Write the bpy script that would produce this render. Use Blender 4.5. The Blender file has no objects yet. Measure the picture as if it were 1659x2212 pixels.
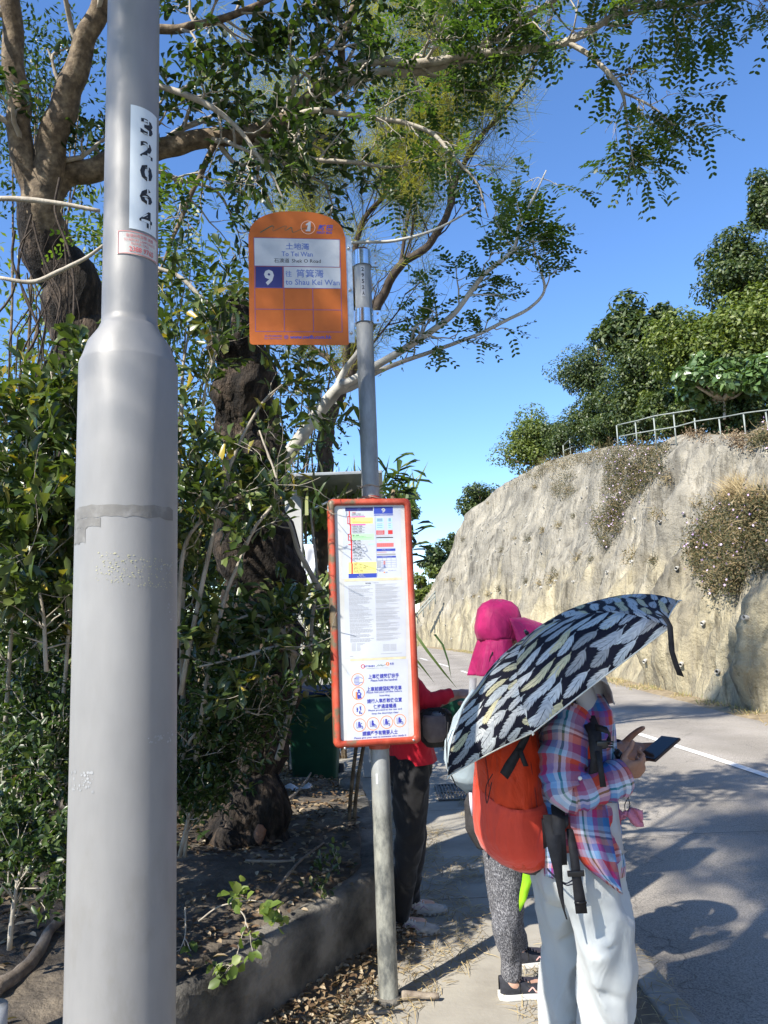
import bpy, bmesh, math, random
import numpy as np
from mathutils import Vector, Matrix, noise
from mathutils.bvhtree import BVHTree
random.seed(7)
RNG = np.random.default_rng(11)
R = math.radians
SC = bpy.context.scene
COL = SC.collection
V = Vector

# ------------------------------------------------------------ camera, sky, sun, exposure
PITCH, ROLL, LENS, CAMZ = R(8.57), R(-2.2), 26.4, 1.55
cam = bpy.data.cameras.new('camera')
cam.sensor_fit = 'VERTICAL'; cam.sensor_height = 36; cam.lens = LENS
cam.clip_start = 0.05; cam.clip_end = 3000
cam_o = bpy.data.objects.new('camera', cam); COL.objects.link(cam_o)
CAM_M = Matrix.Rotation(math.pi/2+PITCH, 3, 'X') @ Matrix.Rotation(ROLL, 3, 'Z')
CAM_C = V((0, 0, CAMZ))
cam_o.matrix_world = Matrix.Translation(CAM_C) @ CAM_M.to_4x4()
SC.camera = cam_o
SUN_AZ, SUN_EL = R(222), R(43)
world = bpy.data.worlds.new('World'); SC.world = world; world.use_nodes = True
wn = world.node_tree.nodes; wl = world.node_tree.links
sky = wn.new('ShaderNodeTexSky'); sky.sky_type = 'NISHITA'; sky.sun_disc = False
sky.sun_elevation = SUN_EL; sky.sun_rotation = SUN_AZ
sky.air_density = 1.0; sky.dust_density = 0.0; sky.ozone_density = 4.5; sky.altitude = 300
wn['Background'].inputs[1].default_value = 0.125
hsv = wn.new('ShaderNodeHueSaturation'); hsv.inputs['Saturation'].default_value = 1.12; hsv.inputs['Hue'].default_value = .505; hsv.inputs['Value'].default_value = 1.12
wl.new(sky.outputs[0], hsv.inputs['Color']); wl.new(hsv.outputs[0], wn['Background'].inputs[0])
sun = bpy.data.lights.new('sun', 'SUN'); sun.energy = 5.0; sun.angle = R(0.53); sun.color = (1, .94, .84)
sun_o = bpy.data.objects.new('sun', sun); COL.objects.link(sun_o)
TO_SUN = V((math.sin(SUN_AZ)*math.cos(SUN_EL), math.cos(SUN_AZ)*math.cos(SUN_EL), math.sin(SUN_EL)))
sun_o.rotation_euler = TO_SUN.to_track_quat('Z', 'Y').to_euler()
sun_o.location = (-20, -22, 30)
SC.view_settings.view_transform = 'Standard'; SC.view_settings.look = 'None'
SC.view_settings.exposure = 1.0; SC.view_settings.gamma = 1
SC.render.film_transparent = False
SC.cycles.max_bounces = 6; SC.cycles.transparent_max_bounces = 8

# ------------------------------------------------------------ pixel <-> world helpers (reference frame 1659 x 2212)
FPX = LENS/36*2212
def at(x, y, d):
    return CAM_M @ (V(((x-829.5)/FPX, -(y-1106)/FPX, -1))*d) + CAM_C
def ray(x, y): return (CAM_M @ V(((x-829.5)/FPX, -(y-1106)/FPX, -1))).normalized()
def ground(x, y, z=0):
    r = ray(x, y); return CAM_C + r*((z-CAMZ)/r.z)
def proj(w):
    v = CAM_M.transposed() @ (V(w)-CAM_C)
    return (829.5+FPX*v.x/-v.z, 1106-FPX*v.y/-v.z)

# ------------------------------------------------------------ object helpers
def tag(o, label=None, cat=None, group=None, kind=None):
    if label: o['label'] = label
    if cat: o['category'] = cat
    if group: o['group'] = group
    if kind: o['kind'] = kind
    return o
def empty(name, loc, label, cat, group=None, rz=0):
    o = bpy.data.objects.new(name, None); COL.objects.link(o)
    o.location = loc; o.rotation_euler = (0, 0, rz); o.empty_display_size = .1
    tag(o, label, cat, group); o['_inv'] = 1
    return o
def link(name, me, mats, parent=None, smooth=True, world=True):
    o = bpy.data.objects.new(name, me); COL.objects.link(o)
    for m in (mats if isinstance(mats, (list, tuple)) else [mats]): me.materials.append(m)
    if smooth and len(me.polygons): me.polygons.foreach_set('use_smooth', [True]*len(me.polygons))
    if parent is not None:
        o.parent = parent
        if world:
            if parent.type == 'EMPTY': o.matrix_parent_inverse = Matrix.LocRotScale(parent.location, parent.rotation_euler, parent.scale).inverted()
    return o
def mesh_from(verts, faces, name='m'):
    me = bpy.data.meshes.new(name); me.from_pydata([tuple(v) for v in verts], [], faces); me.update(); return me
def np_mesh(verts, nper, loops, rnd=None, uv=None):
    """verts (n,3); loops flat int array; nper: verts per face"""
    me = bpy.data.meshes.new('m')
    me.vertices.add(len(verts)); me.vertices.foreach_set('co', verts.astype(np.float32).ravel())
    me.loops.add(len(loops)); me.loops.foreach_set('vertex_index', loops.astype(np.int32))
    starts = np.concatenate([[0], np.cumsum(nper)[:-1]]).astype(np.int32)
    me.polygons.add(len(nper)); me.polygons.foreach_set('loop_start', starts)
    me.update(calc_edges=True)
    if rnd is not None:
        a = me.attributes.new('rnd', 'FLOAT', 'FACE'); a.data.foreach_set('value', rnd.astype(np.float32))
    return me

class MB:
    """mesh builder"""
    def __init__(s): s.v = []; s.f = []; s.uv = {}; s.mi = []
    def add(s, vs, fs, mi=0, uvs=None):
        b = len(s.v); s.v += [V(v) for v in vs]
        for i, f in enumerate(fs):
            s.f.append([b+k for k in f]); s.mi.append(mi)
            if uvs is not None: s.uv[len(s.f)-1] = uvs[i]
        return s
    def box(s, c, size, rot=None, mi=0, bev=0):
        hx, hy, hz = [k/2 for k in size]; c = V(c)
        if bev <= 0:
            vs = [V((x*hx, y*hy, z*hz)) for z in (-1, 1) for y in (-1, 1) for x in (-1, 1)]
            fs = [[0, 2, 3, 1], [4, 5, 7, 6], [0, 1, 5, 4], [2, 6, 7, 3], [0, 4, 6, 2], [1, 3, 7, 5]]
        else:
            bm = bmesh.new(); bmesh.ops.create_cube(bm, size=1)
            for v in bm.verts: v.co = V((v.co.x*size[0], v.co.y*size[1], v.co.z*size[2]))
            bmesh.ops.bevel(bm, geom=bm.edges[:], offset=bev, segments=3, affect='EDGES', profile=.5)
            vs = [v.co.copy() for v in bm.verts]; fs = [[v.index for v in f.verts] for f in bm.faces]; bm.free()
        if rot is not None: vs = [rot @ v for v in vs]
        return s.add([v+c for v in vs], fs, mi)
    def tube(s, pts, rad, n=10, mi=0, cap=True, uvk=1, ell=None, wob=0, seed=0, closed_round=False):
        pts = [V(p) for p in pts]; m = len(pts)
        if not hasattr(rad, '__len__'): rad = [rad]*m
        if closed_round:
            d0 = (pts[0]-pts[1]).normalized(); d1 = (pts[-1]-pts[-2]).normalized()
            r0, r1 = rad[0], rad[-1]
            pts = [pts[0]+d0*r0*.95, pts[0]+d0*r0*.7] + pts + [pts[-1]+d1*r1*.7, pts[-1]+d1*r1*.95]
            rad = [r0*.3, r0*.72] + list(rad) + [r1*.72, r1*.3]; m = len(pts)
        up = V((.31, .17, .93)); vs = []; fs = []; uvs = []; L = 0
        t = (pts[1]-pts[0]).normalized(); a = t.cross(up).normalized()
        rings = []
        for i in range(m):
            if i: L += (pts[i]-pts[i-1]).length
            t = (pts[min(i+1, m-1)]-pts[max(i-1, 0)]).normalized()
            a = (a-t*a.dot(t)).normalized(); b = t.cross(a)
            rings.append(L)
            for k in range(n):
                q = 2*math.pi*k/n
                r = rad[i]
                if wob: r *= 1+wob*noise.noise(V((math.cos(q)*1.3+seed, math.sin(q)*1.3, L/max(rad[0], .01)*.35)))
                vs.append(pts[i]+(a*math.cos(q)+b*math.sin(q))*r)
        for i in range(m-1):
            for k in range(n):
                k2 = (k+1) % n
                fs.append([i*n+k, i*n+k2, (i+1)*n+k2, (i+1)*n+k])
                c = 2*math.pi*rad[0]*uvk
                uvs.append([(k/n*c, rings[i]), ((k+1)/n*c, rings[i]), ((k+1)/n*c, rings[i+1]), (k/n*c, rings[i+1])])
        if cap:
            fs.append(list(range(n))[::-1]); uvs.append([(0, 0)]*n)
            fs.append([(m-1)*n+k for k in range(n)]); uvs.append([(0, 0)]*n)
        return s.add(vs, fs, mi, uvs)
    def cyl(s, c, r, h, n=24, axis=V((0, 0, 1)), mi=0, r2=None):
        axis = V(axis).normalized(); c = V(c)
        return s.tube([c-axis*h/2, c+axis*h/2], [r, r if r2 is None else r2], n, mi)
    def lathe(s, prof, n=32, c=(0, 0, 0), mi=0):
        c = V(c); m = len(prof); vs = []; fs = []
        for r, z in prof:
            for k in range(n): q = 2*math.pi*k/n; vs.append(c+V((r*math.cos(q), r*math.sin(q), z)))
        for i in range(m-1):
            for k in range(n): k2 = (k+1) % n; fs.append([i*n+k, i*n+k2, (i+1)*n+k2, (i+1)*n+k])
        return s.add(vs, fs, mi)
    def ball(s, c, r, n=12, rot=None, mi=0):
        c = V(c); r = r if hasattr(r, '__len__') else (r, r, r); vs = []; fs = []; m = max(6, n//2+2)
        for i in range(m+1):
            th = math.pi*i/m
            for k in range(n):
                q = 2*math.pi*k/n
                v = V((math.sin(th)*math.cos(q)*r[0], math.sin(th)*math.sin(q)*r[1], math.cos(th)*r[2]))
                vs.append((rot @ v if rot else v)+c)
        for i in range(m):
            for k in range(n): k2 = (k+1) % n; fs.append([i*n+k, (i+1)*n+k, (i+1)*n+k2, i*n+k2])
        return s.add(vs, fs, mi)
    def loft(s, secs, n=32, mi=0, cap=True, uvw=1.0, fold=0, fk=7, seed=0, pw=2.0):
        """secs: (centre, rx, ry, yaw); stacked elliptical rings; uv in metres"""
        vs = []; fs = []; uvs = []; L = 0; Ls = []
        for i, (c, rx, ry, yw) in enumerate(secs):
            c = V(c)
            if i: L += (c-V(secs[i-1][0])).length
            Ls.append(L)
            for k in range(n):
                q = 2*math.pi*k/n; cq, sq = math.cos(q), math.sin(q)
                ex = 2/pw
                x = rx*math.copysign(abs(cq)**ex, cq); y = ry*math.copysign(abs(sq)**ex, sq)
                f = 1+fold*noise.noise(V((cq*fk*.3+seed, sq*fk*.3, L*fk)))
                x, y = x*f, y*f
                vs.append(c+V((x*math.cos(yw)-y*math.sin(yw), x*math.sin(yw)+y*math.cos(yw), 0)))
        m = len(secs); per = 2*math.pi*max(max(a[1], a[2]) for a in secs)*.85*uvw
        for i in range(m-1):
            for k in range(n):
                k2 = (k+1) % n; fs.append([i*n+k, i*n+k2, (i+1)*n+k2, (i+1)*n+k])
                uvs.append([(k/n*per, Ls[i]), ((k+1)/n*per, Ls[i]), ((k+1)/n*per, Ls[i+1]), (k/n*per, Ls[i+1])])
        if cap:
            fs.append(list(range(n))[::-1]); uvs.append([(0, 0)]*n)
            fs.append([(m-1)*n+k for k in range(n)]); uvs.append([(0, 0)]*n)
        return s.add(vs, fs, mi, uvs)
    def sheet(s, grid, mi=0, uvs=None, thick=0, closed=False):
        """grid[i][j] of points -> quads; thick: solidify"""
        m, n = len(grid), len(grid[0]); vs = [V(p) for row in grid for p in row]; fs = []; U = []
        for i in range(m-1):
            for j in range(n-1):
                fs.append([i*n+j, i*n+j+1, (i+1)*n+j+1, (i+1)*n+j])
                if uvs: U.append([uvs[i][j], uvs[i][j+1], uvs[i+1][j+1], uvs[i+1][j]])
        if thick:
            nr = [V((0, 0, 0)) for _ in vs]
            for f in fs:
                a = (vs[f[1]]-vs[f[0]]).cross(vs[f[3]]-vs[f[0]])
                for k in f: nr[k] += a
            b = len(vs); vs += [v-q.normalized()*thick for v, q in zip(vs, nr)]
            fs2 = [[b+k for k in f[::-1]] for f in fs]; U2 = [u[::-1] for u in U]
            rim = [(0, j) for j in range(n)]+[(i, n-1) for i in range(1, m)]+[(m-1, j) for j in range(n-2, -1, -1)]+[(i, 0) for i in range(m-2, 0, -1)]
            ids = [i*n+j for i, j in rim]; ru = [uvs[i][j] for i, j in rim] if uvs else None
            fr = []; UR = []
            for k in range(len(ids)):
                a, c = ids[k], ids[(k+1) % len(ids)]
                fr.append([c, a, b+a, b+c])
                if uvs: UR.append([ru[(k+1) % len(ids)], ru[k], ru[k], ru[(k+1) % len(ids)]])
            fs = fs+fs2+fr; U = U+U2+UR
        return s.add(vs, fs, mi, U if uvs else None)
    def strap(s, pts, w, th, side, mi=0):
        """flat strap along pts; side = width direction"""
        g = []; pts = [V(p) for p in pts]; side = V(side).normalized()
        for i, p in enumerate(pts):
            ww = w[i] if hasattr(w, '__len__') else w
            g.append([p-side*ww/2, p+side*ww/2])
        return s.sheet(g, mi, thick=th)
    def mesh(s):
        me = mesh_from(s.v, s.f)
        if any(s.mi): me.polygons.foreach_set('material_index', s.mi)
        if s.uv:
            ul = me.uv_layers.new(name='UVMap')
            for i, p in enumerate(me.polygons):
                if i in s.uv:
                    for li, u in zip(p.loop_indices, s.uv[i]): ul.data[li].uv = u
        return me
    def build(s, name, mats, parent=None, smooth=True, bevel=0, world=True, auto=None):
        o = link(name, s.mesh(), mats, parent, smooth, world)
        if auto: autosmooth(o, auto)
        return o
def autosmooth(o, deg=35):
    me = o.data; bm = bmesh.new(); bm.from_mesh(me)
    for e in bm.edges:
        if len(e.link_faces) == 2 and e.calc_face_angle(0) > R(deg): e.smooth = False
    bm.to_mesh(me); bm.free(); return o
def remesh(me, voxel, smooth_it=2):
    o = bpy.data.objects.new('tmp', me); COL.objects.link(o)
    m = o.modifiers.new('r', 'REMESH'); m.mode = 'VOXEL'; m.voxel_size = voxel
    if smooth_it: sm = o.modifiers.new('s', 'SMOOTH'); sm.factor = .5; sm.iterations = smooth_it
    dg = bpy.context.evaluated_depsgraph_get()
    out = bpy.data.meshes.new_from_object(o.evaluated_get(dg))
    bpy.data.objects.remove(o); return out
def catmull(P, k=6):
    P = [V(p) for p in P]
    if len(P) < 3: return [P[0].lerp(P[1], i/k) for i in range(k+1)]
    Q = [P[0]*2-P[1]]+P+[P[-1]*2-P[-2]]; out = []
    for i in range(1, len(Q)-2):
        a, b, c, d = Q[i-1:i+3]
        for j in range(k):
            t = j/k
            out.append(.5*((2*b)+(c-a)*t+(2*a-5*b+4*c-d)*t*t+(3*b-a-3*c+d)*t**3))
    out.append(P[-1]); return out
def lerpl(L, n):
    m = len(L); return [L[min(int(i/(n-1)*(m-1)), m-2)]*(1-(i/(n-1)*(m-1)-min(int(i/(n-1)*(m-1)), m-2)))+L[min(int(i/(n-1)*(m-1)), m-2)+1]*(i/(n-1)*(m-1)-min(int(i/(n-1)*(m-1)), m-2)) for i in range(n)]

# ------------------------------------------------------------ materials
def nmat(name):
    m = bpy.data.materials.new(name); m.use_nodes = True
    nt = m.node_tree; return m, nt, nt.nodes, nt.links, nt.nodes['Principled BSDF']
def ramp(nt, stops, interp='LINEAR'):
    r = nt.nodes.new('ShaderNodeValToRGB'); cr = r.color_ramp; cr.interpolation = interp
    while len(cr.elements) < len(stops): cr.elements.new(.5)
    for e, (p, c) in zip(cr.elements, stops): e.position = p; e.color = (*c, 1) if len(c) == 3 else c
    return r
def texco(nt, scale=(1, 1, 1), kind='Object'):
    tc = nt.nodes.new('ShaderNodeTexCoord'); mp = nt.nodes.new('ShaderNodeMapping')
    mp.inputs['Scale'].default_value = scale
    nt.links.new(tc.outputs[kind], mp.inputs[0]); return mp.outputs[0]
def noisetex(nt, vec, scale, detail=4, rough=.6, dist=0):
    n = nt.nodes.new('ShaderNodeTexNoise'); n.inputs['Scale'].default_value = scale
    n.inputs['Detail'].default_value = detail; n.inputs['Roughness'].default_value = rough; n.inputs['Distortion'].default_value = dist
    nt.links.new(vec, n.inputs['Vector']); return n.outputs['Fac']
def bump(nt, bsdf, fac, strength=.3, dist=.01):
    b = nt.nodes.new('ShaderNodeBump'); b.inputs['Strength'].default_value = strength; b.inputs['Distance'].default_value = dist
    nt.links.new(fac, b.inputs['Height']); nt.links.new(b.outputs[0], bsdf.inputs['Normal']); return b
def mix(nt, fac, a, b, mode='MIX'):
    m = nt.nodes.new('ShaderNodeMix'); m.data_type = 'RGBA'; m.blend_type = mode
    for s, v in ((m.inputs[0], fac), (m.inputs[6], a), (m.inputs[7], b)):
        if isinstance(v, (int, float)): s.default_value = v
        elif isinstance(v, (tuple, list)): s.default_value = (*v, 1) if len(v) == 3 else v
        else: nt.links.new(v, s)
    return m.outputs[2]
def math_(nt, op, a, b=0.0):
    m = nt.nodes.new('ShaderNodeMath'); m.operation = op
    for s, v in ((m.inputs[0], a), (m.inputs[1], b)):
        if isinstance(v, (int, float)): s.default_value = v
        else: nt.links.new(v, s)
    return m.outputs[0]
def flat(name, c, rough=.6, metal=0, spec=.5):
    m, nt, N, L, b = nmat(name); b.inputs['Base Color'].default_value = (*c, 1)
    b.inputs['Roughness'].default_value = rough; b.inputs['Metallic'].default_value = metal; b.inputs['Specular IOR Level'].default_value = spec
    return m
def noisy(name, c1, c2, scale=5, rough=.7, bs=.3, bd=.01, bscale=None, metal=0, stretch=(1, 1, 1), spec=.4, detail=5, lo=.3, hi=.7, c3=None):
    m, nt, N, L, b = nmat(name); v = texco(nt, stretch)
    f = noisetex(nt, v, scale, detail)
    st = [(lo, c1), (hi, c2)] if c3 is None else [(lo, c1), ((lo+hi)/2, c3), (hi, c2)]
    r = ramp(nt, st); L.new(f, r.inputs[0]); L.new(r.outputs[0], b.inputs['Base Color'])
    b.inputs['Roughness'].default_value = rough; b.inputs['Metallic'].default_value = metal; b.inputs['Specular IOR Level'].default_value = spec
    if bs: bump(nt, b, noisetex(nt, v, bscale or scale*4, 6), bs, bd)
    return m
def leafmat(name, cols, trans=.35, rough=.42, spec=.5):
    m, nt, N, L, b = nmat(name)
    a = N.new('ShaderNodeAttribute'); a.attribute_name = 'rnd'
    r = ramp(nt, cols); L.new(a.outputs['Fac'], r.inputs[0])
    L.new(r.outputs[0], b.inputs['Base Color']); b.inputs['Roughness'].default_value = rough; b.inputs['Specular IOR Level'].default_value = spec
    t = N.new('ShaderNodeBsdfTranslucent')
    tc = mix(nt, 1.0, r.outputs[0], (1.5, 1.6, .5), 'MULTIPLY'); L.new(tc, t.inputs[0])
    ms = N.new('ShaderNodeMixShader'); ms.inputs[0].default_value = trans
    L.new(b.outputs[0], ms.inputs[1]); L.new(t.outputs[0], ms.inputs[2]); L.new(ms.outputs[0], N['Material Output'].inputs[0])
    return m
def clothmat(name, c, rough=.85, var=.15, scale=12, weave=900, trans=0, bs=.35, bd=.02):
    m, nt, N, L, b = nmat(name); v = texco(nt)
    f = noisetex(nt, v, scale, 3)
    r = ramp(nt, [(.3, tuple(k*(1-var) for k in c)), (.7, tuple(min(1, k*(1+var)) for k in c))]); L.new(f, r.inputs[0])
    L.new(r.outputs[0], b.inputs['Base Color']); b.inputs['Roughness'].default_value = rough; b.inputs['Specular IOR Level'].default_value = .25
    b.inputs['Sheen Weight'].default_value = .15
    bump(nt, b, noisetex(nt, texco(nt, (1, 1, .45)), scale*1.4, 3, .5, 1.2), bs, bd)
    if trans:
        t = N.new('ShaderNodeBsdfTranslucent'); L.new(r.outputs[0], t.inputs[0])
        ms = N.new('ShaderNodeMixShader'); ms.inputs[0].default_value = trans
        L.new(b.outputs[0], ms.inputs[1]); L.new(t.outputs[0], ms.inputs[2]); L.new(ms.outputs[0], N['Material Output'].inputs[0])
    return m

# ------------------------------------------------------------ foliage helpers
T_OVAL = (np.array([[0, 0, 0], [.36, 0, .0], [.72, 0, -.01], [1, 0, -.07], [.3, .46, .12], [.7, .42, .08], [.3, -.46, .12], [.7, -.42, .08]]),
          [[0, 1, 4], [1, 2, 5, 4], [2, 3, 5], [0, 6, 1], [1, 6, 7, 2], [2, 7, 3]])
T_OBOV = (np.array([[0, 0, 0], [.4, 0, .0], [.78, 0, -.03], [1, 0, -.1], [.4, .3, .08], [.8, .46, .04], [.4, -.3, .08], [.8, -.46, .04]]),
          [[0, 1, 4], [1, 2, 5, 4], [2, 3, 5], [0, 6, 1], [1, 6, 7, 2], [2, 7, 3]])
T_LEAFLET = (np.array([[0, 0, 0], [.25, .42, .05], [.75, .44, .03], [1, 0, -.04], [.75, -.44, .03], [.25, -.42, .05]]), [[0, 1, 2, 3, 4, 5]])
T_SIMPLE = (np.array([[0, 0, 0], [.45, .5, .05], [1, 0, -.05], [.45, -.5, .05]]), [[0, 1, 2, 3]])
T_BLADE = (np.array([[0, -.5, 0], [0, .5, 0], [.35, .45, .1], [.35, -.45, .1], [.7, .3, .0], [.7, -.3, .0], [1, 0, -.2]]), [[0, 1, 2, 3], [3, 2, 4, 5], [5, 4, 6]])
T_HEART = (np.array([[0, 0, 0], [-.12, .28, .02], [.2, .5, .06], [.6, .33, .02], [1, 0, -.12], [.6, -.33, .02], [.2, -.5, .06], [-.12, -.28, .02], [.4, 0, -.03]]),
           [[0, 1, 2, 8], [8, 2, 3, 4], [0, 8, 6, 7], [8, 4, 5, 6]])
T_NEEDLE = (np.array([[0, -.5, 0], [0, .5, 0], [.5, .4, -.03], [.5, -.4, -.03], [1, 0, -.22]]), [[0, 1, 2, 3], [3, 2, 4]])
def unit(a): return a/np.maximum(np.linalg.norm(a, axis=1, keepdims=True), 1e-9)
def leafmesh(pos, dr, nr, L, W, tmpl=T_OVAL, rnd=None):
    pos = np.asarray(pos, float); dr = unit(np.asarray(dr, float)); nr = np.asarray(nr, float)
    n = len(pos); L = np.broadcast_to(L, n)[:, None, None]; W = np.broadcast_to(W, n)[:, None, None]
    side = unit(np.cross(nr, dr)); nr = np.cross(dr, side)
    t, fs = tmpl; k = len(t)
    P = pos[:, None, :]+dr[:, None, :]*(t[None, :, 0:1]*L)+side[:, None, :]*(t[None, :, 1:2]*W)+nr[:, None, :]*(t[None, :, 2:3]*L)
    loops1 = np.concatenate([np.array(f) for f in fs]); nper1 = np.array([len(f) for f in fs])
    loops = (loops1[None, :]+np.arange(n)[:, None]*k).ravel(); nper = np.tile(nper1, n)
    if rnd is None: rnd = RNG.random(n)
    return np_mesh(P.reshape(-1, 3), nper, loops, np.repeat(rnd, len(fs)))
def rdir(n): return unit(RNG.normal(size=(n, 3)))
def pinnate(pos, dr, nr, rach, npair, ll, lw, droop=.15):
    """expand rachis arrays to leaflets; returns arrays"""
    pos = np.asarray(pos, float); dr = unit(np.asarray(dr, float)); side = unit(np.cross(np.asarray(nr, float), dr)); nr = np.cross(dr, side)
    P = []; D = []; Nn = []; Q = []; n = len(pos); rr = np.broadcast_to(rach, n)[:, None]; tone = RNG.random(n)
    for k in range(npair):
        u = (k+.8)/npair; keep = RNG.random(n) > .08
        p = pos+dr*(rr*u)-np.array([0, 0, 1])*rr*droop*u*u
        for sgn in (-1, 1):
            d = side*sgn*.92+dr*.45+RNG.normal(size=(n, 3))*.13
            P.append(p[keep]); D.append(d[keep]); Nn.append((nr+RNG.normal(size=(n, 3))*.22)[keep]); Q.append(np.clip(tone*.6+RNG.random(n)*.4, 0, 1)[keep])
    P = np.concatenate(P); D = np.concatenate(D); Nn = np.concatenate(Nn); Q = np.concatenate(Q)
    return leafmesh(P, D, Nn, ll*RNG.uniform(.8, 1.15, len(P)), lw, T_LEAFLET, Q)
def rotv(v, ang):
    """random direction at angle ang from v"""
    v = V(v).normalized(); a = v.orthogonal().normalized(); b = v.cross(a); q = random.random()*2*math.pi
    return (v*math.cos(ang)+(a*math.cos(q)+b*math.sin(q))*math.sin(ang)).normalized()
def twigs(line, rads, n, ln, ang=(R(35), R(70)), bias=V((0, 0, 0)), t0=.15, sub=2, wig=.25, sublen=.5, rr=.45):
    """grow twigs off a polyline; returns list of (pts, r0) and leaf anchors (pos, dir)"""
    tw = []; an = []
    def one(p, d, L, r, lev):
        k = 5; pts = [p]; q = d
        for i in range(k):
            q = (q+V([random.gauss(0, wig) for _ in range(3)])+bias*.25).normalized(); p = p+q*(L/k); pts.append(p)
            if lev > 0 and i >= 1 and random.random() < .8: one(p, rotv(q, random.uniform(*ang)), L*sublen*random.uniform(.6, 1.2), r*.5, lev-1)
            if i >= 1 and lev <= 1: an.append((p, rotv(q, random.uniform(.3, 1.0))))
        an.append((p, q)); tw.append((pts, r))
    m = len(line)
    for _ in range(n):
        t = t0+(1-t0)*random.random(); i = min(int(t*(m-1)), m-2); f = t*(m-1)-i
        p = line[i].lerp(line[i+1], f); d = rotv(line[i+1]-line[i], random.uniform(*ang))
        d = (d+bias*.6).normalized(); r = (rads[i]*(1-f)+rads[i+1]*f)*rr
        one(p, d, ln*random.uniform(.6, 1.3), max(min(r, .02), .0025), sub)
    return tw, an
def in_view(w, px0=-60, px1=1720, py0=-60, py1=2270):
    x, y = proj(w); return px0 < x < px1 and py0 < y < py1
# ============================================================ SETTING
def interp(tab):
    ys = [a for a, b in tab]; xs = [b for a, b in tab]
    def f(y): return float(np.interp(y, ys, xs))
    return lambda y: (f(y-1.5)+f(y)*2+f(y+1.5))/4
footx = interp([(-14, 6.7), (0, 6.2), (8, 5.95), (12, 5.9), (22, 5.95), (30, 5.6), (37, 5.05), (46, 4.0), (56, 2.5), (66, 0), (80, -5)])
midx = interp([(-14, 3.9), (0, 3.9), (7.5, 3.75), (11, 3.35), (20, 2.8), (28, 2.25), (36, 1.5), (46, .4), (56, -1.2), (66, -4), (80, -9)])
kerbx = interp([(-14, 1.2), (0, 1.17), (4, 1.15), (9, 1.0), (14, .55), (20, -.1), (28, -1.0), (36, -2.0), (46, -3.4), (56, -5), (66, -8), (80, -13)])
ROADZ = -.10
# ground sheet
g = MB(); N_ = 24
g.add([(-400, -400, -.13), (400, -400, -.13), (400, 400, -.13), (-400, 400, -.13)], [[0, 1, 2, 3]])
tag(g.build('ground', noisy('earth', (.09, .075, .055), (.16, .13, .1), 3, .95, .5, .02)), kind='structure')

# asphalt
m, nt, N, L, b = nmat('asphalt'); v = texco(nt)
f1 = noisetex(nt, v, .7, 5); f2 = noisetex(nt, v, 120, 3, .8)
r1 = ramp(nt, [(.3, (.24, .218, .19)), (.5, (.30, .275, .24)), (.7, (.36, .33, .295))]); L.new(f1, r1.inputs[0])
r2 = ramp(nt, [(.36, (.45, .45, .45)), (.5, (1, 1, 1)), (.66, (1.35, 1.33, 1.3))]); L.new(f2, r2.inputs[0])
wv = N.new('ShaderNodeTexWave'); wv.inputs['Scale'].default_value = .22; wv.inputs['Distortion'].default_value = 1.5; wv.bands_direction = 'X'; L.new(v, wv.inputs[0])
r3 = ramp(nt, [(.0, (.86, .86, .86)), (1, (1.04, 1.04, 1.04))]); L.new(wv.outputs['Fac'], r3.inputs[0])
c = mix(nt, 1, mix(nt, 1, r1.outputs[0], r2.outputs[0], 'MULTIPLY'), r3.outputs[0], 'MULTIPLY')
vc = N.new('ShaderNodeTexVoronoi'); vc.feature = 'DISTANCE_TO_EDGE'; vc.inputs['Scale'].default_value = .42
dn = N.new('ShaderNodeTexNoise'); dn.inputs['Scale'].default_value = 2.5; L.new(v, dn.inputs['Vector'])
va = N.new('ShaderNodeVectorMath'); va.operation = 'ADD'; L.new(v, va.inputs[0]); L.new(dn.outputs['Color'], va.inputs[1]); L.new(va.outputs[0], vc.inputs['Vector'])
rc = ramp(nt, [(.0, (.62, .62, .62)), (.004, (1, 1, 1))]); L.new(vc.outputs['Distance'], rc.inputs[0])
c = mix(nt, 1, c, rc.outputs[0], 'MULTIPLY'); L.new(c, b.inputs['Base Color']); b.inputs['Roughness'].default_value = .85
b.inputs['Specular IOR Level'].default_value = .25
bump(nt, b, f2, .45, .004); ASPHALT = m
rd = MB(); ys = [-14+i*.5 for i in range(189)]
rd.sheet([[(kerbx(y)-.02, y, ROADZ), (midx(y)-1, y, ROADZ+.02), (midx(y), y, ROADZ+.03), (midx(y)+1.2, y, ROADZ+.02), (footx(y)+.6, y, ROADZ)][::-1] for y in ys])
tag(rd.build('road', ASPHALT), kind='structure')
pj = ground(1450, 1812, ROADZ); jt = MB(); g = []
for i in range(60): x = kerbx(pj.y)+i*.075; w = .004+.003*noise.noise(V((x*5, 0, 0))); y = pj.y+.02*noise.noise(V((x*2, 7, 0)))+.01*noise.noise(V((x*9, 7, 0))); g.append([(x, y-w, ROADZ+.004+.02*min(1, i/20)+.008), (x, y+w, ROADZ+.004+.02*min(1, i/20)+.008)])
jt.sheet([r_[::-1] for r_ in g]); tag(jt.build('road_joint', flat('tar_joint', (.03, .028, .026), .8)), kind='structure')
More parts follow.
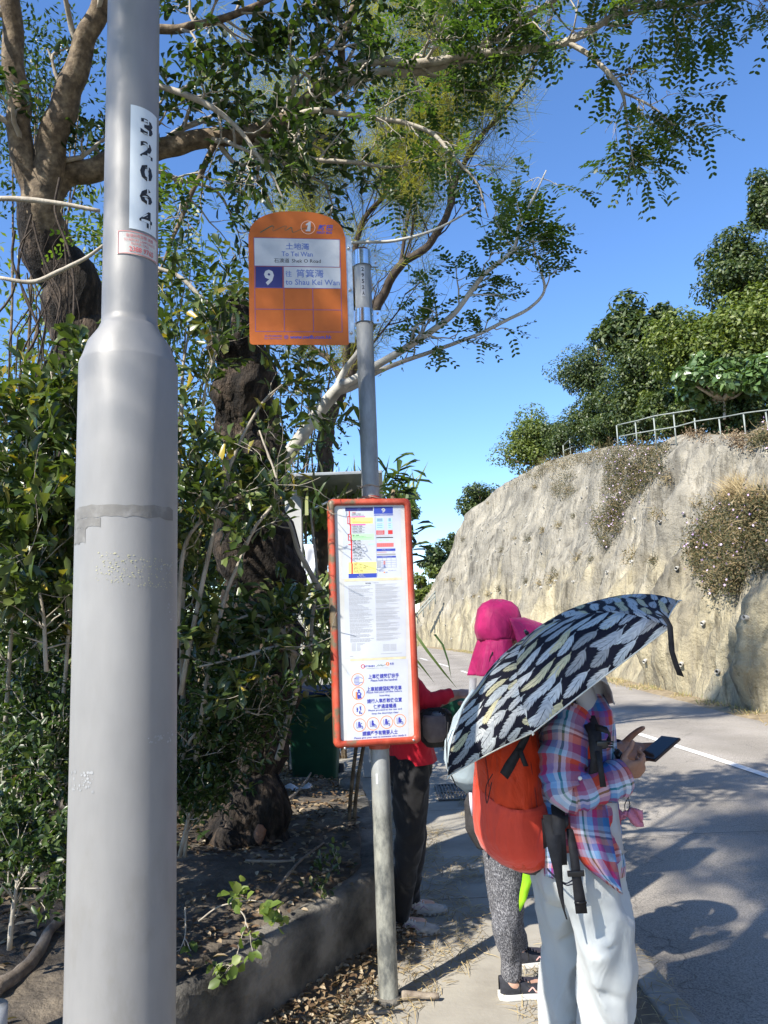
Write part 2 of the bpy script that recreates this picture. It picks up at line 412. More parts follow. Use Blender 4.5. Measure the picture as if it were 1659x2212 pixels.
# centre line dashes
PAINT = noisy('road_paint', (.62, .61, .57), (.8, .79, .75), 14, .7, .3, .003, c3=(.74, .73, .69))
mk = MB()
def dash(y0, y1, w=.11):
    n = 8; g = []
    for i in range(n+1):
        y = y0+(y1-y0)*i/n; x = midx(y); g.append([(x+w/2, y, ROADZ+.037), (x-w/2, y, ROADZ+.037)])
    mk.sheet(g)
dash(6.0, 10.75)
for y0 in (13.6, 18.6, 23.4, 28.5, 34, 40, 46): dash(y0, y0+2.4 if y0 > 13.6 else y0+1.6, .10)
for y0 in (-6, -12): dash(y0, y0+4)
tag(mk.build('road_markings', PAINT), kind='structure')

# pavement slab with kerb edge
CONC = noisy('pavement_concrete', (.21, .19, .16), (.35, .325, .275), 2.2, .9, .35, .006, bscale=60, c3=(.29, .27, .23), detail=8)
pk = lambda y: kerbx(y)-.28+.03*math.sin(y*3.1)
WXT = [(-14, -2.6), (0, -2.5), (1.15, -1.85), (2.96, -.66), (3.86, -.07), (4.4, -.10), (5.3, -.17), (6.4, -.3), (9, -.6), (14, -1.2), (22, -2.4), (36, -4), (56, -8), (80, -14)]
wallx = lambda y: float(np.interp(y, [a for a, b in WXT], [b for a, b in WXT]))
pv = MB(); JO = [-14, -9, -6, -3.9, -1.8, .3, 2.35, 4.55, 6.6, 8.7, 10.8, 13, 17, 22, 28, 36, 46, 60]
for a, bb in zip(JO[:-1], JO[1:]):
    n = max(3, int((bb-a)/.25)); g = []
    for i in range(n+1):
        y = a+.006+(bb-a-.012)*i/n; x0 = wallx(y)-.15; x1 = pk(y)
        g.append([(x0+(x1-x0)*k/5, y, .002*math.sin(y*2+k)) for k in range(6)][::-1])
    pv.sheet([r_[::-1] for r_ in g], thick=.12)
pav = pv.build('pavement', CONC, smooth=False); tag(pav, kind='structure')
kb = MB()
for i in range(150):
    y = -14+i*.6
    if y > 60: break
    x = (pk(y)+pk(y+.6))/2
    d = V((kerbx(y+.6)-kerbx(y), .6, 0)).normalized()
    rot = Matrix.Rotation(-math.atan2(d.x, d.y), 3, 'Z')
    kb.box(((kerbx(y)+kerbx(y+.6))/2-.07, y+.3, -.05-.004), (.13, .594, .10), rot, bev=.012)
tag(kb.build('kerb', noisy('kerb_concrete', (.22, .2, .17), (.36, .34, .3), 3, .9, .3, .005, bscale=50), smooth=False), kind='structure')
vd = MB(); g = []
for i in range(300):
    y = -14+i*.25
    g.append([(kerbx(y)-.13, y, -.012+.006*math.sin(y*7)), (pk(y)-.01, y, -.008)])
vd.sheet(g)
tag(vd.build('earth_strip', noisy('strip_earth', (.10, .08, .055), (.22, .18, .13), 9, .95, .5, .02)), kind='structure')

# planted bank behind the low wall
def bankz(x, y):
    dx = wallx(y)-x
    z = .33 if y < 3 else .33+.05*min(1, (y-3)/.9)
    if y > 5.4: z = max(.02, z-.12*(y-5.4))
    z += .10*min(1, max(0, dx)/1.2)+.22*min(1, max(0, dx-.8)/4)
    z += .05*noise.noise(V((x*1.7, y*1.7, 0)))+.02*noise.noise(V((x*7, y*7, 3)))
    return z
bk = MB(); g = []
for i in range(205):
    y = -13+i*.14 if i < 170 else 10.8+(i-170)*1.4
    row = []
    for k in range(44):
        dx = .10+(k/43)**2.2*26; x = wallx(y)-dx; row.append((x, y, bankz(x, y)-(0.03 if k == 0 else 0)))
    g.append(row)
bk.sheet(g)
SOIL = noisy('dry_soil', (.045, .037, .028), (.20, .165, .12), 6, .95, .8, .03, bscale=26, c3=(.10, .083, .064), detail=8)
tag(bk.build('soil_bank', SOIL), kind='structure')

# low concrete wall (planter kerb)
DARKCONC = noisy('weathered_concrete', (.035, .033, .03), (.19, .175, .15), 4.5, .95, .9, .015, bscale=38, detail=10, c3=(.095, .088, .075), lo=.36, hi=.64)
wl_ = MB(); g = []; ys = [1.0, 1.8, 2.4, 2.96, 3.3, 3.6, 3.84]
prof = []
wy = [1.0+i*.12 for i in range(24)]
corner = V((-.07, 3.86, 0))
path = [V((-1.85, 1.15, 0)), V((-.66, 2.96, 0)), corner, V((-.10, 4.4, 0)), V((-.17, 5.3, 0)), V((-.3, 6.4, 0))]
pp = []
for a, bb in zip(path[:-1], path[1:]):
    n = int((bb-a).length/.08)
    pp += [a.lerp(bb, i/n) for i in range(n)]
pp.append(path[-1])
for i, p in enumerate(pp):
    t = (pp[min(i+2, len(pp)-1)]-pp[max(i-2, 0)]).normalized(); nrm = V((t.y, -t.x, 0))
    h = .31+.07*min(1, max(0, (p.y-2.6)/1.2)); w1 = .008*noise.noise(p*9)+.004*noise.noise(p*30)
    q = p+nrm*w1
    g.append([q+nrm*.0+V((0, 0, -.10)), q+V((0, 0, h*.5))+nrm*.006*noise.noise(p*14), q+V((0, 0, h-.02+w1)), q-nrm*.018+V((0, 0, h+w1)), q-nrm*.09+V((0, 0, h+.004*noise.noise(p*20))), q-nrm*.16+V((0, 0, h-.01)), q-nrm*.17+V((0, 0, -.1))])
wl_.sheet(g)
tag(wl_.build('low_wall', DARKCONC), 'low dark weathered concrete wall holding back the planted bank beside the pavement', 'wall')

# ------------------------------------------------------------ rock cutting
SIL = [(860, 1345), (905, 1328), (940, 1285), (965, 1215), (990, 1146), (1010, 1112), (1050, 1080), (1080, 1048), (1110, 1032), (1150, 1012), (1200, 987), (1260, 972), (1330, 957), (1400, 958), (1440, 957), (1456, 940), (1480, 930), (1560, 932), (1600, 937), (1659, 943), (1800, 950)]
sx = [a for a, b in SIL]; sy = [b for a, b in SIL]
def topz(y):
    fx = footx(y); H = 5
    for _ in range(14):
        px, py = proj((fx+.36*H+.6, y, H))
        if px > 1750 or px < 0: return 5.1
        ty = float(np.interp(px, sx, sy)); depth = (V((fx+.36*H+.6, y, H))-CAM_C).dot(CAM_M @ V((0, 0, -1)))
        H += (py-ty)/FPX*depth*.8; H = min(max(H, .6), 14)
    return H
def fbm(p, o=4):
    s = 0; a = 1
    for _ in range(o): s += a*noise.noise(p); p = p*2.03; a *= .5
    return s
NT = 92; cys = [-14+i*.5 for i in range(36)]+[4+i*.14 for i in range(150)]+[25+i*.3 for i in range(150)]+[70+i for i in range(12)]
TZ = [topz(y) for y in cys]
TZ = [sum(TZ[max(0, i-1):i+2])/len(TZ[max(0, i-1):i+2]) for i in range(len(TZ))]
def cliff_pt(y, H, t):
    fx = footx(y)
    off = .6*t**2+.36*H*t**1.25; z = H*(t if t < .8 else .8+.2*math.sin((t-.8)/.2*math.pi/2))
    p = V((fx+off, y, z+ROADZ))
    A = min(1, t*8)*min(1, (1-t)*7+.12)
    big = .55*fbm(V((y*.33, z*.22, 1.3)), 3); flute = .38*fbm(V((y*1.6+.4*z, z*.25, 5)), 4); fine = .085*fbm(V((y*5, z*1.7, 9)), 4)
    d = (big+flute+fine)*A
    d += .45*math.exp(-((y-13.6)/1.6)**2-((z-4.2)/1.1)**2)        # rounded boulder near the top
    d += .04*noise.noise(V((y*14, z*9, 2)))*A
    return p+V((-d, 0, d*.25))
g = []
for y, H in zip(cys, TZ): g.append([cliff_pt(y, H, k/NT) for k in range(NT+1)])
cl = MB(); cl.sheet([row[::-1] for row in g])
CLV, CLF = cl.v, cl.f
m, nt, N, L, b = nmat('sprayed_rock')
vs_ = texco(nt, (1, .9, .16)); v = texco(nt)
st = noisetex(nt, vs_, 1.6, 7, .62, .5); st2 = noisetex(nt, texco(nt, (1, 1, .10)), 5.5, 5, .6, .3); bl = noisetex(nt, v, .45, 5, .6, .4)
sep = N.new('ShaderNodeSeparateXYZ'); L.new(v, sep.inputs[0])
hz = math_(nt, 'ADD', math_(nt, 'MULTIPLY', sep.outputs[2], -.16), math_(nt, 'MULTIPLY', bl, 1.7))
rh = ramp(nt, [(.22, (.0, 0, 0)), (.62, (1, 1, 1))]); L.new(hz, rh.inputs[0])
grey = ramp(nt, [(.28, (.12, .11, .09)), (.42, (.21, .195, .16)), (.56, (.30, .275, .22)), (.75, (.44, .40, .32))]); L.new(st, grey.inputs[0])
och = ramp(nt, [(.28, (.13, .117, .088)), (.42, (.265, .233, .165)), (.56, (.385, .335, .22)), (.74, (.52, .465, .34))]); L.new(st, och.inputs[0])
c = mix(nt, rh.outputs[0], grey.outputs[0], och.outputs[0])
dk = ramp(nt, [(.34, (.36, .35, .33)), (.46, (1, 1, 1))]); L.new(st2, dk.inputs[0])
c = mix(nt, .7, c, dk.outputs[0], 'MULTIPLY'); L.new(c, b.inputs['Base Color'])
b.inputs['Roughness'].default_value = .92; b.inputs['Specular IOR Level'].default_value = .2
bump(nt, b, math_(nt, 'ADD', noisetex(nt, v, 9, 7, .65), math_(nt, 'MULTIPLY', st2, 1.2)), .95, .10)
tag(link('rock_slope', cl.mesh(), m), kind='structure')
CLB = BVHTree.FromPolygons(CLV, CLF)
def cliff_hit(px, py):
    h, n, i, d = CLB.ray_cast(CAM_C, ray(px, py))
    if h is None: return None, None, None
    if n.dot(ray(px, py)) > 0: n = -n
    return h, n, (h-CAM_C).dot(CAM_M @ V((0, 0, -1)))
# hillside above
hs = MB(); g2 = []
for j, (y, H) in enumerate(zip(cys, TZ)):
    if j % 3 and j < len(cys)-1: continue
    T = g[j][-1]; k_ = float(np.interp(y, [5, 18, 28, 45, 60], [.45, .4, .2, -.02, -.1])); row = [T]
    for dx in (.7, 1.4, 2.5, 5, 9, 15, 25, 45):
        rise = k_*max(0, dx-1.4); row.append(V((T.x+dx, T.y, T.z+rise*(1 if dx < 20 else .8)+.1*noise.noise(V((dx, y*.4, 0)))-.02)))
    g2.append(row)
hs.sheet([r[::-1] for r in g2])
tag(hs.build('hillside', noisy('hill_earth', (.07, .06, .035), (.2, .16, .09), 2, .95, .6, .05)), kind='structure')
TOPLINE = [(proj(r[-1]), r[-1]) for r in g]
def top_at(px):
    best = min((abs(a[0]-px), k) for k, (a, w) in enumerate(TOPLINE) if w.y > 3); return TOPLINE[best[1]][1]
# ============================================================ LETTERING
_TC = {}
def text_geo(s, bold=0.0, shear=0.0, res=2):
    key = (s, bold, shear, res)
    if key in _TC: return _TC[key]
    c = bpy.data.curves.new('lettering', 'FONT'); c.body = s; c.offset = bold; c.shear = shear; c.resolution_u = res
    o = bpy.data.objects.new('lettering', c); COL.objects.link(o)
    dg = bpy.context.evaluated_depsgraph_get(); dg.update()
    me = bpy.data.meshes.new_from_object(o.evaluated_get(dg))
    vs = [(v.co.x, v.co.y) for v in me.vertices]; fs = [list(p.vertices) for p in me.polygons]
    bpy.data.objects.remove(o); bpy.data.curves.remove(c); bpy.data.meshes.remove(me)
    if vs:
        x0 = min(v[0] for v in vs); x1 = max(v[0] for v in vs); y0 = min(v[1] for v in vs); y1 = max(v[1] for v in vs)
    else: x0 = x1 = y0 = y1 = 0
    _TC[key] = (vs, fs, (x0, x1, y0, y1)); return _TC[key]
class Print:
    """flat printing on a local sheet: x right, y up, out = -Y; layers lie a fraction of a mm proud"""
    def __init__(s, step=.0003, base=.0004): s.mb = MB(); s.step = step; s.base = base; s.mats = []
    def mi(s, m):
        if m not in s.mats: s.mats.append(m)
        return s.mats.index(m)
    def P(s, x, y, l): return (x, -(s.base+s.step*l), y)
    def poly(s, pts, m, l=0): s.mb.add([s.P(x, y, l) for x, y in pts], [list(range(len(pts)))], s.mi(m))
    def rect(s, x0, y0, x1, y1, m, l=0):
        s.poly([(x0, y0), (x1, y0), (x1, y1), (x0, y1)], m, l)
    def frame(s, x0, y0, x1, y1, w, m, l=0):
        s.rect(x0, y0, x1, y0+w, m, l); s.rect(x0, y1-w, x1, y1, m, l); s.rect(x0, y0+w, x0+w, y1-w, m, l); s.rect(x1-w, y0+w, x1, y1-w, m, l)
    def ring(s, cx, cy, r, w, m, l=0, n=28):
        for k in range(n):
            a, b = 2*math.pi*k/n, 2*math.pi*(k+1)/n
            s.poly([(cx+r*math.cos(a), cy+r*math.sin(a)), (cx+r*math.cos(b), cy+r*math.sin(b)), (cx+(r-w)*math.cos(b), cy+(r-w)*math.sin(b)), (cx+(r-w)*math.cos(a), cy+(r-w)*math.sin(a))], m, l)
    def disc(s, cx, cy, r, m, l=0, n=20, ry=None): s.poly([(cx+r*math.cos(2*math.pi*k/n), cy+(ry or r)*math.sin(2*math.pi*k/n)) for k in range(n)], m, l)
    def line(s, pts, w, m, l=0):
        for (a, b), (c, d) in zip(pts[:-1], pts[1:]):
            dx, dy = c-a, d-b; q = math.hypot(dx, dy) or 1; nx, ny = -dy/q*w/2, dx/q*w/2
            s.poly([(a+nx, b+ny), (c+nx, d+ny), (c-nx, d-ny), (a-nx, b-ny)], m, l)
    def text(s, t, cx, cy, h=None, w=None, m=None, l=1, bold=0.0, align='C', shear=0, capref=None):
        vs, fs, (x0, x1, y0, y1) = text_geo(t, bold, shear)
        if not vs: return
        sy = (h/(y1-y0)) if h else w/(x1-x0); sx = (w/(x1-x0)) if w else sy
        ox = {'C': (x0+x1)/2, 'L': x0, 'R': x1}[align]
        s.mb.add([s.P(cx+(x-ox)*sx, cy+(y-(y0+y1)/2)*sy, l) for x, y in vs], fs, s.mi(m))
    def build(s, name, parent): return s.mb.build(name, s.mats, parent, smooth=False, world=False)

NAVY = flat('navy_print', (.018, .02, .14), .5); BLUEP = flat('blue_print', (.03, .06, .38), .5); FADEB = flat('faded_blue_print', (.10, .16, .42), .55)
WHITEP = noisy('white_print', (.40, .42, .45), (.54, .56, .58), 9, .45, 0); BLACKP = flat('black_print', (.03, .03, .035), .5)
REDP = flat('red_print', (.55, .03, .03), .5); PINKP = flat('pink_print', (.75, .08, .35), .5); YELP = flat('yellow_print', (.85, .78, .25), .5)
GRNP = flat('green_print', (.42, .72, .42), .5); CYANP = flat('cyan_print', (.42, .66, .78), .5); GREYP = flat('grey_print', (.30, .31, .33), .5); ORNP = flat('orange_print', (.8, .25, .08), .5)
PURP = flat('violet_grid', (.14, .07, .25), .5); DGREEN = flat('dark_green_print', (.02, .09, .05), .5); LGREYP = flat('pale_grey_print', (.45, .46, .48), .5)
TANP = noisy('aged_tape', (.5, .45, .28), (.68, .63, .45), 20, .5, 0); REDTXT = flat('faded_red_print', (.62, .16, .16), .5)

GALV = noisy('galvanised_steel', (.25, .26, .27), (.40, .41, .42), 6, .5, .15, .002, bscale=30, metal=.25, stretch=(1, 1, .35), c3=(.43, .45, .46))
STEEL = noisy('stainless_steel', (.62, .63, .64), (.78, .79, .80), 20, .16, .12, .002, metal=.95)
GALVB = noisy('bright_galvanised', (.40, .45, .48), (.68, .73, .76), 35, .34, .2, .002, metal=.6)
BOLT = flat('bolt_steel', (.6, .6, .6), .35, .8)

# ============================================================ LAMP POST
def lamp_post():
    D = 1.55; k = CAM_M @ V((0, 0, -1))
    c0 = at(279, 800, D*1.04)
    # move so that horizontal distance stays as solved
    cx, cy = c0.x, c0.y
    z_at = lambda py: CAM_C.z+(ray(279, py).z/math.hypot(ray(279, py).x, ray(279, py).y))*math.hypot(cx, cy)
    root = empty('lamp_post', (cx, cy, 0), 'thick grey painted steel lamp post with a stencilled number plate, nearest the camera', 'lamp post')
    z1, z0 = z_at(712), z_at(795)
    rb, rt = .1012, .0580
    m, nt, N, L, b = nmat('grey_post_paint'); v = texco(nt)
    f = noisetex(nt, texco(nt, (1, 1, .25)), 9, 6, .6); f2 = noisetex(nt, v, 3, 4)
    r = ramp(nt, [(.3, (.195, .195, .195)), (.5, (.25, .247, .243)), (.72, (.31, .305, .298))]); L.new(math_(nt, 'ADD', math_(nt, 'MULTIPLY', f, .55), math_(nt, 'MULTIPLY', f2, .45)), r.inputs[0])
    # faint dirty zone in the lower half: brownish scuffs
    f3 = noisetex(nt, texco(nt, (3, 3, 1.2)), 4.3, 7, .7); rd_ = ramp(nt, [(.50, (0, 0, 0)), (.66, (1, 1, 1))]); L.new(f3, rd_.inputs[0])
    sp = N.new('ShaderNodeSeparateXYZ'); L.new(v, sp.inputs[0]); rz = ramp(nt, [(.45, (.6, .6, .6)), (.62, (.08, .08, .08))]); L.new(math_(nt, 'MULTIPLY', sp.outputs[2], .5), rz.inputs[0])
    c = mix(nt, math_(nt, 'MULTIPLY', rd_.outputs[0], rz.outputs[0]), r.outputs[0], (.20, .19, .17))
    L.new(c, b.inputs['Base Color']); b.inputs['Roughness'].default_value = .5; b.inputs['Metallic'].default_value = .12; b.inputs['Specular IOR Level'].default_value = .4
    bump(nt, b, noisetex(nt, texco(nt, (1, 1, .5)), 26, 6, .7), .14, .003)
    PAINTM = m
    sh = MB(); dz = z1-z0
    prof = [(rb, -.12), (rb, .2)]+[(rb, .2+(z0-.2)*i/8) for i in range(1, 9)]
    prof += [(rb-.0015, z0+.006), (rb-.006, z0+.016), (rb*.5+rt*.5+.006, z0+dz*.55), (rt+.007, z1-.008), (rt+.003, z1+.002), (rt+.0008, z1+.004)]
    prof += [(rt, z1+.02)]+[(rt-.0006*i, z1+.02+i*.55) for i in range(1, 14)]
    sh.lathe([(r_, z) for r_, z in prof], 72)
    post = sh.build('shaft', PAINTM, root, world=False)
    # cylinder-wrapped decals: angle 0 faces the camera
    fa = math.atan2(-cy, -cx)
    def wrap(mb_vs, r): return [V((r*math.cos(fa+x/r), r*math.sin(fa+x/r), z)) for x, z in mb_vs]
    def px2x(px, py, r):      # screen x -> arc length on the cylinder
        z = z_at(py); base = math.hypot(cx, cy); u = (px-279.5-(1106-py)*.0065+1.2)
        dep = (V((cx, cy, z))-CAM_C).dot(k); s_ = max(-.985, min(.985, u/(r*FPX/dep*1.02)))
        return r*math.asin(s_)
    def patch(name, px0, px1, py0, py1, r, mat, n=14, parent=post, cut=None):
        g = []; z0_, z1_ = z_at(py1), z_at(py0); pm = (py0+py1)/2
        x0, x1 = px2x(px0, pm, r), px2x(px1, pm, r)
        for i in range(5):
            z = z0_+(z1_-z0_)*i/4; g.append(wrap([(x0+(x1-x0)*j/n, z) for j in range(n+1)], r))
        mb = MB(); mb.sheet(g); o = mb.build(name, mat, parent, world=False); return o, (x0, x1, z0_, z1_)
    rr = rt-.0004
    PLATE = noisy('plate_white_paint', (.55, .62, .66), (.74, .80, .83), 8, .4, .1, .002, stretch=(1, 1, .3))
    pl, (x0, x1, za, zb) = patch('number_plate', 279, 334, 262, 522, rr+.0012, PLATE)
    ST = flat('stencil_black', (.012, .012, .013), .5)
    dg = MB(); xc = (x0+x1)/2+.003; h = (zb-za)/5.35; rdec = rr+.0022
    gap = MB()
    for i, ch in enumerate('32064'):
        zc = zb-h*(.80+i*1.0); vs, fs, (a, b_, c_, d_) = text_geo(ch, .035); gw, gh = .031, h*.70
        dg.add(wrap([(xc+((x-a)/(b_-a)-.5)*gw, zc+((y-c_)/(d_-c_)-.5)*gh) for x, y in vs], rdec), fs)
        for y0, y1 in (((.18, .56), (-.56, -.18)) if ch != '4' else ((-.56, -.20),)):
            q = .003 if ch != '4' else .008
            gap.add(wrap([(xc-.0016+q, zc+y0*gh), (xc+.0016+q, zc+y0*gh), (xc+.0016+q, zc+y1*gh), (xc-.0016+q, zc+y1*gh)], rdec+.0006), [[0, 1, 2, 3]])
    gap.build('stencil_bridges', PLATE, pl, world=False, smooth=False)
    dg.build('stencil_number', ST, pl, world=False, smooth=False)
    # report sticker
    STK = noisy('old_sticker', (.42, .42, .40), (.58, .57, .54), 14, .5, 0)
    sk, (x0, x1, za, zb) = patch('sticker', 254, 337, 527, 576, rr+.0016, STK)
    tx = MB()
    def wtext(t, xc, zc, w, hh, bold=0):
        vs, fs, (a, b_, c_, d_) = text_geo(t, bold)
        tx.add(wrap([(xc+((x-a)/(b_-a)-.5)*w, zc+((y-c_)/(d_-c_)-.5)*hh) for x, y in vs], rr+.0026), fs)
    W_ = x1-x0; H_ = zb-za; xm = (x0+x1)/2
    for zz in (za+.0016, zb-.0016):
        g = [wrap([(x0+.0015+(W_-.003)*j/14, zz+s_) for j in range(15)], rr+.0026) for s_ in (-.0007, .0007)]; tx.sheet(g)
    for xx in (x0+.0022, x1-.0022): tx.sheet([wrap([(xx-.0007, z) for _ in (0,)]+[(xx+.0007, z)], rr+.0026) for z in (za+.001, zb-.001)])
    wtext('街燈如有故障 請電', xm, zb-H_*.20, W_*.62, H_*.15); wtext('TO REPORT LAMP FAULTS', xm, zb-H_*.39, W_*.72, H_*.10)
    wtext('PLEASE CALL', xm, zb-H_*.54, W_*.4, H_*.10); wtext('2388 9765', xm+.004, zb-H_*.77, W_*.56, H_*.22, .02)
    tx.build('sticker_lettering', REDTXT, sk, world=False, smooth=False)
    # remains of tape
    TP = noisy('tape_residue', (.13, .125, .118), (.235, .23, .222), 30, .6, .3, .002, c3=(.165, .16, .15))
    def band(name, segs, r, mat):
        mb = MB()
        for px0, px1, py0, py1 in segs:
            x0, x1 = px2x(px0, py0, r), px2x(px1, py0, r); za_, zb_ = z_at(py1), z_at(py0); n = 18; rng = random.Random(px0)
            mb.sheet([wrap([(x0+(x1-x0)*j/n, z+rng.uniform(-.0025, .0025)) for j in range(n+1)], r+.0007) for z in (za_, zb_)])
        return mb.build(name, mat, post, world=False)
    band('tape_band', [(172, 372, 1106, 1131), (171, 226, 1131.2, 1150), (171, 196, 1150.2, 1180)], rb, TP)
    mb = MB(); rng = random.Random(5)
    for _ in range(210):
        px = rng.choice([rng.uniform(218, 298), rng.uniform(300, 372)]); py = rng.uniform(1200, 1262)+(px-220)*.13
        x = px2x(px, 1230, rb); z = z_at(py); s_ = rng.uniform(.0007, .0022)
        mb.add(wrap([(x-s_, z), (x, z-s_*.7), (x+s_, z), (x, z+s_*.8)], rb+.0008), [[0, 1, 2, 3]])
    mb.build('glue_specks', noisy('yellow_glue', (.33, .32, .20), (.46, .44, .30), 30, .6, 0), post, world=False, smooth=False)
    mb = MB(); rng = random.Random(9)
    for (a0, a1, b0, b1, n) in ((345, 372, 1224, 1246, 30), (166, 215, 1645, 1685, 45), (320, 375, 1580, 1600, 25), (360, 378, 1290, 1350, 15)):
        for _ in range(n):
            px, py = rng.uniform(a0, a1), rng.uniform(b0, b1); x = px2x(px, py, rb); z = z_at(py); s_ = rng.uniform(.001, .004)
            mb.add(wrap([(x-s_, z-s_*.2), (x-s_*.2, z-s_*.8), (x+s_*.9, z-s_*.4), (x+s_*.7, z+s_*.5), (x-s_*.3, z+s_*.7)], rb+.0007), [[0, 1, 2, 3, 4]])
    mb.build('paint_flake_marks', noisy('flaked_paint', (.16, .16, .16), (.38, .39, .40), 12, .6, 0), post, world=False, smooth=False)
    return root
lamp_post()

# thin post at the far left
p0 = at(16, 1500, 2.35)
t = empty('thin_post', (p0.x-.02, p0.y, 0), 'slim pale grey metal post at the left edge, half hidden by leaves', 'post')
mb = MB(); mb.tube([(0, 0, -.1), (-.03, 0, 1.2), (-.08, 0, 2.4), (-.17, 0, 4.3), (-.3, 0, 7)], [.0195, .0195, .019, .019, .018], 20)
mb.build('shaft', GALV, t, world=False)
mb = MB(); mb.cyl((0, 0, bankz(p0.x, p0.y)+.06), .05, .14, 20); mb.build('collar', GALV, t, world=False)

# ============================================================ BUS STOP
pb = ground(840, 2165)
dB = (pb-CAM_C).dot(CAM_M @ V((0, 0, -1)))
BR = 21.3*dB/FPX
def z_on(py, px, base):   # height above ground of a pixel on a vertical line through base
    r = ray(px, py); return CAMZ+r.z/math.hypot(r.x, r.y)*math.hypot(base.x, base.y)
topz_ = z_on(548, 786, pb)
stop = empty('bus_stop_sign', (pb.x, pb.y, 0), 'grey steel pole with an orange route 9 flag and a red framed timetable case', 'bus stop sign')
mb = MB(); mb.lathe([(BR, -.05), (BR, .0), (BR, 1.0), (BR*.985, 2.0), (BR*.97, topz_), (0.001, topz_+.001)], 36)
m, nt, N, L, b = nmat('weathered_galvanised'); v = texco(nt, (1, 1, .3))
f = noisetex(nt, v, 16, 7, .65); sp = N.new('ShaderNodeSeparateXYZ'); L.new(texco(nt), sp.inputs[0])
r = ramp(nt, [(.33, (.20, .21, .205)), (.5, (.29, .30, .295)), (.68, (.38, .39, .38))]); L.new(f, r.inputs[0])
r2 = ramp(nt, [(.4, (.10, .105, .10)), (.56, (.30, .30, .26)), (.66, (.40, .40, .34))]); L.new(noisetex(nt, texco(nt, (1, 1, .45)), 13, 7, .7), r2.inputs[0])
rz = ramp(nt, [(.40, (1, 1, 1)), (.52, (0, 0, 0))]); L.new(math_(nt, 'MULTIPLY', sp.outputs[2], .55), rz.inputs[0])
L.new(mix(nt, rz.outputs[0], r.outputs[0], r2.outputs[0]), b.inputs['Base Color']); b.inputs['Roughness'].default_value = .55; b.inputs['Metallic'].default_value = .2
bump(nt, b, f, .25, .003); POLEM = m
pole = mb.build('pole', POLEM, stop, world=False)
mb = MB(); mb.lathe([(BR*1.02, topz_-.004), (BR*1.03, topz_+.008), (BR*.7, topz_+.022), (.001, topz_+.026)], 32)
mb.build('cap', flat('rust_cap', (.08, .03, .02), .6), pole, world=False)
mb = MB(); mb.cyl((0, 0, .012), BR*1.25, .03, 32); mb.build('base_collar', DARKCONC, pole, world=False)
# pole number label
fa = math.atan2(-pb.y, -pb.x)
def bwrap(vs, r): return [V((r*math.cos(fa+x/r), r*math.sin(fa+x/r), z)) for x, z in vs]
za_, zb_ = z_on(648, 788, pb), z_on(583, 788, pb); rp = BR*.972
mb = MB(); mb.sheet([bwrap([(-.0095+.019*j/6, z) for j in range(7)], rp+.0008) for z in (za_, zb_)])
lb = mb.build('number_label', WHITEP, pole, world=False)
mb = MB()
for i, ch in enumerate('2952A'):
    vs, fs, (a, b_, c_, d_) = text_geo(ch, .02); zc = zb_-(zb_-za_)*(i+.5)/5; hh = (zb_-za_)/5*.66
    mb.add(bwrap([(((x-a)/(b_-a)-.5)*hh*.62, zc+((y-c_)/(d_-c_)-.5)*hh) for x, y in vs], rp+.0016), fs)
mb.build('label_lettering', BLACKP, lb, world=False, smooth=False)
mb = MB(); mb.sheet([bwrap([(-.022+.010*j/6, z) for j in range(7)], BR+.0008) for z in (z_on(1690, 806, pb), z_on(1668, 806, pb))])
mb.build('round_sticker', WHITEP, pole, world=False)

# clamps (stainless bands with lugs and bolts)
YAWB = R(6.5)
RB = Matrix.Rotation(YAWB, 3, 'Z')
for py0, py1 in ((546, 577), (672, 700)):
    za_, zb_ = z_on(py1, 786, pb), z_on(py0, 786, pb); zc = (za_+zb_)/2; hh = zb_-za_
    mb = MB(); n = 32; g = []
    mb.lathe([(BR*1.0, -hh/2), (BR*1.10, -hh/2), (BR*1.10, hh/2), (BR*1.0, hh/2)], 40, (0, 0, zc))
    mb.box(RB @ V((BR*1.1+.014, -.006, 0))+V((0, 0, zc)), (.036, .006, hh), RB); mb.box(RB @ V((BR*1.1+.014, .006, 0))+V((0, 0, zc)), (.036, .005, hh*.96), RB)
    mb.box(RB @ V((-BR*1.1-.022, -.004, 0))+V((0, 0, zc)), (.05, .006, hh*.96), RB)
    cl_ = mb.build('clamp', STEEL, stop, world=False, smooth=True); autosmooth(cl_)
    for s_ in (-.27, .27):
        mb = MB(); q = RB @ V((BR*1.1+.018, -.012, 0))+V((0, 0, zc+s_*hh)); mb.cyl(q, .0055, .006, 6, RB @ V((0, 1, 0))); mb.ball(q+RB @ V((0, -.003, 0)), .0035, 8)
        mb.build('bolt', BOLT, cl_, world=False)
# flag board
bl_, br_, bt_, bb_ = 533, 748, 456, 746
dF = dB*1.0
pc = at(644, 600, dF*.995)
BW = 209*dF/FPX; zt, zb2 = z_on(457, 640, pc), z_on(745, 642, pc); BH = zt-zb2
mb = MB(); out = []; nA = 40
hw = BW/2; zs = BH-.055*2.1  # shoulder height
for i in range(nA+1):
    x = hw-2*hw*i/nA; u = abs(x)/hw
    z = BH-(BH-zs)*(1-math.sqrt(max(0, 1-u**2.6))) if u < 1 else zs
    z = max(z, zs-.0)
    out.append((x, z))
rc_ = .012
low = [(-hw, rc_), (-hw+rc_*.3, rc_*.3), (-hw+rc_, 0), (hw-rc_*.5, 0), (hw, rc_*.5)]
poly = out+low; th = .0035
vsf = [(x, -th/2, z) for x, z in poly]; vsb = [(x, th/2, z) for x, z in poly]; n = len(poly)
mb.add(vsf+vsb, [list(range(n))[::-1], list(range(n, 2*n))]+[[i, (i+1) % n, n+(i+1) % n, n+i] for i in range(n)])
ORANGE = noisy('orange_enamel', (.37, .085, .007), (.50, .125, .010), 5, .5, .05, .001, c3=(.44, .105, .009))
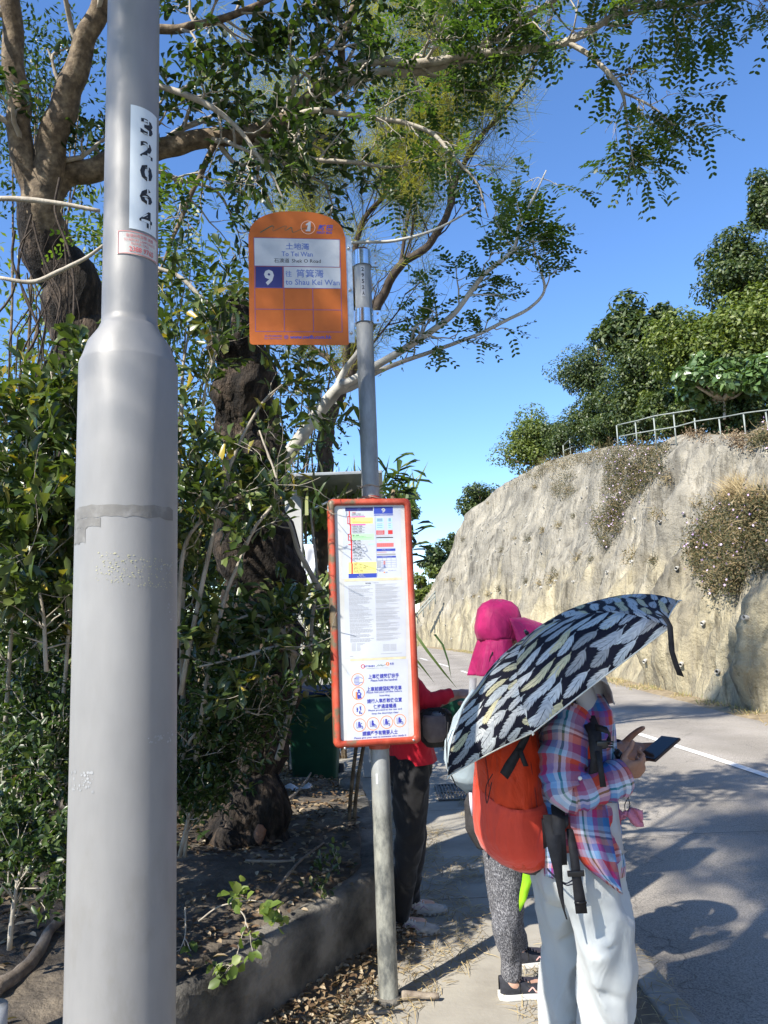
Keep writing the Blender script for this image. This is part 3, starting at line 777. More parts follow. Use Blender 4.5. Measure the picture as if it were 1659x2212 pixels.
bd = bpy.data.objects.new('flag_board', mb.mesh()); COL.objects.link(bd); bd.data.materials.append(ORANGE); bd.parent = stop
bd.location = (pc.x-pb.x, pc.y-pb.y, zb2); bd.rotation_euler = (0, 0, YAWB)
# crop coordinates (board crop) -> local
def bc(x, y):
    t = (y-75)/(1405-75); xl = 172+18*t; xr = 1120+45*t; return ((x-xl)/(xr-xl)-.5)*BW, BH*(1-t)
pr = Print(.0003, th/2+.0004); kx = BW/955; ky = BH/1330
def brect(x0, y0, x1, y1, m, l=0):
    a, b_, c_, d_ = bc(x0, y0), bc(x1, y0), bc(x1, y1), bc(x0, y1); pr.poly([d_, c_, b_, a], m, l)
brect(232, 355, 1070, 632, WHITEP); brect(245, 640, 510, 848, NAVY); brect(522, 640, 1080, 850, WHITEP)
def bline(x0, y0, x1, y1, w=5, m=PURP, l=1): pr.line([bc(x0, y0), bc(x1, y1)], w*kx, m, l)
for a in ((230, 352, 1072, 355), (232, 634, 1074, 634), (240, 850, 1085, 850), (242, 1061, 1088, 1064), (245, 1278, 1098, 1280), (230, 352, 246, 1278), (1072, 355, 1098, 1280), (520, 638, 528, 1278), (805, 850, 815, 1278)): bline(*a)
pr.text('土地灣', *bc(655, 432), h=68*ky, w=232*kx, m=FADEB, bold=.012); pr.text('To Tei Wan', *bc(652, 510), h=48*ky, w=305*kx, m=FADEB, bold=.014)
pr.text('石澳道', *bc(500, 577), h=46*ky, w=150*kx, m=BLACKP, bold=.006); pr.text('Shek O Road', *bc(742, 578), h=36*ky, w=285*kx, m=BLACKP, bold=.008)
pr.text('9', *bc(377, 748), h=155*ky, w=95*kx, m=WHITEP, bold=.04, l=2)
pr.text('往', *bc(568, 708), h=62*ky, w=62*kx, m=FADEB, bold=.01); pr.text('筲箕灣', *bc(778, 703), h=82*ky, w=268*kx, m=FADEB, bold=.01)
pr.text('to Shau Kei Wan', *bc(805, 790), h=56*ky, w=530*kx, m=FADEB, bold=.012)
pr.text('新巴', *bc(930, 236), h=60*ky, w=150*kx, m=BLUEP, bold=.02, shear=.2); pr.text('FIRST BUS', *bc(920, 288), h=24*ky, w=155*kx, m=BLUEP, bold=.02, shear=.2)
x_, y_ = bc(758, 238); pr.ring(x_, y_, 72*kx, 6*kx, flat('faded_ring', (.75, .45, .33), .5), 1)
pr.poly([bc(735, 278), bc(782, 278), bc(785, 182), bc(770, 182), bc(735, 205), bc(738, 218), bc(756, 212), bc(748, 262), bc(735, 262)], WHITEP, 2)
sq = [(290, 300), (350, 262), (398, 232), (425, 236), (412, 262), (420, 282), (470, 255), (520, 232), (548, 230), (530, 262), (545, 272), (592, 240), (600, 262), (610, 292), (660, 272), (720, 248), (805, 234)]
sqc = catmull([(a, b_, 0) for a, b_ in sq], 4)
for i in range(len(sqc)-1):
    a, b_ = sqc[i], sqc[i+1]; w = (10 if i < 10 else (8 if 40 < i < 52 else 4.5)); pr.line([bc(a.x, a.y), bc(b_.x, b_.y)], w*kx, DGREEN, 1)
pr.text('網上巴士服務資訊', *bc(420, 1322), h=18*ky, w=165*kx, m=BLUEP); pr.text('Bus information', *bc(420, 1346), h=13*ky, w=165*kx, m=BLUEP)
pr.text('@', *bc(547, 1332), h=40*ky, w=42*kx, m=BLUEP); pr.text('www.nwfb.com.hk', *bc(788, 1330), h=36*ky, w=400*kx, m=BLUEP, bold=.02, shear=.15)
pr.build('flag_lettering', bd)
# galvanised strip with bolts behind the right edge
mb = MB(); sx_ = hw+.012
mb.box((sx_, .006, BH*.42), (.027, .005, BH*.80), bev=.0015); mb.box((sx_-.016, .011, BH*.42), (.006, .022, BH*.80))
stp = mb.build('strip', GALVB, bd, world=False, smooth=False)
for q in (1285, 858, 438):
    x, z = bc(1175, q); mb = MB(); mb.cyl((sx_, .0005, z), .007, .006, 6, (0, 1, 0)); mb.ball((sx_, -.003, z), .004, 8); mb.build('bolt', BOLT, stp, world=False)

# ---------------- timetable case
YAWC = R(9.5); RC = Matrix.Rotation(YAWC, 3, 'Z')
dC = dB-.10
pcC = pb+V((-.004, -.085, 0))
CZt, CZb = z_on(1076, 805, pcC), z_on(1612, 820, pcC); CH = CZt-CZb; CW = 166*(pcC-CAM_C).length/FPX/ math.cos(YAWC)*.995
case = bpy.data.objects.new('timetable_case', None); COL.objects.link(case)
def case_ring(w, h, r, n=8):
    out = []
    for cx_, cz_, a0 in ((w/2-r, h/2-r, 0), (-w/2+r, h/2-r, 90), (-w/2+r, -h/2+r, 180), (w/2-r, -h/2+r, 270)):
        for k in range(n+1): a = R(a0+90*k/n); out.append((cx_+r*math.cos(a), cz_+r*math.sin(a)))
    return out
OUTS = case_ring(CW, CH, .026)
FR = []   # profile of the moulded frame: (inset, y, corner radius)
for ins, y, rr_ in ((.004, .055, .024), (.0, .05, .026), (.0, .012, .026), (.003, .002, .024), (.009, -.004, .021), (.020, -.007, .017), (.0275, -.004, .013), (.030, .002, .011), (.0305, .012, .011)):
    FR.append([V((x, y, z)) for x, z in case_ring(CW-2*ins, CH-2*ins, rr_)])
mb = MB(); n = len(OUTS); vs = [p for r_ in FR for p in r_]; fs = []
for i in range(len(FR)-1):
    for k in range(n): fs.append([i*n+k, (i+1)*n+k, (i+1)*n+(k+1) % n, i*n+(k+1) % n])
fs.append(list(range(n)))
mb.add(vs, fs)
m, nt, N, L, b = nmat('weathered_red_plastic'); v = texco(nt)
r = ramp(nt, [(.30, (.25, .028, .014)), (.48, (.40, .052, .022)), (.62, (.47, .095, .055)), (.76, (.50, .19, .14))]); L.new(noisetex(nt, texco(nt, (1, 1, .5)), 9, 6, .65), r.inputs[0])
sp = N.new('ShaderNodeSeparateXYZ'); L.new(v, sp.inputs[0])
edge = math_(nt, 'MULTIPLY', math_(nt, 'ADD', math_(nt, 'MULTIPLY', sp.outputs[0], -1), noisetex(nt, v, 14, 5)), 1.0)
re_ = ramp(nt, [(.60, (0, 0, 0)), (.72, (1, 1, 1))]); L.new(edge, re_.inputs[0])
L.new(mix(nt, re_.outputs[0], r.outputs[0], (.13, .10, .06)), b.inputs['Base Color']); b.inputs['Roughness'].default_value = .5
bump(nt, b, noisetex(nt, v, 60, 5), .15, .002); REDF = m
bpy.data.objects.remove(case)
case = mb.build('timetable_case', REDF, stop, world=False); autosmooth(case, 50)
case.location = (pcC.x-pb.x, pcC.y-pb.y, (CZt+CZb)/2); case.rotation_euler = (0, 0, YAWC)
def cc(x, y):
    t = (y-112)/(2068-112); xl = 66+44*t; xr = 680+72*t; return ((x-xl)/(xr-xl)-.5)*CW, CH*(.5-t)
ck = CW/622; cky = CH/1956
mb = MB(); q = case_ring(CW-.0615, CH-.0615, .011); mb.add([(x, .0085, z) for x, z in q], [list(range(len(q)))])
mb.build('backing_sheet', noisy('poster_backing', (.45, .45, .42), (.60, .61, .60), 5, .4, 0), case, world=False, smooth=False)
PAPER = noisy('poster_paper', (.46, .49, .55), (.56, .59, .64), 4, .35, 0)
def newprint(): return Print(.00025, -.0081)
def quad(pr, x0, y0, x1, y1, m, l): pr.poly([cc(x0, y1), cc(x1, y1), cc(x1, y0), cc(x0, y0)], m, l)
def tx(pr, s_, x, y, h, w=None, m=BLACKP, bold=0, align='C', l=3): pr.text(s_, *cc(x, y), h=h*cky, w=(w*ck if w else None), m=m, bold=bold, align=align, l=l)
# poster 1: route and timetable
pr = newprint(); quad(pr, 178, 180, 606, 762, PAPER, 0)
quad(pr, 197, 184, 400, 214, NAVY, 1); quad(pr, 406, 182, 547, 240, BLUEP, 1); tx(pr, '9', 477, 212, 38, 30, WHITEP, .04, l=2); tx(pr, '石澳', 298, 193, 11, m=FADEB, l=2); tx(pr, 'Shek O', 298, 206, 8, m=FADEB, l=2)
quad(pr, 236, 268, 400, 318, YELP, 1); quad(pr, 240, 258, 342, 267, PINKP, 1); quad(pr, 243, 322, 345, 331, PINKP, 1); quad(pr, 245, 402, 407, 452, GRNP, 1)
quad(pr, 220, 630, 424, 722, YELP, 1); quad(pr, 220, 722, 426, 757, BLUEP, 1); quad(pr, 366, 480, 410, 493, CYANP, 1)
for x0, y0, x1, y1 in ((222, 215, 230, 255), (212, 255, 218, 318), (212, 255, 232, 261), (212, 314, 232, 320), (226, 255, 234, 330), (230, 320, 240, 405), (216, 400, 222, 452), (216, 400, 240, 406), (216, 448, 242, 454), (234, 405, 243, 470), (219, 484, 240, 491), (237, 452, 247, 640), (240, 640, 251, 722)): quad(pr, x0, y0, x1, y1, REDP, 2)
tx(pr, '林邊道', 310, 733, 0.1); tx(pr, '筲箕灣', 312, 735, 12, m=WHITEP); tx(pr, 'Shau Kei Wan', 312, 749, 8, m=WHITEP)
stops = [(243, '石澳廣場 · 石澳道', 'Shek O Plaza, Shek O Rd'), (343, '石澳道11號 · 石澳道', '11 Shek O Rd, Shek O Rd'), (365, '石澳道7號 · 石澳道', '7 Shek O Rd, Shek O Rd'), (387, '石澳道4號 · 石澳道', '4 Shek O Rd, Shek O Rd'), (462, '石礦場 · 石澳道', 'Quarry, Shek O Rd'), (485, '土地灣 · 石澳道', 'To Tei Wan, Shek O Rd'), (509, '爛泥灣 · 石澳道', 'Lan Nai Wan, Shek O Rd'), (532, '龍脊 · 石澳道', "Dragon's Back, Shek O Rd"), (555, '歌連臣角 · 石澳道', 'Cape Collinson, Shek O Rd'), (578, '大潭道 · 石澳道', 'Tai Tam Rd, Shek O Rd'), (603, '愛秩序灣 · 大潭道', 'Tai Tam Rd'), (658, '山翠苑 · 大潭道', 'Shan Tsui Court, Tai Tam Rd'), (682, '筲箕灣官立中學 · 柴灣道', 'Shau Kei Wan Sch, Chai Wan Rd'), (706, '阿公岩道 · 柴灣道', 'A Kung Ngam Rd, Chai Wan Rd')]
for y, a, b_ in stops: x = 243+(y-240)*.032; tx(pr, a, x, y-5, 9, m=BLACKP, align='L', bold=.01); tx(pr, b_, x, y+6, 8, m=BLACKP, align='L')
tx(pr, '大浪灣', 243, 277, 9, align='L', bold=.01); tx(pr, 'Big Wave Bay', 243, 288, 7, align='L'); tx(pr, '鶴咀 · 鶴咀道', 247, 412, 9, align='L', bold=.01); tx(pr, "Cape D'Aguilar, Cape D'Aguilar Rd", 249, 423, 7, align='L')
for i in range(4): quad(pr, 247, 297+i*5, 247+(150 if i else 60)-i*4, 299+i*5, ORNP, 2)
for i in range(3): quad(pr, 250, 431+i*6, 390-i*12, 433+i*6, flat('leaf_print', (.2, .5, .2), .5) if i == 0 else GRNP, 2)
for y, t_ in ((226, '$7.20'), (643, '$4.10')): tx(pr, t_, 260+(y-226)*.03, y, 10, m=REDP, bold=.03)
quad(pr, 408, 245, 548, 254, BLUEP, 1); tx(pr, '服務時間 Timetable', 478, 249.5, 6, m=WHITEP)
for a in ((420, 275, 478, 308), (505, 275, 540, 308), (422, 318, 480, 368), (508, 318, 543, 368)): quad(pr, *a, CYANP, 1)
for k in range(7):
    y = 279+k*6.5 if k < 4 else 322+(k-4)*14; quad(pr, 428, y, 470, y+2.6, NAVY, 2); quad(pr, 514, y, 532, y+2.6, NAVY, 2)
quad(pr, 424, 376, 484, 410, REDP, 1); quad(pr, 511, 376, 545, 408, REDP, 1)
for k in range(3): quad(pr, 430, 380+k*10, 477, 383+k*10, PAPER, 2)
for k, (y, m_) in enumerate([(414, LGREYP), (421, LGREYP), (428, LGREYP), (444, CYANP)]): quad(pr, 424, y, 540-k*9, y+2, m_, 1)
quad(pr, 424, 432, 548, 439, BLACKP, 1); quad(pr, 440, 453, 470, 462, GRNP, 1); quad(pr, 492, 453, 520, 462, GRNP, 1)
quad(pr, 427, 480, 552, 512, REDTXT, 1)
for k in range(8): quad(pr, 429+k*15.6, 483, 430+k*15.6, 510, REDP, 2)
quad(pr, 426, 526, 565, 546, BLUEP, 1); tx(pr, '分段收費 Section Fares', 495, 536, 7, m=WHITEP); quad(pr, 428, 567, 566, 580, GREYP, 1); quad(pr, 428, 553, 500, 556, REDP, 1); tx(pr, '$5.80', 550, 556, 6, m=REDP)
quad(pr, 427, 586, 569, 599, BLUEP, 1); tx(pr, '八達通轉乘優惠 Bus-Bus Interchange', 498, 592.5, 6, m=WHITEP)
for x in (428, 468, 500, 532, 570): pr.line([cc(x, 602), cc(x+2, 680)], 1.2*ck, FADEB, 1)
for y in (602, 622, 640, 658, 678): pr.line([cc(428, y), cc(571, y)], 1.2*ck, FADEB, 1)
for k in range(9): quad(pr, 476, 626+k*6, 490, 629+k*6, REDP if k < 5 else BLUEP, 2); quad(pr, 432, 626+k*6, 460, 628+k*6, GREYP, 2)
tx(pr, '2873 0818', 462, 706, 7, m=BLUEP); tx(pr, 'www.nwstbus.com.hk', 540, 704, 5, m=BLUEP); pr.disc(*cc(482, 718), 5*ck, ORNP, 2); tx(pr, '新巴', 498, 718, 8, m=BLUEP, bold=.02)
pr.line([cc(414, 182), cc(430, 750)], 1.3*ck, FADEB, 1); pr.frame(*cc(178, 762), *cc(604, 180), .0006, LGREYP, 1) if False else None
pr.build('route_poster', case)
# poster 2: small print notice
pr = newprint(); quad(pr, 190, 785, 640, 1390, PAPER, 0); tx(pr, '乘客須知', 362, 802, 11, bold=.01); tx(pr, 'Passenger Notice', 420, 800, 6)
rng = random.Random(3); y = 818; k = 0
while y < 1265:
    para = rng.randint(1, 4)
    for j in range(para):
        sl = (y-818)*.03
        w1 = rng.uniform(.75, 1) if j < para-1 else rng.uniform(.35, .9)
        x = 218+sl; e = x+180*w1
        while x < e: ww = rng.uniform(8, 30); quad(pr, x, y, min(x+ww, e), y+3.4, GREYP, 1); x += ww+2.2
        w2 = rng.uniform(.85, 1) if j < para-1 else rng.uniform(.4, .95); quad(pr, 414+sl*.6, y-6, 414+sl*.6+186*w2, y-4.2, LGREYP if rng.random() < .5 else GREYP, 1)
        quad(pr, 414+sl*.6, y-2, 414+sl*.6+186*w2*rng.uniform(.8, 1), y-.2, LGREYP, 1)
        y += 7.4
    y += 2.4
for k in range(7): quad(pr, 240, 1275+k*9, 272, 1278+k*9, GREYP, 1); quad(pr, 278, 1275+k*9, 278+rng.uniform(25, 60), 1278+k*9, GREYP, 1); quad(pr, 470, 1292+k*8, 520, 1294.5+k*8, GREYP, 1); quad(pr, 524, 1292+k*8, 570, 1294.5+k*8, GREYP, 1)
quad(pr, 455, 1362, 610, 1365, GREYP, 1); quad(pr, 228, 1372, 252, 1376, GREYP, 1)
pr.build('notice_poster', case)
# poster 3: please hold the handrail
pr = newprint(); quad(pr, 206, 1412, 655, 2022, PAPER, 0)
quad(pr, 190, 762, 610, 784, TANP, 0); quad(pr, 230, 1393, 640, 1411, TANP, 0)
PB = flat('poster_blue', (.045, .05, .36), .5)
pr.ring(*cc(322, 1455), 15*ck, 5*ck, REDP, 1); tx(pr, 'CITYBUS', 362, 1455, 12, 66, PB, .03); tx(pr, '城巴', 398, 1455, 12, 22, PB, .02)
for i in range(len(sqc)-1):
    a, b_ = sqc[i], sqc[i+1]; f_ = lambda p: cc(422+(p.x-290)*.135, 1450+(p.y-240)*.19); pr.line([f_(a), f_(b_)], 2.4*ck, DGREEN, 1)
pr.disc(*cc(504, 1444), 13*ck, ORNP, 1); tx(pr, '1', 504, 1444, 16, 6, PAPER, .03); tx(pr, '新巴', 535, 1442, 13, 28, PB, .03); tx(pr, 'FIRST BUS', 535, 1452, 5, 28, PB)
tx(pr, '新創建集團成員 Members of NWS Holdings', 428, 1473, 8, 155, GREYP)
rows = [(1536, '上車後請緊握扶手', 222, 36), (1633, '上車前請摺起嬰兒車', 252, 36), (1725, '請行入車廂較後位置', 250, 34), (1768, '保持通道暢通', 165, 34), (1968, '請讓座予有需要人士', 252, 36)]
xs_ = {1536: 474, 1633: 478, 1725: 480, 1768: 482, 1968: 446}
for y, s_, w, h in rows: tx(pr, s_, xs_[y], y, h, w, PB, .022)
for y, s_, w, x in ((1567, 'Please hold the handrail', 190, 476), (1660, 'Please fold your stroller before', 255, 478), (1687, 'boarding', 72, 480), (1797, 'Please proceed to the rear and', 240, 484), (1822, 'keep the doorways clear', 192, 484), (2000, 'Please give your seat to someone who needs it', 370, 448)): tx(pr, s_, x, y, 17, w, PB, .012)
RO = flat('poster_ring', (.80, .28, .12), .5)
for x, y in ((284, 1556), (289, 1661), (292, 1784), (297, 1902), (395, 1898), (495, 1892), (593, 1886)): pr.ring(*cc(x, y), 46*ck, 5.5*ck, RO, 1)
def pl_(pts, m=PB, l=2): pr.poly([cc(a, b_) for a, b_ in pts][::-1], m, l)
# hand on a rail
quad(pr, 268, 1522, 292, 1545, flat('rail_tint', (.42, .45, .75), .5), 2); quad(pr, 266, 1580, 290, 1596, flat('rail_tint_low', (.42, .45, .75), .5), 2)
for k in range(4): pr.line([cc(258, 1550+k*10), cc(262, 1545+k*10), cc(290, 1546+k*10), cc(294, 1552+k*10)], 2.2*ck, PB, 3)
pr.line([cc(262, 1545), cc(275, 1535), cc(300, 1536), cc(322, 1548)], 2.4*ck, PB, 3); pr.line([cc(262, 1588), cc(290, 1590), cc(300, 1578), cc(324, 1576)], 2.4*ck, PB, 3)
# person with folded pram
pr.disc(*cc(291, 1640), 8*ck, PB, 2); pl_([(278, 1652), (300, 1650), (312, 1664), (306, 1680), (313, 1700), (283, 1702), (279, 1680)]); quad(pr, 268, 1648, 280, 1702, ORNP, 2); pl_([(288, 1658), (302, 1662), (298, 1672), (286, 1670)], PAPER, 3)
# footprints
for cx_, cy_, a in ((302, 1772, .2), (280, 1782, -.1), (298, 1808, 1.2)):
    x0, z0_ = cc(cx_, cy_)
    for u_, r1_, r2_ in ((0, 6, 9), (13, 5, 5)):
        xx, zz = x0+math.sin(a)*u_*ck, z0_-math.cos(a)*u_*ck; pr.disc(xx, zz, r1_*ck, PB, 2, ry=r2_*ck)
    for k in range(4): pr.disc(x0+(-5+k*3.6)*ck, z0_+11*ck, 1.7*ck, PB, 2)
# four seated figures
for k, (x, y) in enumerate(((297, 1902), (395, 1898), (495, 1892), (593, 1886))):
    pr.line([cc(x-22, y-22), cc(x-20, y+20), cc(x+8, y+18), cc(x+26, y+32)], 3.2*ck, PB, 2); pr.disc(*cc(x-4, y-18), 7.5*ck, PB, 2)
    pl_([(x-12, y-12), (x+2, y-12), (x+10, y+2), (x+12, y+14), (x-12, y+14)]); pr.line([cc(x+4, y+8), cc(x+18, y+8), cc(x+24, y+24)], 5*ck, PB, 2)
    if k == 0: pr.line([cc(x+2, y-6), cc(x+16, y-14)], 4*ck, PB, 3)
    if k == 2: pr.line([cc(x+6, y-8), cc(x+20, y-8)], 5*ck, PB, 3)
    if k == 3: pr.disc(*cc(x+8, y-6), 5*ck, PB, 3)
pr.build('courtesy_poster', case)
for x, y in ((187, 2065), (690, 2036)):
    a, z = cc(x, y); mb = MB(); mb.ball((a, -.0065, z), (.0052, .0026, .0052), 12); mb.build('screw', BOLT, case, world=False)
mb = MB(); mb.lathe([(BR*1.1, CZt-.004), (BR*1.12, CZt+.012), (BR*1.04, CZt+.020)], 32); mb.build('top_collar', REDF, stop, world=False)
mb = MB(); mb.lathe([(BR*1.12, CZb-.02), (BR*1.12, CZb+.004)], 32); mb.build('bottom_collar', REDF, stop, world=False)
# string ties on the pole
mb = MB()
for zz, rr_ in ((CZt+.012, 1.16), (CZt+.068, 1.05)):
    mb.tube([(BR*rr_*math.cos(a*.35), BR*rr_*math.sin(a*.35), zz+.004*math.sin(a*1.1)) for a in range(19)], .0022, 6)
    mb.tube([(BR*rr_*math.cos(fa), BR*rr_*math.sin(fa)-.002, zz), (-.03, -BR*1.3, zz-.008), (-.06, -BR*1.35, zz-.004), (-.05, -BR*1.4, zz-.02)], .0018, 6)
mb.build('string_tie', flat('old_string', (.35, .31, .24), .9), pole, world=False)
# ============================================================ SHELTER, BIN
sp0 = at(645, 1600, 7.4); SZ = z_on(1060, 640, sp0)
sh = empty('bus_shelter', (sp0.x, sp0.y, .05), 'pale grey metal bus shelter with a tilted canopy, half hidden behind the dark trunk', 'bus shelter')
mb = MB(); mb.box((0, 0, SZ/2-.05), (.17, .11, SZ), bev=.008); mb.build('column', noisy('shelter_paint', (.36, .37, .37), (.48, .49, .48), 4, .5, .1, .002), sh, world=False, smooth=False)
mb = MB(); mb.box((0, 0, 0), (1.05, 1.3, .035), Matrix.Rotation(R(-4), 3, 'X'), bev=.008)
o = mb.build('canopy', noisy('canopy_steel', (.34, .36, .37), (.46, .48, .49), 5, .3, .1, .002, metal=.5), sh, world=False, smooth=False); o.location = (.40, .3, SZ+.0)
mb = MB(); mb.tube([(.05, .0, SZ-.32), (.6, .1, SZ-.04)], .018, 12); mb.tube([(-.03, .0, SZ-.20), (-.3, .1, SZ-.06)], .018, 12); mb.build('brace', STEEL, sh, world=False)
mb = MB(); mb.box((.66, .5, SZ/2-.05), (.10, .10, SZ), bev=.006); mb.build('column', bpy.data.materials['shelter_paint'], sh, world=False, smooth=False)
mb = MB()
g = []
for i in range(9):
    z = SZ-.62-.075*i; g.append([(.10+.02*math.sin(i*.9)+.11*j/4, -.07-.02*math.sin(i*1.1+j), z) for j in range(5)])
mb.sheet(g, thick=.003); tag(mb.build('paper_notice', flat('white_plastic_sheet', (.6, .63, .7), .5), None, world=False), 'limp white paper notice hanging on the shelter column', 'notice')
bpy.data.objects['paper_notice'].location = (sp0.x, sp0.y, .05)
bn0 = at(682, 1600, 6.9); bn = empty('wheelie_bin', (bn0.x, bn0.y, .08), 'dark green plastic wheelie bin standing under the bus shelter', 'bin')
GB = noisy('green_plastic', (.008, .05, .028), (.014, .075, .04), 6, .45, .05, .002)
mb = MB(); secs = []
for z, w, d in ((.06, .36, .40), (.10, .38, .42), (.75, .46, .52), (.80, .47, .54), (.82, .49, .56), (.86, .49, .56)):
    r_ = .04; pts = case_ring(w, d, r_, 4); secs.append([V((x, y, z)) for x, y in pts])
n = len(secs[0]); vs = [p for s_ in secs for p in s_]; fs = [[i*n+k, i*n+(k+1) % n, (i+1)*n+(k+1) % n, (i+1)*n+k] for i in range(len(secs)-1) for k in range(n)]+[list(range(n))[::-1], [(len(secs)-1)*n+k for k in range(n)]]
mb.add(vs, fs); autosmooth(mb.build('body', GB, bn, world=False), 40)
mb = MB(); mb.box((0, 0, .90), (.51, .58, .05), bev=.02); mb.box((0, .28, .88), (.40, .05, .04), bev=.01); mb.build('lid', noisy('blue_lid', (.008, .03, .10), (.012, .045, .14), 6, .45, 0), bn, world=False)
for s_ in (-1, 1):
    mb = MB(); mb.cyl((s_*.21, .22, .10), .10, .05, 20, (1, 0, 0)); mb.build('wheel', flat('tyre_rubber', (.02, .02, .02), .8), bn, world=False)

# ============================================================ RAILINGS
RAILM = noisy('railing_paint', (.20, .22, .20), (.30, .33, .30), 5, .5, 0)
def railing(label, posts, rails, r=.017):
    """posts: (x, ytop, ybase, d); rails: lists of (x,y,d)"""
    b0 = at(posts[0][0], posts[0][2], posts[0][3]); t = empty('railing', b0, label, 'railing')
    for x, y0, y1, d in posts:
        mb = MB(); base = at(x, y1, d); top = at(x, y0, d); top = V((base.x, base.y, top.z))
        mb.tube([base-V((0, 0, .35)), top], r*1.15, 10); mb.build('post', RAILM, t)
    for rl in rails:
        mb = MB(); mb.tube([at(x, y, d) for x, y, d in rl], r, 10); mb.build('rail', RAILM, t)
dA = [(cliff_hit(px, py+12)[2] or 20)+.9 for px, py in ((1375, 942), (1416, 945), (1460, 946), (1503, 930), (1557, 942))]
dm = sorted(dA)[2]; print('rail depth', dA)
dd = lambda x: dm+(1460-x)*.012
railing('longer pale railing along the top of the rock slope above the rounded boulder', [(x, y0, y1, dd(x)) for x, y0, y1 in ((1334, 918, 945), (1375, 909, 942), (1416, 898, 945), (1460, 888, 947), (1503, 902, 932), (1557, 902, 940), (1610, 890, 930), (1659, 884, 930), (1720, 878, 930))],
        [[(x, y, dd(x)) for x, y in ((1334, 918), (1375, 909), (1416, 898), (1455, 892), (1500, 885))], [(x, y, dd(x)) for x, y in ((1338, 943), (1375, 936), (1416, 929), (1460, 922), (1503, 910), (1557, 902))], [(x, y, dd(x)) for x, y in ((1557, 902), (1610, 892), (1720, 878))]])
d2 = (cliff_hit(1235, 1000)[2] or 28)+1
railing('short bent railing on the grassy crest beside the round bush', [(1218, 961, 985, d2+.4), (1233, 946, 982, d2), (1256, 944, 978, d2), (1281, 937, 975, d2)],
        [[(1218, 961, d2+.4), (1233, 946, d2), (1244, 942, d2)], [(1218, 974, d2+.4), (1235, 966, d2), (1258, 962, d2), (1287, 956, d2)]], .026)
d3 = 52
railing('distant stair railing climbing the far end of the rock slope', [(902, 1322, 1336, d3), (914, 1307, 1322, d3), (928, 1291, 1306, d3), (940, 1278, 1294, d3)],
        [[(899, 1326, d3), (914, 1307, d3), (941, 1277, d3)], [(899, 1333, d3), (914, 1315, d3), (941, 1286, d3)]], .04)

# ============================================================ DRAIN PIPES in the rock face
PIPE = noisy('white_pvc', (.22, .21, .19), (.48, .47, .43), 30, .5, 0); HOLE = flat('pipe_hole', (.01, .01, .01), .9)
crop = lambda x, y: ((1550+x*.8885)/1.8228, (1500+y*.8885)/1.8228)
big = [((1440, 1287), 'open white drain pipe low in the rock face, right of the umbrella strap'), ((1278, 1252), 'drain pipe beside the tip of the hanging umbrella strap'), ((1118, 1238), 'drain pipe in the rock face under the umbrella canopy edge'), ((1377, 1069), 'drain pipe in the rock face just right of the umbrella tip'), ((1568, 1050), 'drain pipe farthest right in the yellowish lower rock'),
       ((1285, 586), 'white drain pipe between the two upper creeper patches'), ((1072, 612), 'white drain pipe beside the middle creeper patch'), ((1183, 622), 'drain pipe under the small tuft in mid slope'), ((950, 848), 'white drain pipe in the grey bare rock band'), ((1258, 828), 'half hidden drain pipe left of the big creeper'), ((835, 518), 'topmost white drain pipe, below the crest weeds')]
small = [(740, 527), (668, 562), (535, 600), (590, 600), (505, 625), (472, 640), (455, 608), (420, 635), (395, 662), (418, 670), (368, 690), (345, 735), (452, 755), (488, 770), (540, 720), (605, 720), (592, 762), (655, 760), (740, 702), (745, 650), (320, 815), (345, 775), (372, 800), (420, 790), (258, 1142), (125, 1082), (345, 950), (310, 965), (380, 955), (435, 940), (475, 935), (520, 930), (560, 915), (590, 905), (657, 915), (700, 905), (720, 885), (800, 890), (230, 1080), (370, 1085), (490, 660), (860, 470), (1060, 800), (700, 640)]
def pipe(px, py, label, group=None, s_=1):
    h, n_, d = cliff_hit(px, py)
    if h is None: return
    n_ = (n_+V((-.3, -.25, -.25))).normalized(); t = empty('drain_pipe', h, label, 'drain pipe', group)
    mb = MB(); q = n_.to_track_quat('Z', 'Y').to_matrix(); r0, r1 = .045*s_, .036*s_; L_ = .10*s_
    prof = [(r0, -.05), (r0, L_), (r1, L_), (r1, -.03)]
    m_ = MB(); m_.lathe(prof, 18); m_.v = [q @ v for v in m_.v]; m_.build('pipe_wall', PIPE, t, world=False)
    m_ = MB(); m_.add([(r1*math.cos(a*.4189), r1*math.sin(a*.4189), L_*.55) for a in range(15)], [list(range(15))]); m_.v = [q @ v for v in m_.v]; m_.build('pipe_mouth', HOLE, t, world=False)
for (c_, lab) in big: pipe(*crop(*c_), lab, s_=.9)
for c_ in small:
    px, py = crop(*c_); h, n_, d = cliff_hit(px, py)
    if h is not None: pipe(px, py, 'small white drain pipe stub in the far part of the rock slope', 'small drain pipes in the rock slope', s_=.85)
# drain grating in the pavement
gp = ground(985, 1712); GR = MB()
ang = 0
for k in range(11): GR.box((-.15+.03*k, 0, .006), (.012, .60, .016))
GR.box((0, .31, .006), (.36, .02, .018)); GR.box((0, -.31, .006), (.36, .02, .018)); GR.box((.17, 0, .006), (.02, .6, .018)); GR.box((-.17, 0, .006), (.02, .6, .018)); GR.box((0, 0, .0045), (.34, .02, .012))
o = GR.build('drain_grate', noisy('cast_iron', (.04, .035, .03), (.10, .09, .08), 12, .6, .2, .002), None, smooth=False); o.location = gp
tag(o, 'dark cast iron drain grate set in the pavement behind the backpacks', 'drain grate')
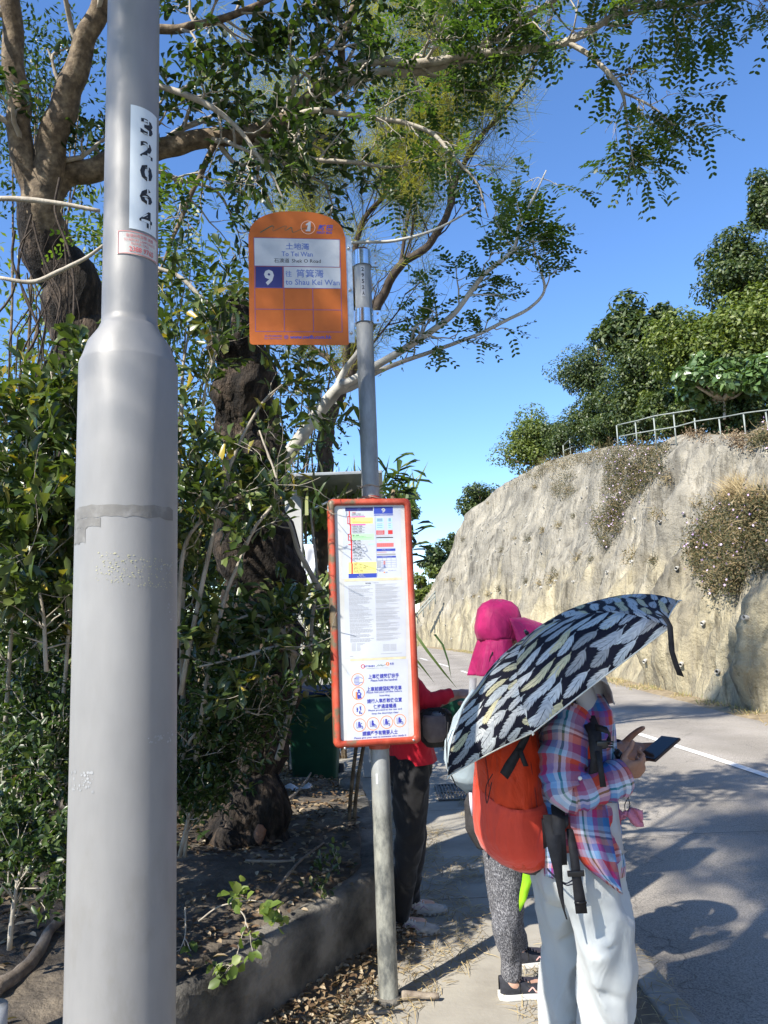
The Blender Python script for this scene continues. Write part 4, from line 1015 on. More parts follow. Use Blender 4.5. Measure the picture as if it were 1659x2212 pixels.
# ============================================================ VEGETATION
BARK_P = noisy('pale_bark', (.22, .19, .15), (.48, .44, .37), 14, .85, .5, .01, bscale=60, stretch=(1, 1, .6), c3=(.36, .32, .26))
BARK_B = noisy('mottled_brown_bark', (.05, .038, .026), (.28, .22, .145), 22, .9, .6, .01, bscale=60, c3=(.14, .105, .07), detail=8)
BARK_D = noisy('dark_rough_bark', (.010, .008, .007), (.13, .095, .07), 16, .95, 1.0, .06, bscale=42, stretch=(1, 1, .4), detail=10, c3=(.035, .027, .021), lo=.36, hi=.66)
BARK_G = noisy('smooth_grey_bark', (.30, .29, .26), (.55, .54, .49), 12, .7, .3, .005, c3=(.44, .43, .39))
BARK_C = noisy('casuarina_bark', (.028, .02, .016), (.085, .065, .05), 12, .9, .6, .01)
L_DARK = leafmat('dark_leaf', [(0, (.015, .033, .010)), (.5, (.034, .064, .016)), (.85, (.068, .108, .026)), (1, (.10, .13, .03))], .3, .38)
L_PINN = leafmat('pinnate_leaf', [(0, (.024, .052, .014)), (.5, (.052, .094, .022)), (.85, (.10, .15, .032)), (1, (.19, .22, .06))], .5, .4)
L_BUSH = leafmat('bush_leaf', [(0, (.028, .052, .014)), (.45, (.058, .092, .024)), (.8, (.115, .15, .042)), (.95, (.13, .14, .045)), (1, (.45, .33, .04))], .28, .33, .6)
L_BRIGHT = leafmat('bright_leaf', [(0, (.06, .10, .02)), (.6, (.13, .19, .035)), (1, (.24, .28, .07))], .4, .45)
L_BLADE = leafmat('blade_leaf', [(0, (.05, .09, .025)), (.6, (.13, .19, .05)), (.9, (.26, .30, .11)), (1, (.4, .36, .2))], .35, .4)
L_HILL = leafmat('hill_leaf', [(0, (.028, .050, .014)), (.6, (.055, .085, .022)), (1, (.12, .15, .04))], .25, .5)
L_HILLY = leafmat('hill_leaf_yellow', [(0, (.055, .085, .016)), (.6, (.11, .15, .025)), (1, (.20, .23, .05))], .3, .5)
L_HEART = leafmat('heart_leaf', [(0, (.05, .09, .03)), (.6, (.10, .17, .055)), (1, (.17, .25, .09))], .25, .35, .6)
L_CAS = leafmat('casuarina_needle', [(0, (.13, .15, .03)), (.5, (.26, .25, .055)), (1, (.42, .38, .10))], .5, .6, .2)
L_DRY = leafmat('dry_leaf', [(0, (.05, .03, .018)), (.4, (.14, .09, .05)), (.8, (.27, .20, .12)), (1, (.42, .35, .25))], .1, .7, .3)
L_STRAW = leafmat('straw', [(0, (.16, .11, .06)), (.5, (.33, .25, .13)), (1, (.52, .42, .24))], .15, .7, .3)
L_CREEP = leafmat('creeper_leaf', [(0, (.022, .028, .012)), (.35, (.055, .062, .024)), (.7, (.12, .10, .045)), (1, (.22, .155, .085))], .15, .7, .3)
FLOWER = leafmat('lilac_flower', [(0, (.45, .30, .55)), (1, (.75, .6, .8))], .2, .6)

def arr(L_): return np.array([tuple(p) for p in L_])
def branch_tubes(mb, tw, n=5):
    for pts, r in tw:
        k = len(pts); mb.tube(pts, [max(r*(1-.75*i/(k-1)), .0012) for i in range(k)], n, cap=False)
def limb(mb, px, rads, k=6, n=14, wob=.12):
    """px: [(x,y,d)], rads in pixels at that depth"""
    P = catmull([at(x, y, d) for x, y, d in px], k); dl = lerpl([p[2] for p in px], len(P)); rl = lerpl(rads, len(P))
    r = [a*b/FPX for a, b in zip(rl, dl)]
    # organic wobble
    for i, p in enumerate(P): P[i] = p+V((noise.noise(p*6), noise.noise(p*6+V((9, 0, 0))), noise.noise(p*6+V((0, 9, 0)))))*r[i]*.5
    mb.tube(P, r, n, wob=wob, seed=random.random()*9); return P, r

# ---------- the big pale-barked tree at upper left, its limb reaching across the sky
t_loc = at(200, 1500, 4.75); t_loc.z = bankz(t_loc.x, t_loc.y)
tree = empty('broadleaf_tree', t_loc, 'big pale-barked tree at upper left with a long limb reaching across the sky', 'tree')
mb = MB(); LIMBS = []
trunk_px = [(330, 1500, 4.7), (300, 1150, 4.65), (262, 900, 4.6), (205, 760, 4.5), (150, 640, 4.4), (95, 520, 4.3), (62, 430, 4.2)]
P0 = [V((t_loc.x+.15, t_loc.y, t_loc.z-.2))]
mbt = MB(); limb(mbt, [(350, 1850, 4.7)]+trunk_px, [95, 80, 72, 66, 64, 62, 54, 40], n=24)
mbt.build('trunk', BARK_D, tree)
L1 = limb(mb, [(105, 540, 4.3), (72, 440, 4.2), (52, 330, 4.15), (45, 230, 4.1), (30, 100, 4.05), (18, 0, 4.0), (-10, -160, 3.9), (40, -420, 3.8)], [44, 31.2, 26.5, 23.4, 21.8, 21.1, 18.7, 10.9])
L2 = limb(mb, [(120, 560, 4.35), (90, 430, 4.2), (115, 330, 4.15), (140, 230, 4.1), (170, 130, 4.05), (205, 40, 4.0), (235, -40, 3.95), (300, -220, 3.9), (380, -480, 3.7)], [46, 34.3, 29.6, 28.1, 25.0, 21.8, 18.7, 14.0, 7.8])
L3 = limb(mb, [(85, 460, 4.3), (130, 395, 4.3), (200, 365, 4.3), (280, 345, 4.3), (340, 325, 4.3), (400, 310, 4.3), (470, 296, 4.3), (540, 288, 4.3), (610, 262, 4.35), (665, 225, 4.4), (705, 190, 4.4), (760, 150, 4.45)], [31.2, 28.1, 25.0, 23.4, 21.8, 21.1, 19.5, 18.7, 17.2, 15.6, 14.0, 10.1])
mbp = MB()
L4 = limb(mbp, [(700, 195, 4.4), (742, 158, 4.4), (800, 136, 4.4), (900, 136, 4.35), (999, 120, 4.3), (1100, 110, 4.25), (1176, 102, 4.2), (1226, 91, 4.15), (1275, 65, 4.1), (1327, 32, 4.05), (1387, -6, 4), (1470, -60, 3.9)], [13, 11, 10, 9.5, 9, 9, 8.5, 8.5, 8, 7, 6, 5])
L5 = limb(mbp, [(705, 200, 4.4), (750, 176, 4.4), (823, 160, 4.4), (900, 152, 4.4), (974, 133, 4.35), (1030, 105, 4.3), (1085, 78, 4.3), (1140, 35, 4.25), (1201, -2, 4.2), (1300, -90, 4.1)], [14, 12, 10, 9.5, 9, 8, 7, 6, 6, 4])
L6 = limb(mbp, [(1226, 91, 4.15), (1277, 121, 4.1), (1327, 172, 4.05), (1347, 212, 4.0), (1357, 292, 4.0), (1370, 363, 4.0)], [6, 5.5, 5, 3.6, 2.2, 1.2], n=8)
L7 = limb(mbp, [(1345, 200, 4.0), (1403, 227, 4.0), (1448, 262, 4.0), (1490, 299, 4.0)], [3, 2.6, 2, 1.2], n=6)
L8 = limb(mbp, [(340, 185, 4.0), (400, 205, 4.0), (460, 235, 4.0), (520, 285, 4.0), (552, 330, 4.0), (590, 385, 4.0), (612, 430, 4.0)], [6, 7, 6.5, 5, 4, 3, 1.5], n=8)
L9 = limb(mbp, [(540, 292, 4.3), (600, 318, 4.3), (680, 345, 4.3), (760, 350, 4.3), (830, 360, 4.3), (880, 357, 4.2)], [8, 6, 5, 4.5, 3, 1.5], n=8)
L10 = limb(mbp, [(620, 262, 4.2), (680, 240, 4.2), (760, 250, 4.2), (860, 262, 4.2), (935, 290, 4.2), (985, 345, 4.1), (1030, 395, 4.1), (1055, 470, 4.1)], [7, 6, 5.5, 5, 4.5, 3.5, 2.5, 1.2], n=8)
L11 = limb(mb, [(740, 150, 4.4), (740, 90, 4.4), (757, 30, 4.4), (775, -30, 4.4), (820, -180, 4.3)], [9, 8, 8, 7, 4], n=10)
L12 = limb(mb, [(340, 62, 4.2), (400, 62, 4.2), (460, 45, 4.2), (520, 28, 4.2), (600, -10, 4.2)], [10, 9, 8, 7, 5], n=8)
L13 = limb(mbp, [(330, 575, 4.0), (390, 600, 4.0), (450, 655, 4.0), (505, 660, 4.0), (545, 622, 3.6)], [4, 5, 5, 3.5, 1.5], n=7)
L14 = limb(mbp, [(-20, 430, 3.6), (60, 432, 3.6), (130, 440, 3.6), (215, 455, 3.6)], [5, 6, 5, 4], n=8)
L15 = limb(mbp, [(0, 600, 3.3), (70, 610, 3.3), (120, 590, 3.3), (180, 560, 3.3), (222, 530, 3.3)], [4, 5, 5, 4, 3], n=8)
L16 = limb(mbp, [(1300, 45, 4.1), (1400, 20, 4.0), (1500, 10, 3.9), (1600, -8, 3.8), (1700, 10, 3.7)], [4, 4, 3.6, 3, 2], n=7)
L17 = limb(mb, [(470, 296, 4.3), (430, 380, 4.2), (400, 450, 4.2), (370, 520, 4.1), (340, 600, 4.1)], [7, 6, 5, 4, 2], n=7)
mb.build('branches', BARK_B, tree); mbp.build('pale_branches', BARK_P, tree)
tb = MB(); AN = []
def spread(L_, n, ln, **k):
    tw, an = twigs(L_[0], L_[1], n, ln, **k); branch_tubes(tb, tw); AN.extend(an)
random.seed(21)
spread(L1, 3, .4); spread(L2, 5, .5); spread(L3, 19, .48, t0=.25)
spread(L11, 6, .5); spread(L12, 11, .40); spread(L8, 7, .30, t0=.1, sub=1)
DENSE = list(AN); AN.clear()
spread(L4, 20, .34, t0=.2); spread(L5, 15, .34, t0=.3); spread(L9, 9, .26, sub=1); spread(L10, 12, .28, sub=1)
spread(L6, 14, .19, t0=.1, bias=V((.15, 0, 0)), sub=1); spread(L7, 9, .22, bias=V((.2, 0, 0)), sub=1); spread(L16, 22, .24, bias=V((0, 0, -.12)), sub=1); spread(L13, 3, .2, sub=1); spread(L17, 10, .35, sub=1)
LIGHT = list(AN)
tb.build('twigs', BARK_P, tree)
def crownfrom(name, an, parent, mat, mode, **k):
    P = arr([a for a, _ in an]); D = arr([d for _, d in an]); return P, D
P, D = crownfrom('x', DENSE, tree, None, None); n = len(P)
nn = rdir(n)*.55+np.array([0, -.1, 1])
K = 2; PP = np.concatenate([P+RNG.normal(size=(n, 3))*.03 for _ in range(K)]); DD = np.concatenate([D+RNG.normal(size=(n, 3))*.55 for _ in range(K)])
keep = (RNG.random(len(PP)) < .72) & np.array([in_view(V(p), -120, 1800, -260, 1500) for p in PP]); PP = PP[keep]; DD = DD[keep]
me = leafmesh(PP, DD, rdir(len(PP))*.6+np.array([0, 0, 1]), RNG.uniform(.045, .085, len(PP)), RNG.uniform(.026, .044, len(PP)), T_OBOV)
link('crown', me, L_DARK, tree)
P, D = crownfrom('x', LIGHT, tree, None, None); n = len(P); sel = RNG.random(n) < .29; P = P[sel]; D = D[sel]; n = len(P)
me = pinnate(P, D+np.array([0, 0, -.15]), rdir(n)*.45+np.array([0, -.25, 1]), RNG.uniform(.12, .21, n), 7, .037, .0175)
link('pinnate_crown', me, L_PINN, tree); print('tree anchors', len(DENSE), len(LIGHT))
# hanging roots and vines round the fork
vm = MB(); random.seed(5)
for i in range(20):
    x = random.choice([random.uniform(10, 240), random.uniform(30, 140)]); y = random.uniform(380, 620); d = random.uniform(3.7, 4.1); pts = []
    for k in range(9): pts.append(at(x, y, d)); x += random.gauss(0, 20)+(3 if i % 3 else -4); y += random.uniform(40, 90)
    vm.tube(catmull(pts, 3), random.choice([.0018, .0025, .004, .0065]), 5, cap=False)
tag(vm.build('hanging_vines', BARK_C), 'tangle of thin brown vines hanging round the forked trunk at left', 'vines')

# ---------- pale slanting branch tree behind the stop
st_loc = at(560, 1650, 4.4); st_loc.z = bankz(st_loc.x, st_loc.y)
pt = empty('slender_tree', st_loc, 'slender smooth grey tree leaning right behind the bus stop pole, sparse leaves on long branches', 'tree')
mb = MB()
A1 = limb(mb, [(560, 1650, 4.3), (545, 1350, 4.2), (560, 1150, 4.15), (579, 1057, 4.1), (606, 1011, 4.05), (645, 956, 4.0), (679, 904, 4.0), (717, 852, 3.95), (742, 828, 3.9)], [20, 20, 18, 18, 16, 15, 14, 14, 12], n=12)
A2 = limb(mb, [(738, 832, 3.9), (773, 814, 3.9), (818, 786, 3.85), (880, 748, 3.8), (932, 717, 3.8), (985, 672, 3.75), (1042, 596, 3.7), (1090, 559, 3.7), (1113, 530, 3.7), (1122, 485, 3.65), (1153, 426, 3.6), (1180, 368, 3.6)], [10, 9, 8.5, 7.5, 7, 6, 5.5, 5, 4.5, 3.5, 2.6, 1.3], n=9)
A3 = limb(mb, [(725, 850, 3.95), (773, 831, 3.95), (818, 802, 3.9), (877, 779, 3.9), (932, 760, 3.9), (990, 738, 3.85), (1042, 719, 3.85), (1098, 690, 3.8), (1146, 664, 3.8), (1176, 630, 3.8), (1170, 589, 3.8), (1152, 530, 3.8), (1161, 489, 3.8), (1180, 478, 3.8)], [7, 6.5, 6, 5, 4.6, 4.2, 4, 3.8, 3.6, 3.2, 2.6, 2, 1.6, 1], n=8)
A4 = limb(mb, [(1176, 630, 3.8), (1187, 600, 3.8), (1182, 575, 3.8)], [2, 1.5, .8], n=6)
A5 = limb(mb, [(720, 848, 3.95), (745, 800, 3.95), (768, 768, 3.9), (800, 720, 3.9)], [8, 7, 6, 4], n=8)
A6 = limb(mb, [(717, 525, 4.2), (770, 523, 4.2), (850, 520, 4.2), (930, 500, 4.15), (990, 470, 4.15), (1040, 440, 4.1)], [3, 3.4, 3.4, 3, 2.2, 1.2], n=6)
mb.build('trunk', BARK_G, pt)
tb = MB(); AN = []; random.seed(31)
spread(A2, 19, .22, t0=.22, sub=1); spread(A3, 6, .16, t0=.15, sub=1); spread(A3, 4, .12, t0=.1, sub=0)
tb.build('twigs', BARK_G, pt)
P = arr([a for a, _ in AN]); D = arr([d for _, d in AN]); sel = RNG.random(len(P)) < .6; P = P[sel]; D = D[sel]; n = len(P)
me = pinnate(P, D+np.array([.05, 0, .0]), rdir(n)*.5+np.array([0, -.35, 1]), RNG.uniform(.09, .15, n), 6, .029, .0145)
link('crown', me, L_PINN, pt)

# ---------- casuarinas behind
def casuarina(base, lims, label, regions, seed, group=None):
    t = empty('casuarina_tree', base, label, 'tree', group); mb = MB(); random.seed(seed); Ls = []
    for px, rd_ in lims: Ls.append(limb(mb, px, [q*.72 for q in rd_], n=10))
    mb.build('trunk', BARK_C, t); tw_mb = MB(); an = []
    for (L_, n_, ln) in [(Ls[i], a, b_) for i, a, b_ in regions]:
        tw, a_ = twigs(L_[0], L_[1], n_, ln, (R(15), R(50)), V((0, 0, .35)), .12, 2, .12, .55, .3); branch_tubes(tw_mb, tw, 4); an += a_
    tw_mb.build('twigs', BARK_C, t)
    P = arr([a for a, _ in an]); D = arr([d for _, d in an]); q = (RNG.random(len(P)) < .62) & (np.array([noise.noise(V(p)*1.1) for p in P]) > -.25); P = P[q]; D = D[q]; n = len(P); K = 7
    PP = np.repeat(P, K, 0)+RNG.normal(size=(n*K, 3))*.06; DD = np.repeat(D, K, 0)*.8+RNG.normal(size=(n*K, 3))*.55+np.array([0, 0, -.35])
    me = leafmesh(PP, DD, rdir(n*K), RNG.uniform(.14, .36, n*K), .0045, T_NEEDLE); link('crown', me, L_CAS, t); print('cas', n*K)
cb = at(700, 1300, 8.6); cb.z = .3
casuarina(cb, [([(690, 1350, 8.6), (700, 1000, 8.6), (712, 900, 8.5), (731, 852, 8.5), (760, 800, 8.5), (800, 700, 8.4), (823, 645, 8.4), (863, 575, 8.3), (924, 529, 8.3), (969, 454, 8.2), (985, 393, 8.2), (1025, 312, 8.1), (1090, 237, 8.1), (1151, 146, 8), (1190, 40, 8), (1210, -60, 8)], [26, 26, 24, 22, 18, 15, 14, 13, 11, 10, 8, 7, 5.5, 4.5, 3, 1.5]),
                ([(969, 454, 8.2), (972, 380, 8.2), (975, 300, 8.2), (965, 210, 8.2), (960, 100, 8.2), (955, -20, 8.2)], [6, 5, 4.5, 4, 3, 2]),
                ([(745, 820, 8.5), (760, 640, 8.4), (778, 491, 8.4), (838, 407, 8.4), (857, 306, 8.4), (871, 200, 8.4), (885, 60, 8.4)], [12, 10, 8, 6, 5, 4, 2]),
                ([(740, 830, 8.5), (715, 780, 8.6), (690, 760, 8.7), (670, 740, 8.8), (640, 600, 8.8), (600, 480, 8.8), (560, 380, 8.8)], [12, 10, 9, 8, 6, 5, 3]),
                ([(860, 590, 8.3), (880, 480, 8.3), (900, 380, 8.3), (930, 270, 8.3), (925, 150, 8.3)], [6, 5, 4, 3, 2]),
                ([(760, 640, 8.4), (700, 520, 8.5), (670, 430, 8.5), (650, 330, 8.5)], [6, 5, 4, 2])],
          'feathery yellow-green casuarina with dark forked trunks behind the bus stop flag', [(0, 30, .9), (1, 26, .8), (2, 30, .9), (3, 26, .9), (4, 24, .8), (5, 22, .9)], 3)

# ---------- thick dark broken trunk
sb = at(525, 1830, 4.15); sb.z = bankz(sb.x, sb.y)
stt = empty('dark_trunk', sb, 'thick dark rough-barked trunk with a sawn top, standing on the bank behind the low wall', 'tree trunk')
mb = MB(); Pn, rn = limb(mb, [(520, 1880, 4.12), (522, 1800, 4.12), (535, 1650, 4.15), (552, 1500, 4.15), (560, 1350, 4.15), (552, 1200, 4.15), (540, 1050, 4.1), (535, 900, 4.1), (525, 790, 4.05), (500, 715, 4.0), (478, 655, 3.95)], [108, 82, 70, 76, 82, 78, 66, 62, 60, 54, 46], k=16, n=64, wob=.30)
for i, v_ in enumerate(mb.v):
    mb.v[i] = v_+V((noise.noise(v_*9), noise.noise(v_*9+V((5, 0, 0))), 0))*.03+V((noise.noise(v_*30), noise.noise(v_*30+V((5, 0, 0))), 0))*.010+V((noise.noise(V((v_.x*55, v_.y*55, v_.z*14))), noise.noise(V((v_.x*55+7, v_.y*55, v_.z*14))), 0))*.016
mb.build('bark', BARK_D, stt)
mb = MB()
for x, y, w, h in ((590, 1385, 22, 24), (570, 1560, 8, 14), (515, 1320, 10, 8), (560, 1800, 12, 22), (600, 1300, 9, 9), (470, 705, 7, 9)):
    best = min(range(len(Pn)), key=lambda i: abs(proj(Pn[i])[1]-y)); dd_ = (Pn[best]-CAM_C).dot(CAM_M @ V((0, 0, -1)))-rn[best]*1.05
    c = at(x, y, dd_); mb.ball(c, (w*dd_/FPX, .02, h*dd_/FPX), 10)
mb.v = [v_+V((noise.noise(v_*25), 0, noise.noise(v_*25+V((3, 0, 0)))))*.02 for v_ in mb.v]
tag(mb.build('bare_wood', noisy('reddish_bare_wood', (.16, .07, .04), (.33, .17, .10), 18, .9, .8, .02), stt))

# ---------- shrubs
def shrub(base_px, d, label, stems, lm, n_tw, L_, W_, tmpl=T_OVAL, K=3, ln=.4, stemr=5, bark=BARK_P, cat='shrub', name='shrub', group=None, sub=1, seed=0, jit=.04, up=.3, pr_=None, sel=1.0):
    random.seed(seed+77)
    b0 = at(base_px[0], base_px[1], d); b0.z = bankz(b0.x, b0.y) if b0.x < wallx(b0.y) else 0
    t = empty(name, b0, label, cat, group); mb = MB(); an = []
    tw_mb = MB()
    for px in stems:
        pts = [(x, y, dd_) for x, y, dd_ in px]; Lb = limb(mb, pts, [stemr*(1-.7*i/(len(pts)-1)) for i in range(len(pts))], n=7, k=5)
        tw, a_ = twigs(Lb[0], Lb[1], n_tw, ln, (R(30), R(75)), V((0, 0, up)), .15, sub, .22); branch_tubes(tw_mb, tw, 4); an += a_
    mb.v += []; mb.build('stems', bark, t); tw_mb.build('twigs', bark, t)
    P = arr([a for a, _ in an]); D = arr([dd_ for _, dd_ in an]); n = len(P); PP = np.repeat(P, K, 0)+RNG.normal(size=(n*K, 3))*jit*.4; DD = np.repeat(D, K, 0)+RNG.normal(size=(n*K, 3))*.75
    if sel < 1: q = RNG.random(len(PP)) < sel; PP = PP[q]; DD = DD[q]
    Tt = (3.35-PP[:, 1])/.743; q = ~((Tt > 0.02) & (np.abs(PP[:, 0]+.669*Tt) < .26) & (PP[:, 2] > 1.0) & (PP[:, 2]-Tt*.933 < 2.1)); PP = PP[q]; DD = DD[q]   # foliage shaped for the light: drops leaves that would shade the timetable case
    m_ = len(PP)
    if pr_: me = pinnate(PP, DD, rdir(m_)*.5+np.array([0, -.2, 1]), RNG.uniform(.6, 1.1, m_)*pr_[0], pr_[1], L_, W_)
    else: me = leafmesh(PP, DD, rdir(m_)*.7+np.array([0, -.25, 1]), RNG.uniform(.6, 1.15, m_)*L_, RNG.uniform(.7, 1.1, m_)*W_, tmpl)
    link('foliage', me, lm, t); return t
# right of the lamp post, in front of the dark trunk: obovate leaves on long shoots
shrub((400, 1500), 3.5, 'tall leafy shrub with spoon-shaped leaves between the lamp post and the dark trunk',
      [[(400, 1700, 3.5), (395, 1300, 3.45), (420, 1050, 3.4), (440, 860, 3.4), (470, 740, 3.4)], [(420, 1650, 3.4), (470, 1350, 3.3), (540, 1160, 3.25), (600, 1060, 3.25), (560, 930, 3.3)], [(390, 1500, 3.3), (450, 1200, 3.3), (500, 1000, 3.3), (560, 880, 3.35), (610, 830, 3.4)], [(380, 1400, 3.2), (400, 1180, 3.2), (470, 1090, 3.2), (510, 1040, 3.2)], [(375, 1150, 3.5), (390, 950, 3.5), (395, 800, 3.5), (410, 700, 3.5)]],
      L_BUSH, 8, .088, .036, T_OBOV, 2, .32, 6, seed=1)
shrub((640, 1500), 3.7, 'dark spoon-leaved sapling in the shade between the dark trunk and the timetable case',
      [[(600, 1640, 3.8), (640, 1500, 3.75), (665, 1440, 3.7), (675, 1330, 3.7), (685, 1250, 3.75), (670, 1100, 3.8)], [(640, 1500, 3.75), (620, 1380, 3.6), (560, 1330, 3.5), (500, 1340, 3.4)], [(700, 1290, 3.7), (650, 1200, 3.6), (620, 1120, 3.6), (560, 1080, 3.6)], [(665, 1440, 3.7), (610, 1400, 3.4), (520, 1420, 3.3), (430, 1440, 3.2)]],
      L_BUSH, 7, .092, .040, T_OBOV, 2, .26, 7, seed=2, up=.1)
shrub((560, 1650), 4.6, 'small-leaved dark undergrowth shrub at the foot of the dark trunk',
      [[(400, 1850, 3.6), (410, 1700, 3.6), (420, 1560, 3.6), (450, 1470, 3.6)], [(400, 1800, 3.5), (450, 1640, 3.5), (520, 1560, 3.45)], [(385, 1750, 3.4), (400, 1620, 3.4), (480, 1530, 3.35), (560, 1545, 3.3)], [(390, 1850, 3.4), (410, 1760, 3.4), (430, 1720, 3.4)]],
      L_DARK, 22, .042, .018, T_OVAL, 3, .22, 5, seed=3)
shrub((100, 1500), 3.0, 'leafy shrub with upright oval leaves at the left edge beside the lamp post',
      [[(60, 1700, 3.2), (80, 1400, 3.1), (100, 1150, 3.0), (120, 950, 3.0), (110, 800, 3.0)], [(120, 1650, 3.0), (150, 1350, 2.9), (140, 1200, 2.9), (160, 1050, 2.85)], [(10, 1600, 3.0), (30, 1300, 2.9), (50, 1100, 2.9), (60, 900, 2.9)], [(100, 1450, 2.7), (90, 1300, 2.7), (60, 1230, 2.7)], [(180, 1300, 3.0), (190, 1050, 3.0), (185, 860, 3.0)]],
      L_BUSH, 15, .085, .037, T_OBOV, 3, .30, 5, seed=4)
shrub((80, 1900), 2.9, 'low small-leaved green shrub in the lower left corner beside the lamp post',
      [[(120, 1950, 2.9), (125, 1780, 2.9), (120, 1640, 2.9), (90, 1540, 2.9)], [(60, 1950, 2.8), (60, 1800, 2.8), (30, 1700, 2.8)], [(20, 2050, 2.6), (40, 1900, 2.6), (60, 1850, 2.6)], [(100, 1800, 3.1), (70, 1600, 3.1), (40, 1450, 3.1)]],
      L_DARK, 20, .040, .019, T_OVAL, 3, .24, 6, seed=5)
shrub((590, 2050), 2.75, 'spindly weed with round pale green leaves drooping over the low wall',
      [[(430, 1990, 2.9), (470, 1960, 2.85), (510, 1950, 2.8), (545, 1945, 2.75), (583, 1955, 2.72)], [(500, 1950, 2.8), (530, 1985, 2.78), (520, 2030, 2.76), (505, 2090, 2.75)], [(400, 1960, 2.9), (400, 2020, 2.85), (385, 2060, 2.8)]],
      L_BRIGHT, 4, .050, .036, T_OVAL, 2, .10, 2, seed=6, sub=0, up=0)
for i, (x, y, d) in enumerate(((700, 1960, 3.35), (730, 1880, 3.6), (770, 1980, 3.55))):
    shrub((x, y+40), d, ['young broad-leaved weed at the middle of the low wall foot', 'taller young weed against the low wall near its corner', 'little green weed beside the corner of the low wall'][i],
          [[(x, y+60, d), (x+5, y+10, d), (x-5, y-40, d)], [(x, y+50, d), (x-20, y+10, d), (x-35, y-5, d)]], L_BUSH, 5, .035, .02, T_OVAL, 2, .07, 2, seed=10+i, name='weed', cat='weed', sub=0)
# shaded hedge mass behind, individual bushes
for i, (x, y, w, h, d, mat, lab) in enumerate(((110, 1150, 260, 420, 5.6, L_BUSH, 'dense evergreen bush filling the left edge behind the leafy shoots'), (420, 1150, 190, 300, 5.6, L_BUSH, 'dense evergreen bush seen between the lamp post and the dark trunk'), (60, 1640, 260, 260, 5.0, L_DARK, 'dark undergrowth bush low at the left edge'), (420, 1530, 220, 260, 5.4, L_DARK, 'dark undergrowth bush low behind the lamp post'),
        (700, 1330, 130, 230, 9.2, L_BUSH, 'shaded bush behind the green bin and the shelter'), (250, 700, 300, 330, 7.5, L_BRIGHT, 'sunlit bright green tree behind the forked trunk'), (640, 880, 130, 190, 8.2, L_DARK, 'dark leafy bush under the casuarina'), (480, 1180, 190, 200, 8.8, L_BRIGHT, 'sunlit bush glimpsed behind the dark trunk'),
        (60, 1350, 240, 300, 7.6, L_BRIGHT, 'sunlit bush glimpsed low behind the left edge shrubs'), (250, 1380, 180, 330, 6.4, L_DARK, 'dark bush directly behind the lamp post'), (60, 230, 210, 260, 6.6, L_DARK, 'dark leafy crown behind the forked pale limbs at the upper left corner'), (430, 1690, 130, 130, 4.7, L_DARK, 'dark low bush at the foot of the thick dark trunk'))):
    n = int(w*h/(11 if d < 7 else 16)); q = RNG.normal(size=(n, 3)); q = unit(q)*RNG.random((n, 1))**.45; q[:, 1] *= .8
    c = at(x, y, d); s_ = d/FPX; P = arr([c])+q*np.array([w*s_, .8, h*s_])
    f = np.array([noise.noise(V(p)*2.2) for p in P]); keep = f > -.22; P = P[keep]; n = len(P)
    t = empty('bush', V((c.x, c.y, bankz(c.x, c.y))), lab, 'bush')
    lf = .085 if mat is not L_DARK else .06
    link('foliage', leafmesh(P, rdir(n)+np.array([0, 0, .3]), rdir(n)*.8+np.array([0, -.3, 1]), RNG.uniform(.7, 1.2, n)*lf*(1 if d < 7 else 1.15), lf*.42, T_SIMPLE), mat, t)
    mb = MB(); random.seed(i)
    for k in range(7):
        e = c+V((random.uniform(-.7, .7)*w*s_, random.uniform(-.3, .3), random.uniform(-.1, .7)*h*s_)); b0 = V((c.x+random.uniform(-.3, .3), c.y, bankz(c.x, c.y)-.1)); mb.tube(catmull([b0, b0.lerp(e, .5)+V((random.uniform(-.2, .2), 0, .1)), e], 5), [.022-.0017*j for j in range(11)], 6)
    mb.build('stems', BARK_B, t)

# long-bladed grass and pandan clumps behind the shelter
def blades(base, n, L_, W_, label, mat, name='grass_clump', cat='grass clump', spread_=.3, up=1.2, parent=None):
    t = parent or empty(name, base, label, cat); P = np.array(tuple(base))+RNG.normal(size=(n, 3))*np.array([spread_, spread_, .02]); D = rdir(n)*np.array([.75, .75, .2])+np.array([0, 0, up])
    link('blades', leafmesh(P, D, rdir(n)*.4+np.array([0, -1, .4]), RNG.uniform(.6, 1.2, n)*L_, W_, T_BLADE), mat, t); return t
for i, (x, y, d) in enumerate(((700, 1120, 8.4), (760, 1090, 9.0), (640, 1110, 9.4))):
    b0 = at(x-15*i, y+20, d); blades(b0, 200, .55, .035, ['bright sword-leaved clump above the shelter canopy', 'bright sword-leaved clump rising behind the pole above the timetable case', 'sword-leaved clump behind the slanting grey branch'][i], L_BLADE, 'bladed_plant', 'plant', .35, 1.0)
for i, (x, y, d) in enumerate(((700, 1250, 8.2), (690, 1380, 8.0))):
    b0 = at(x, y, d); blades(b0, 200, .7, .03, ['yellowed hanging blades just under the shelter canopy', 'yellowed blades lower behind the shelter, above the green bin'][i], L_BLADE, 'bladed_plant', 'plant', .35, -.8)
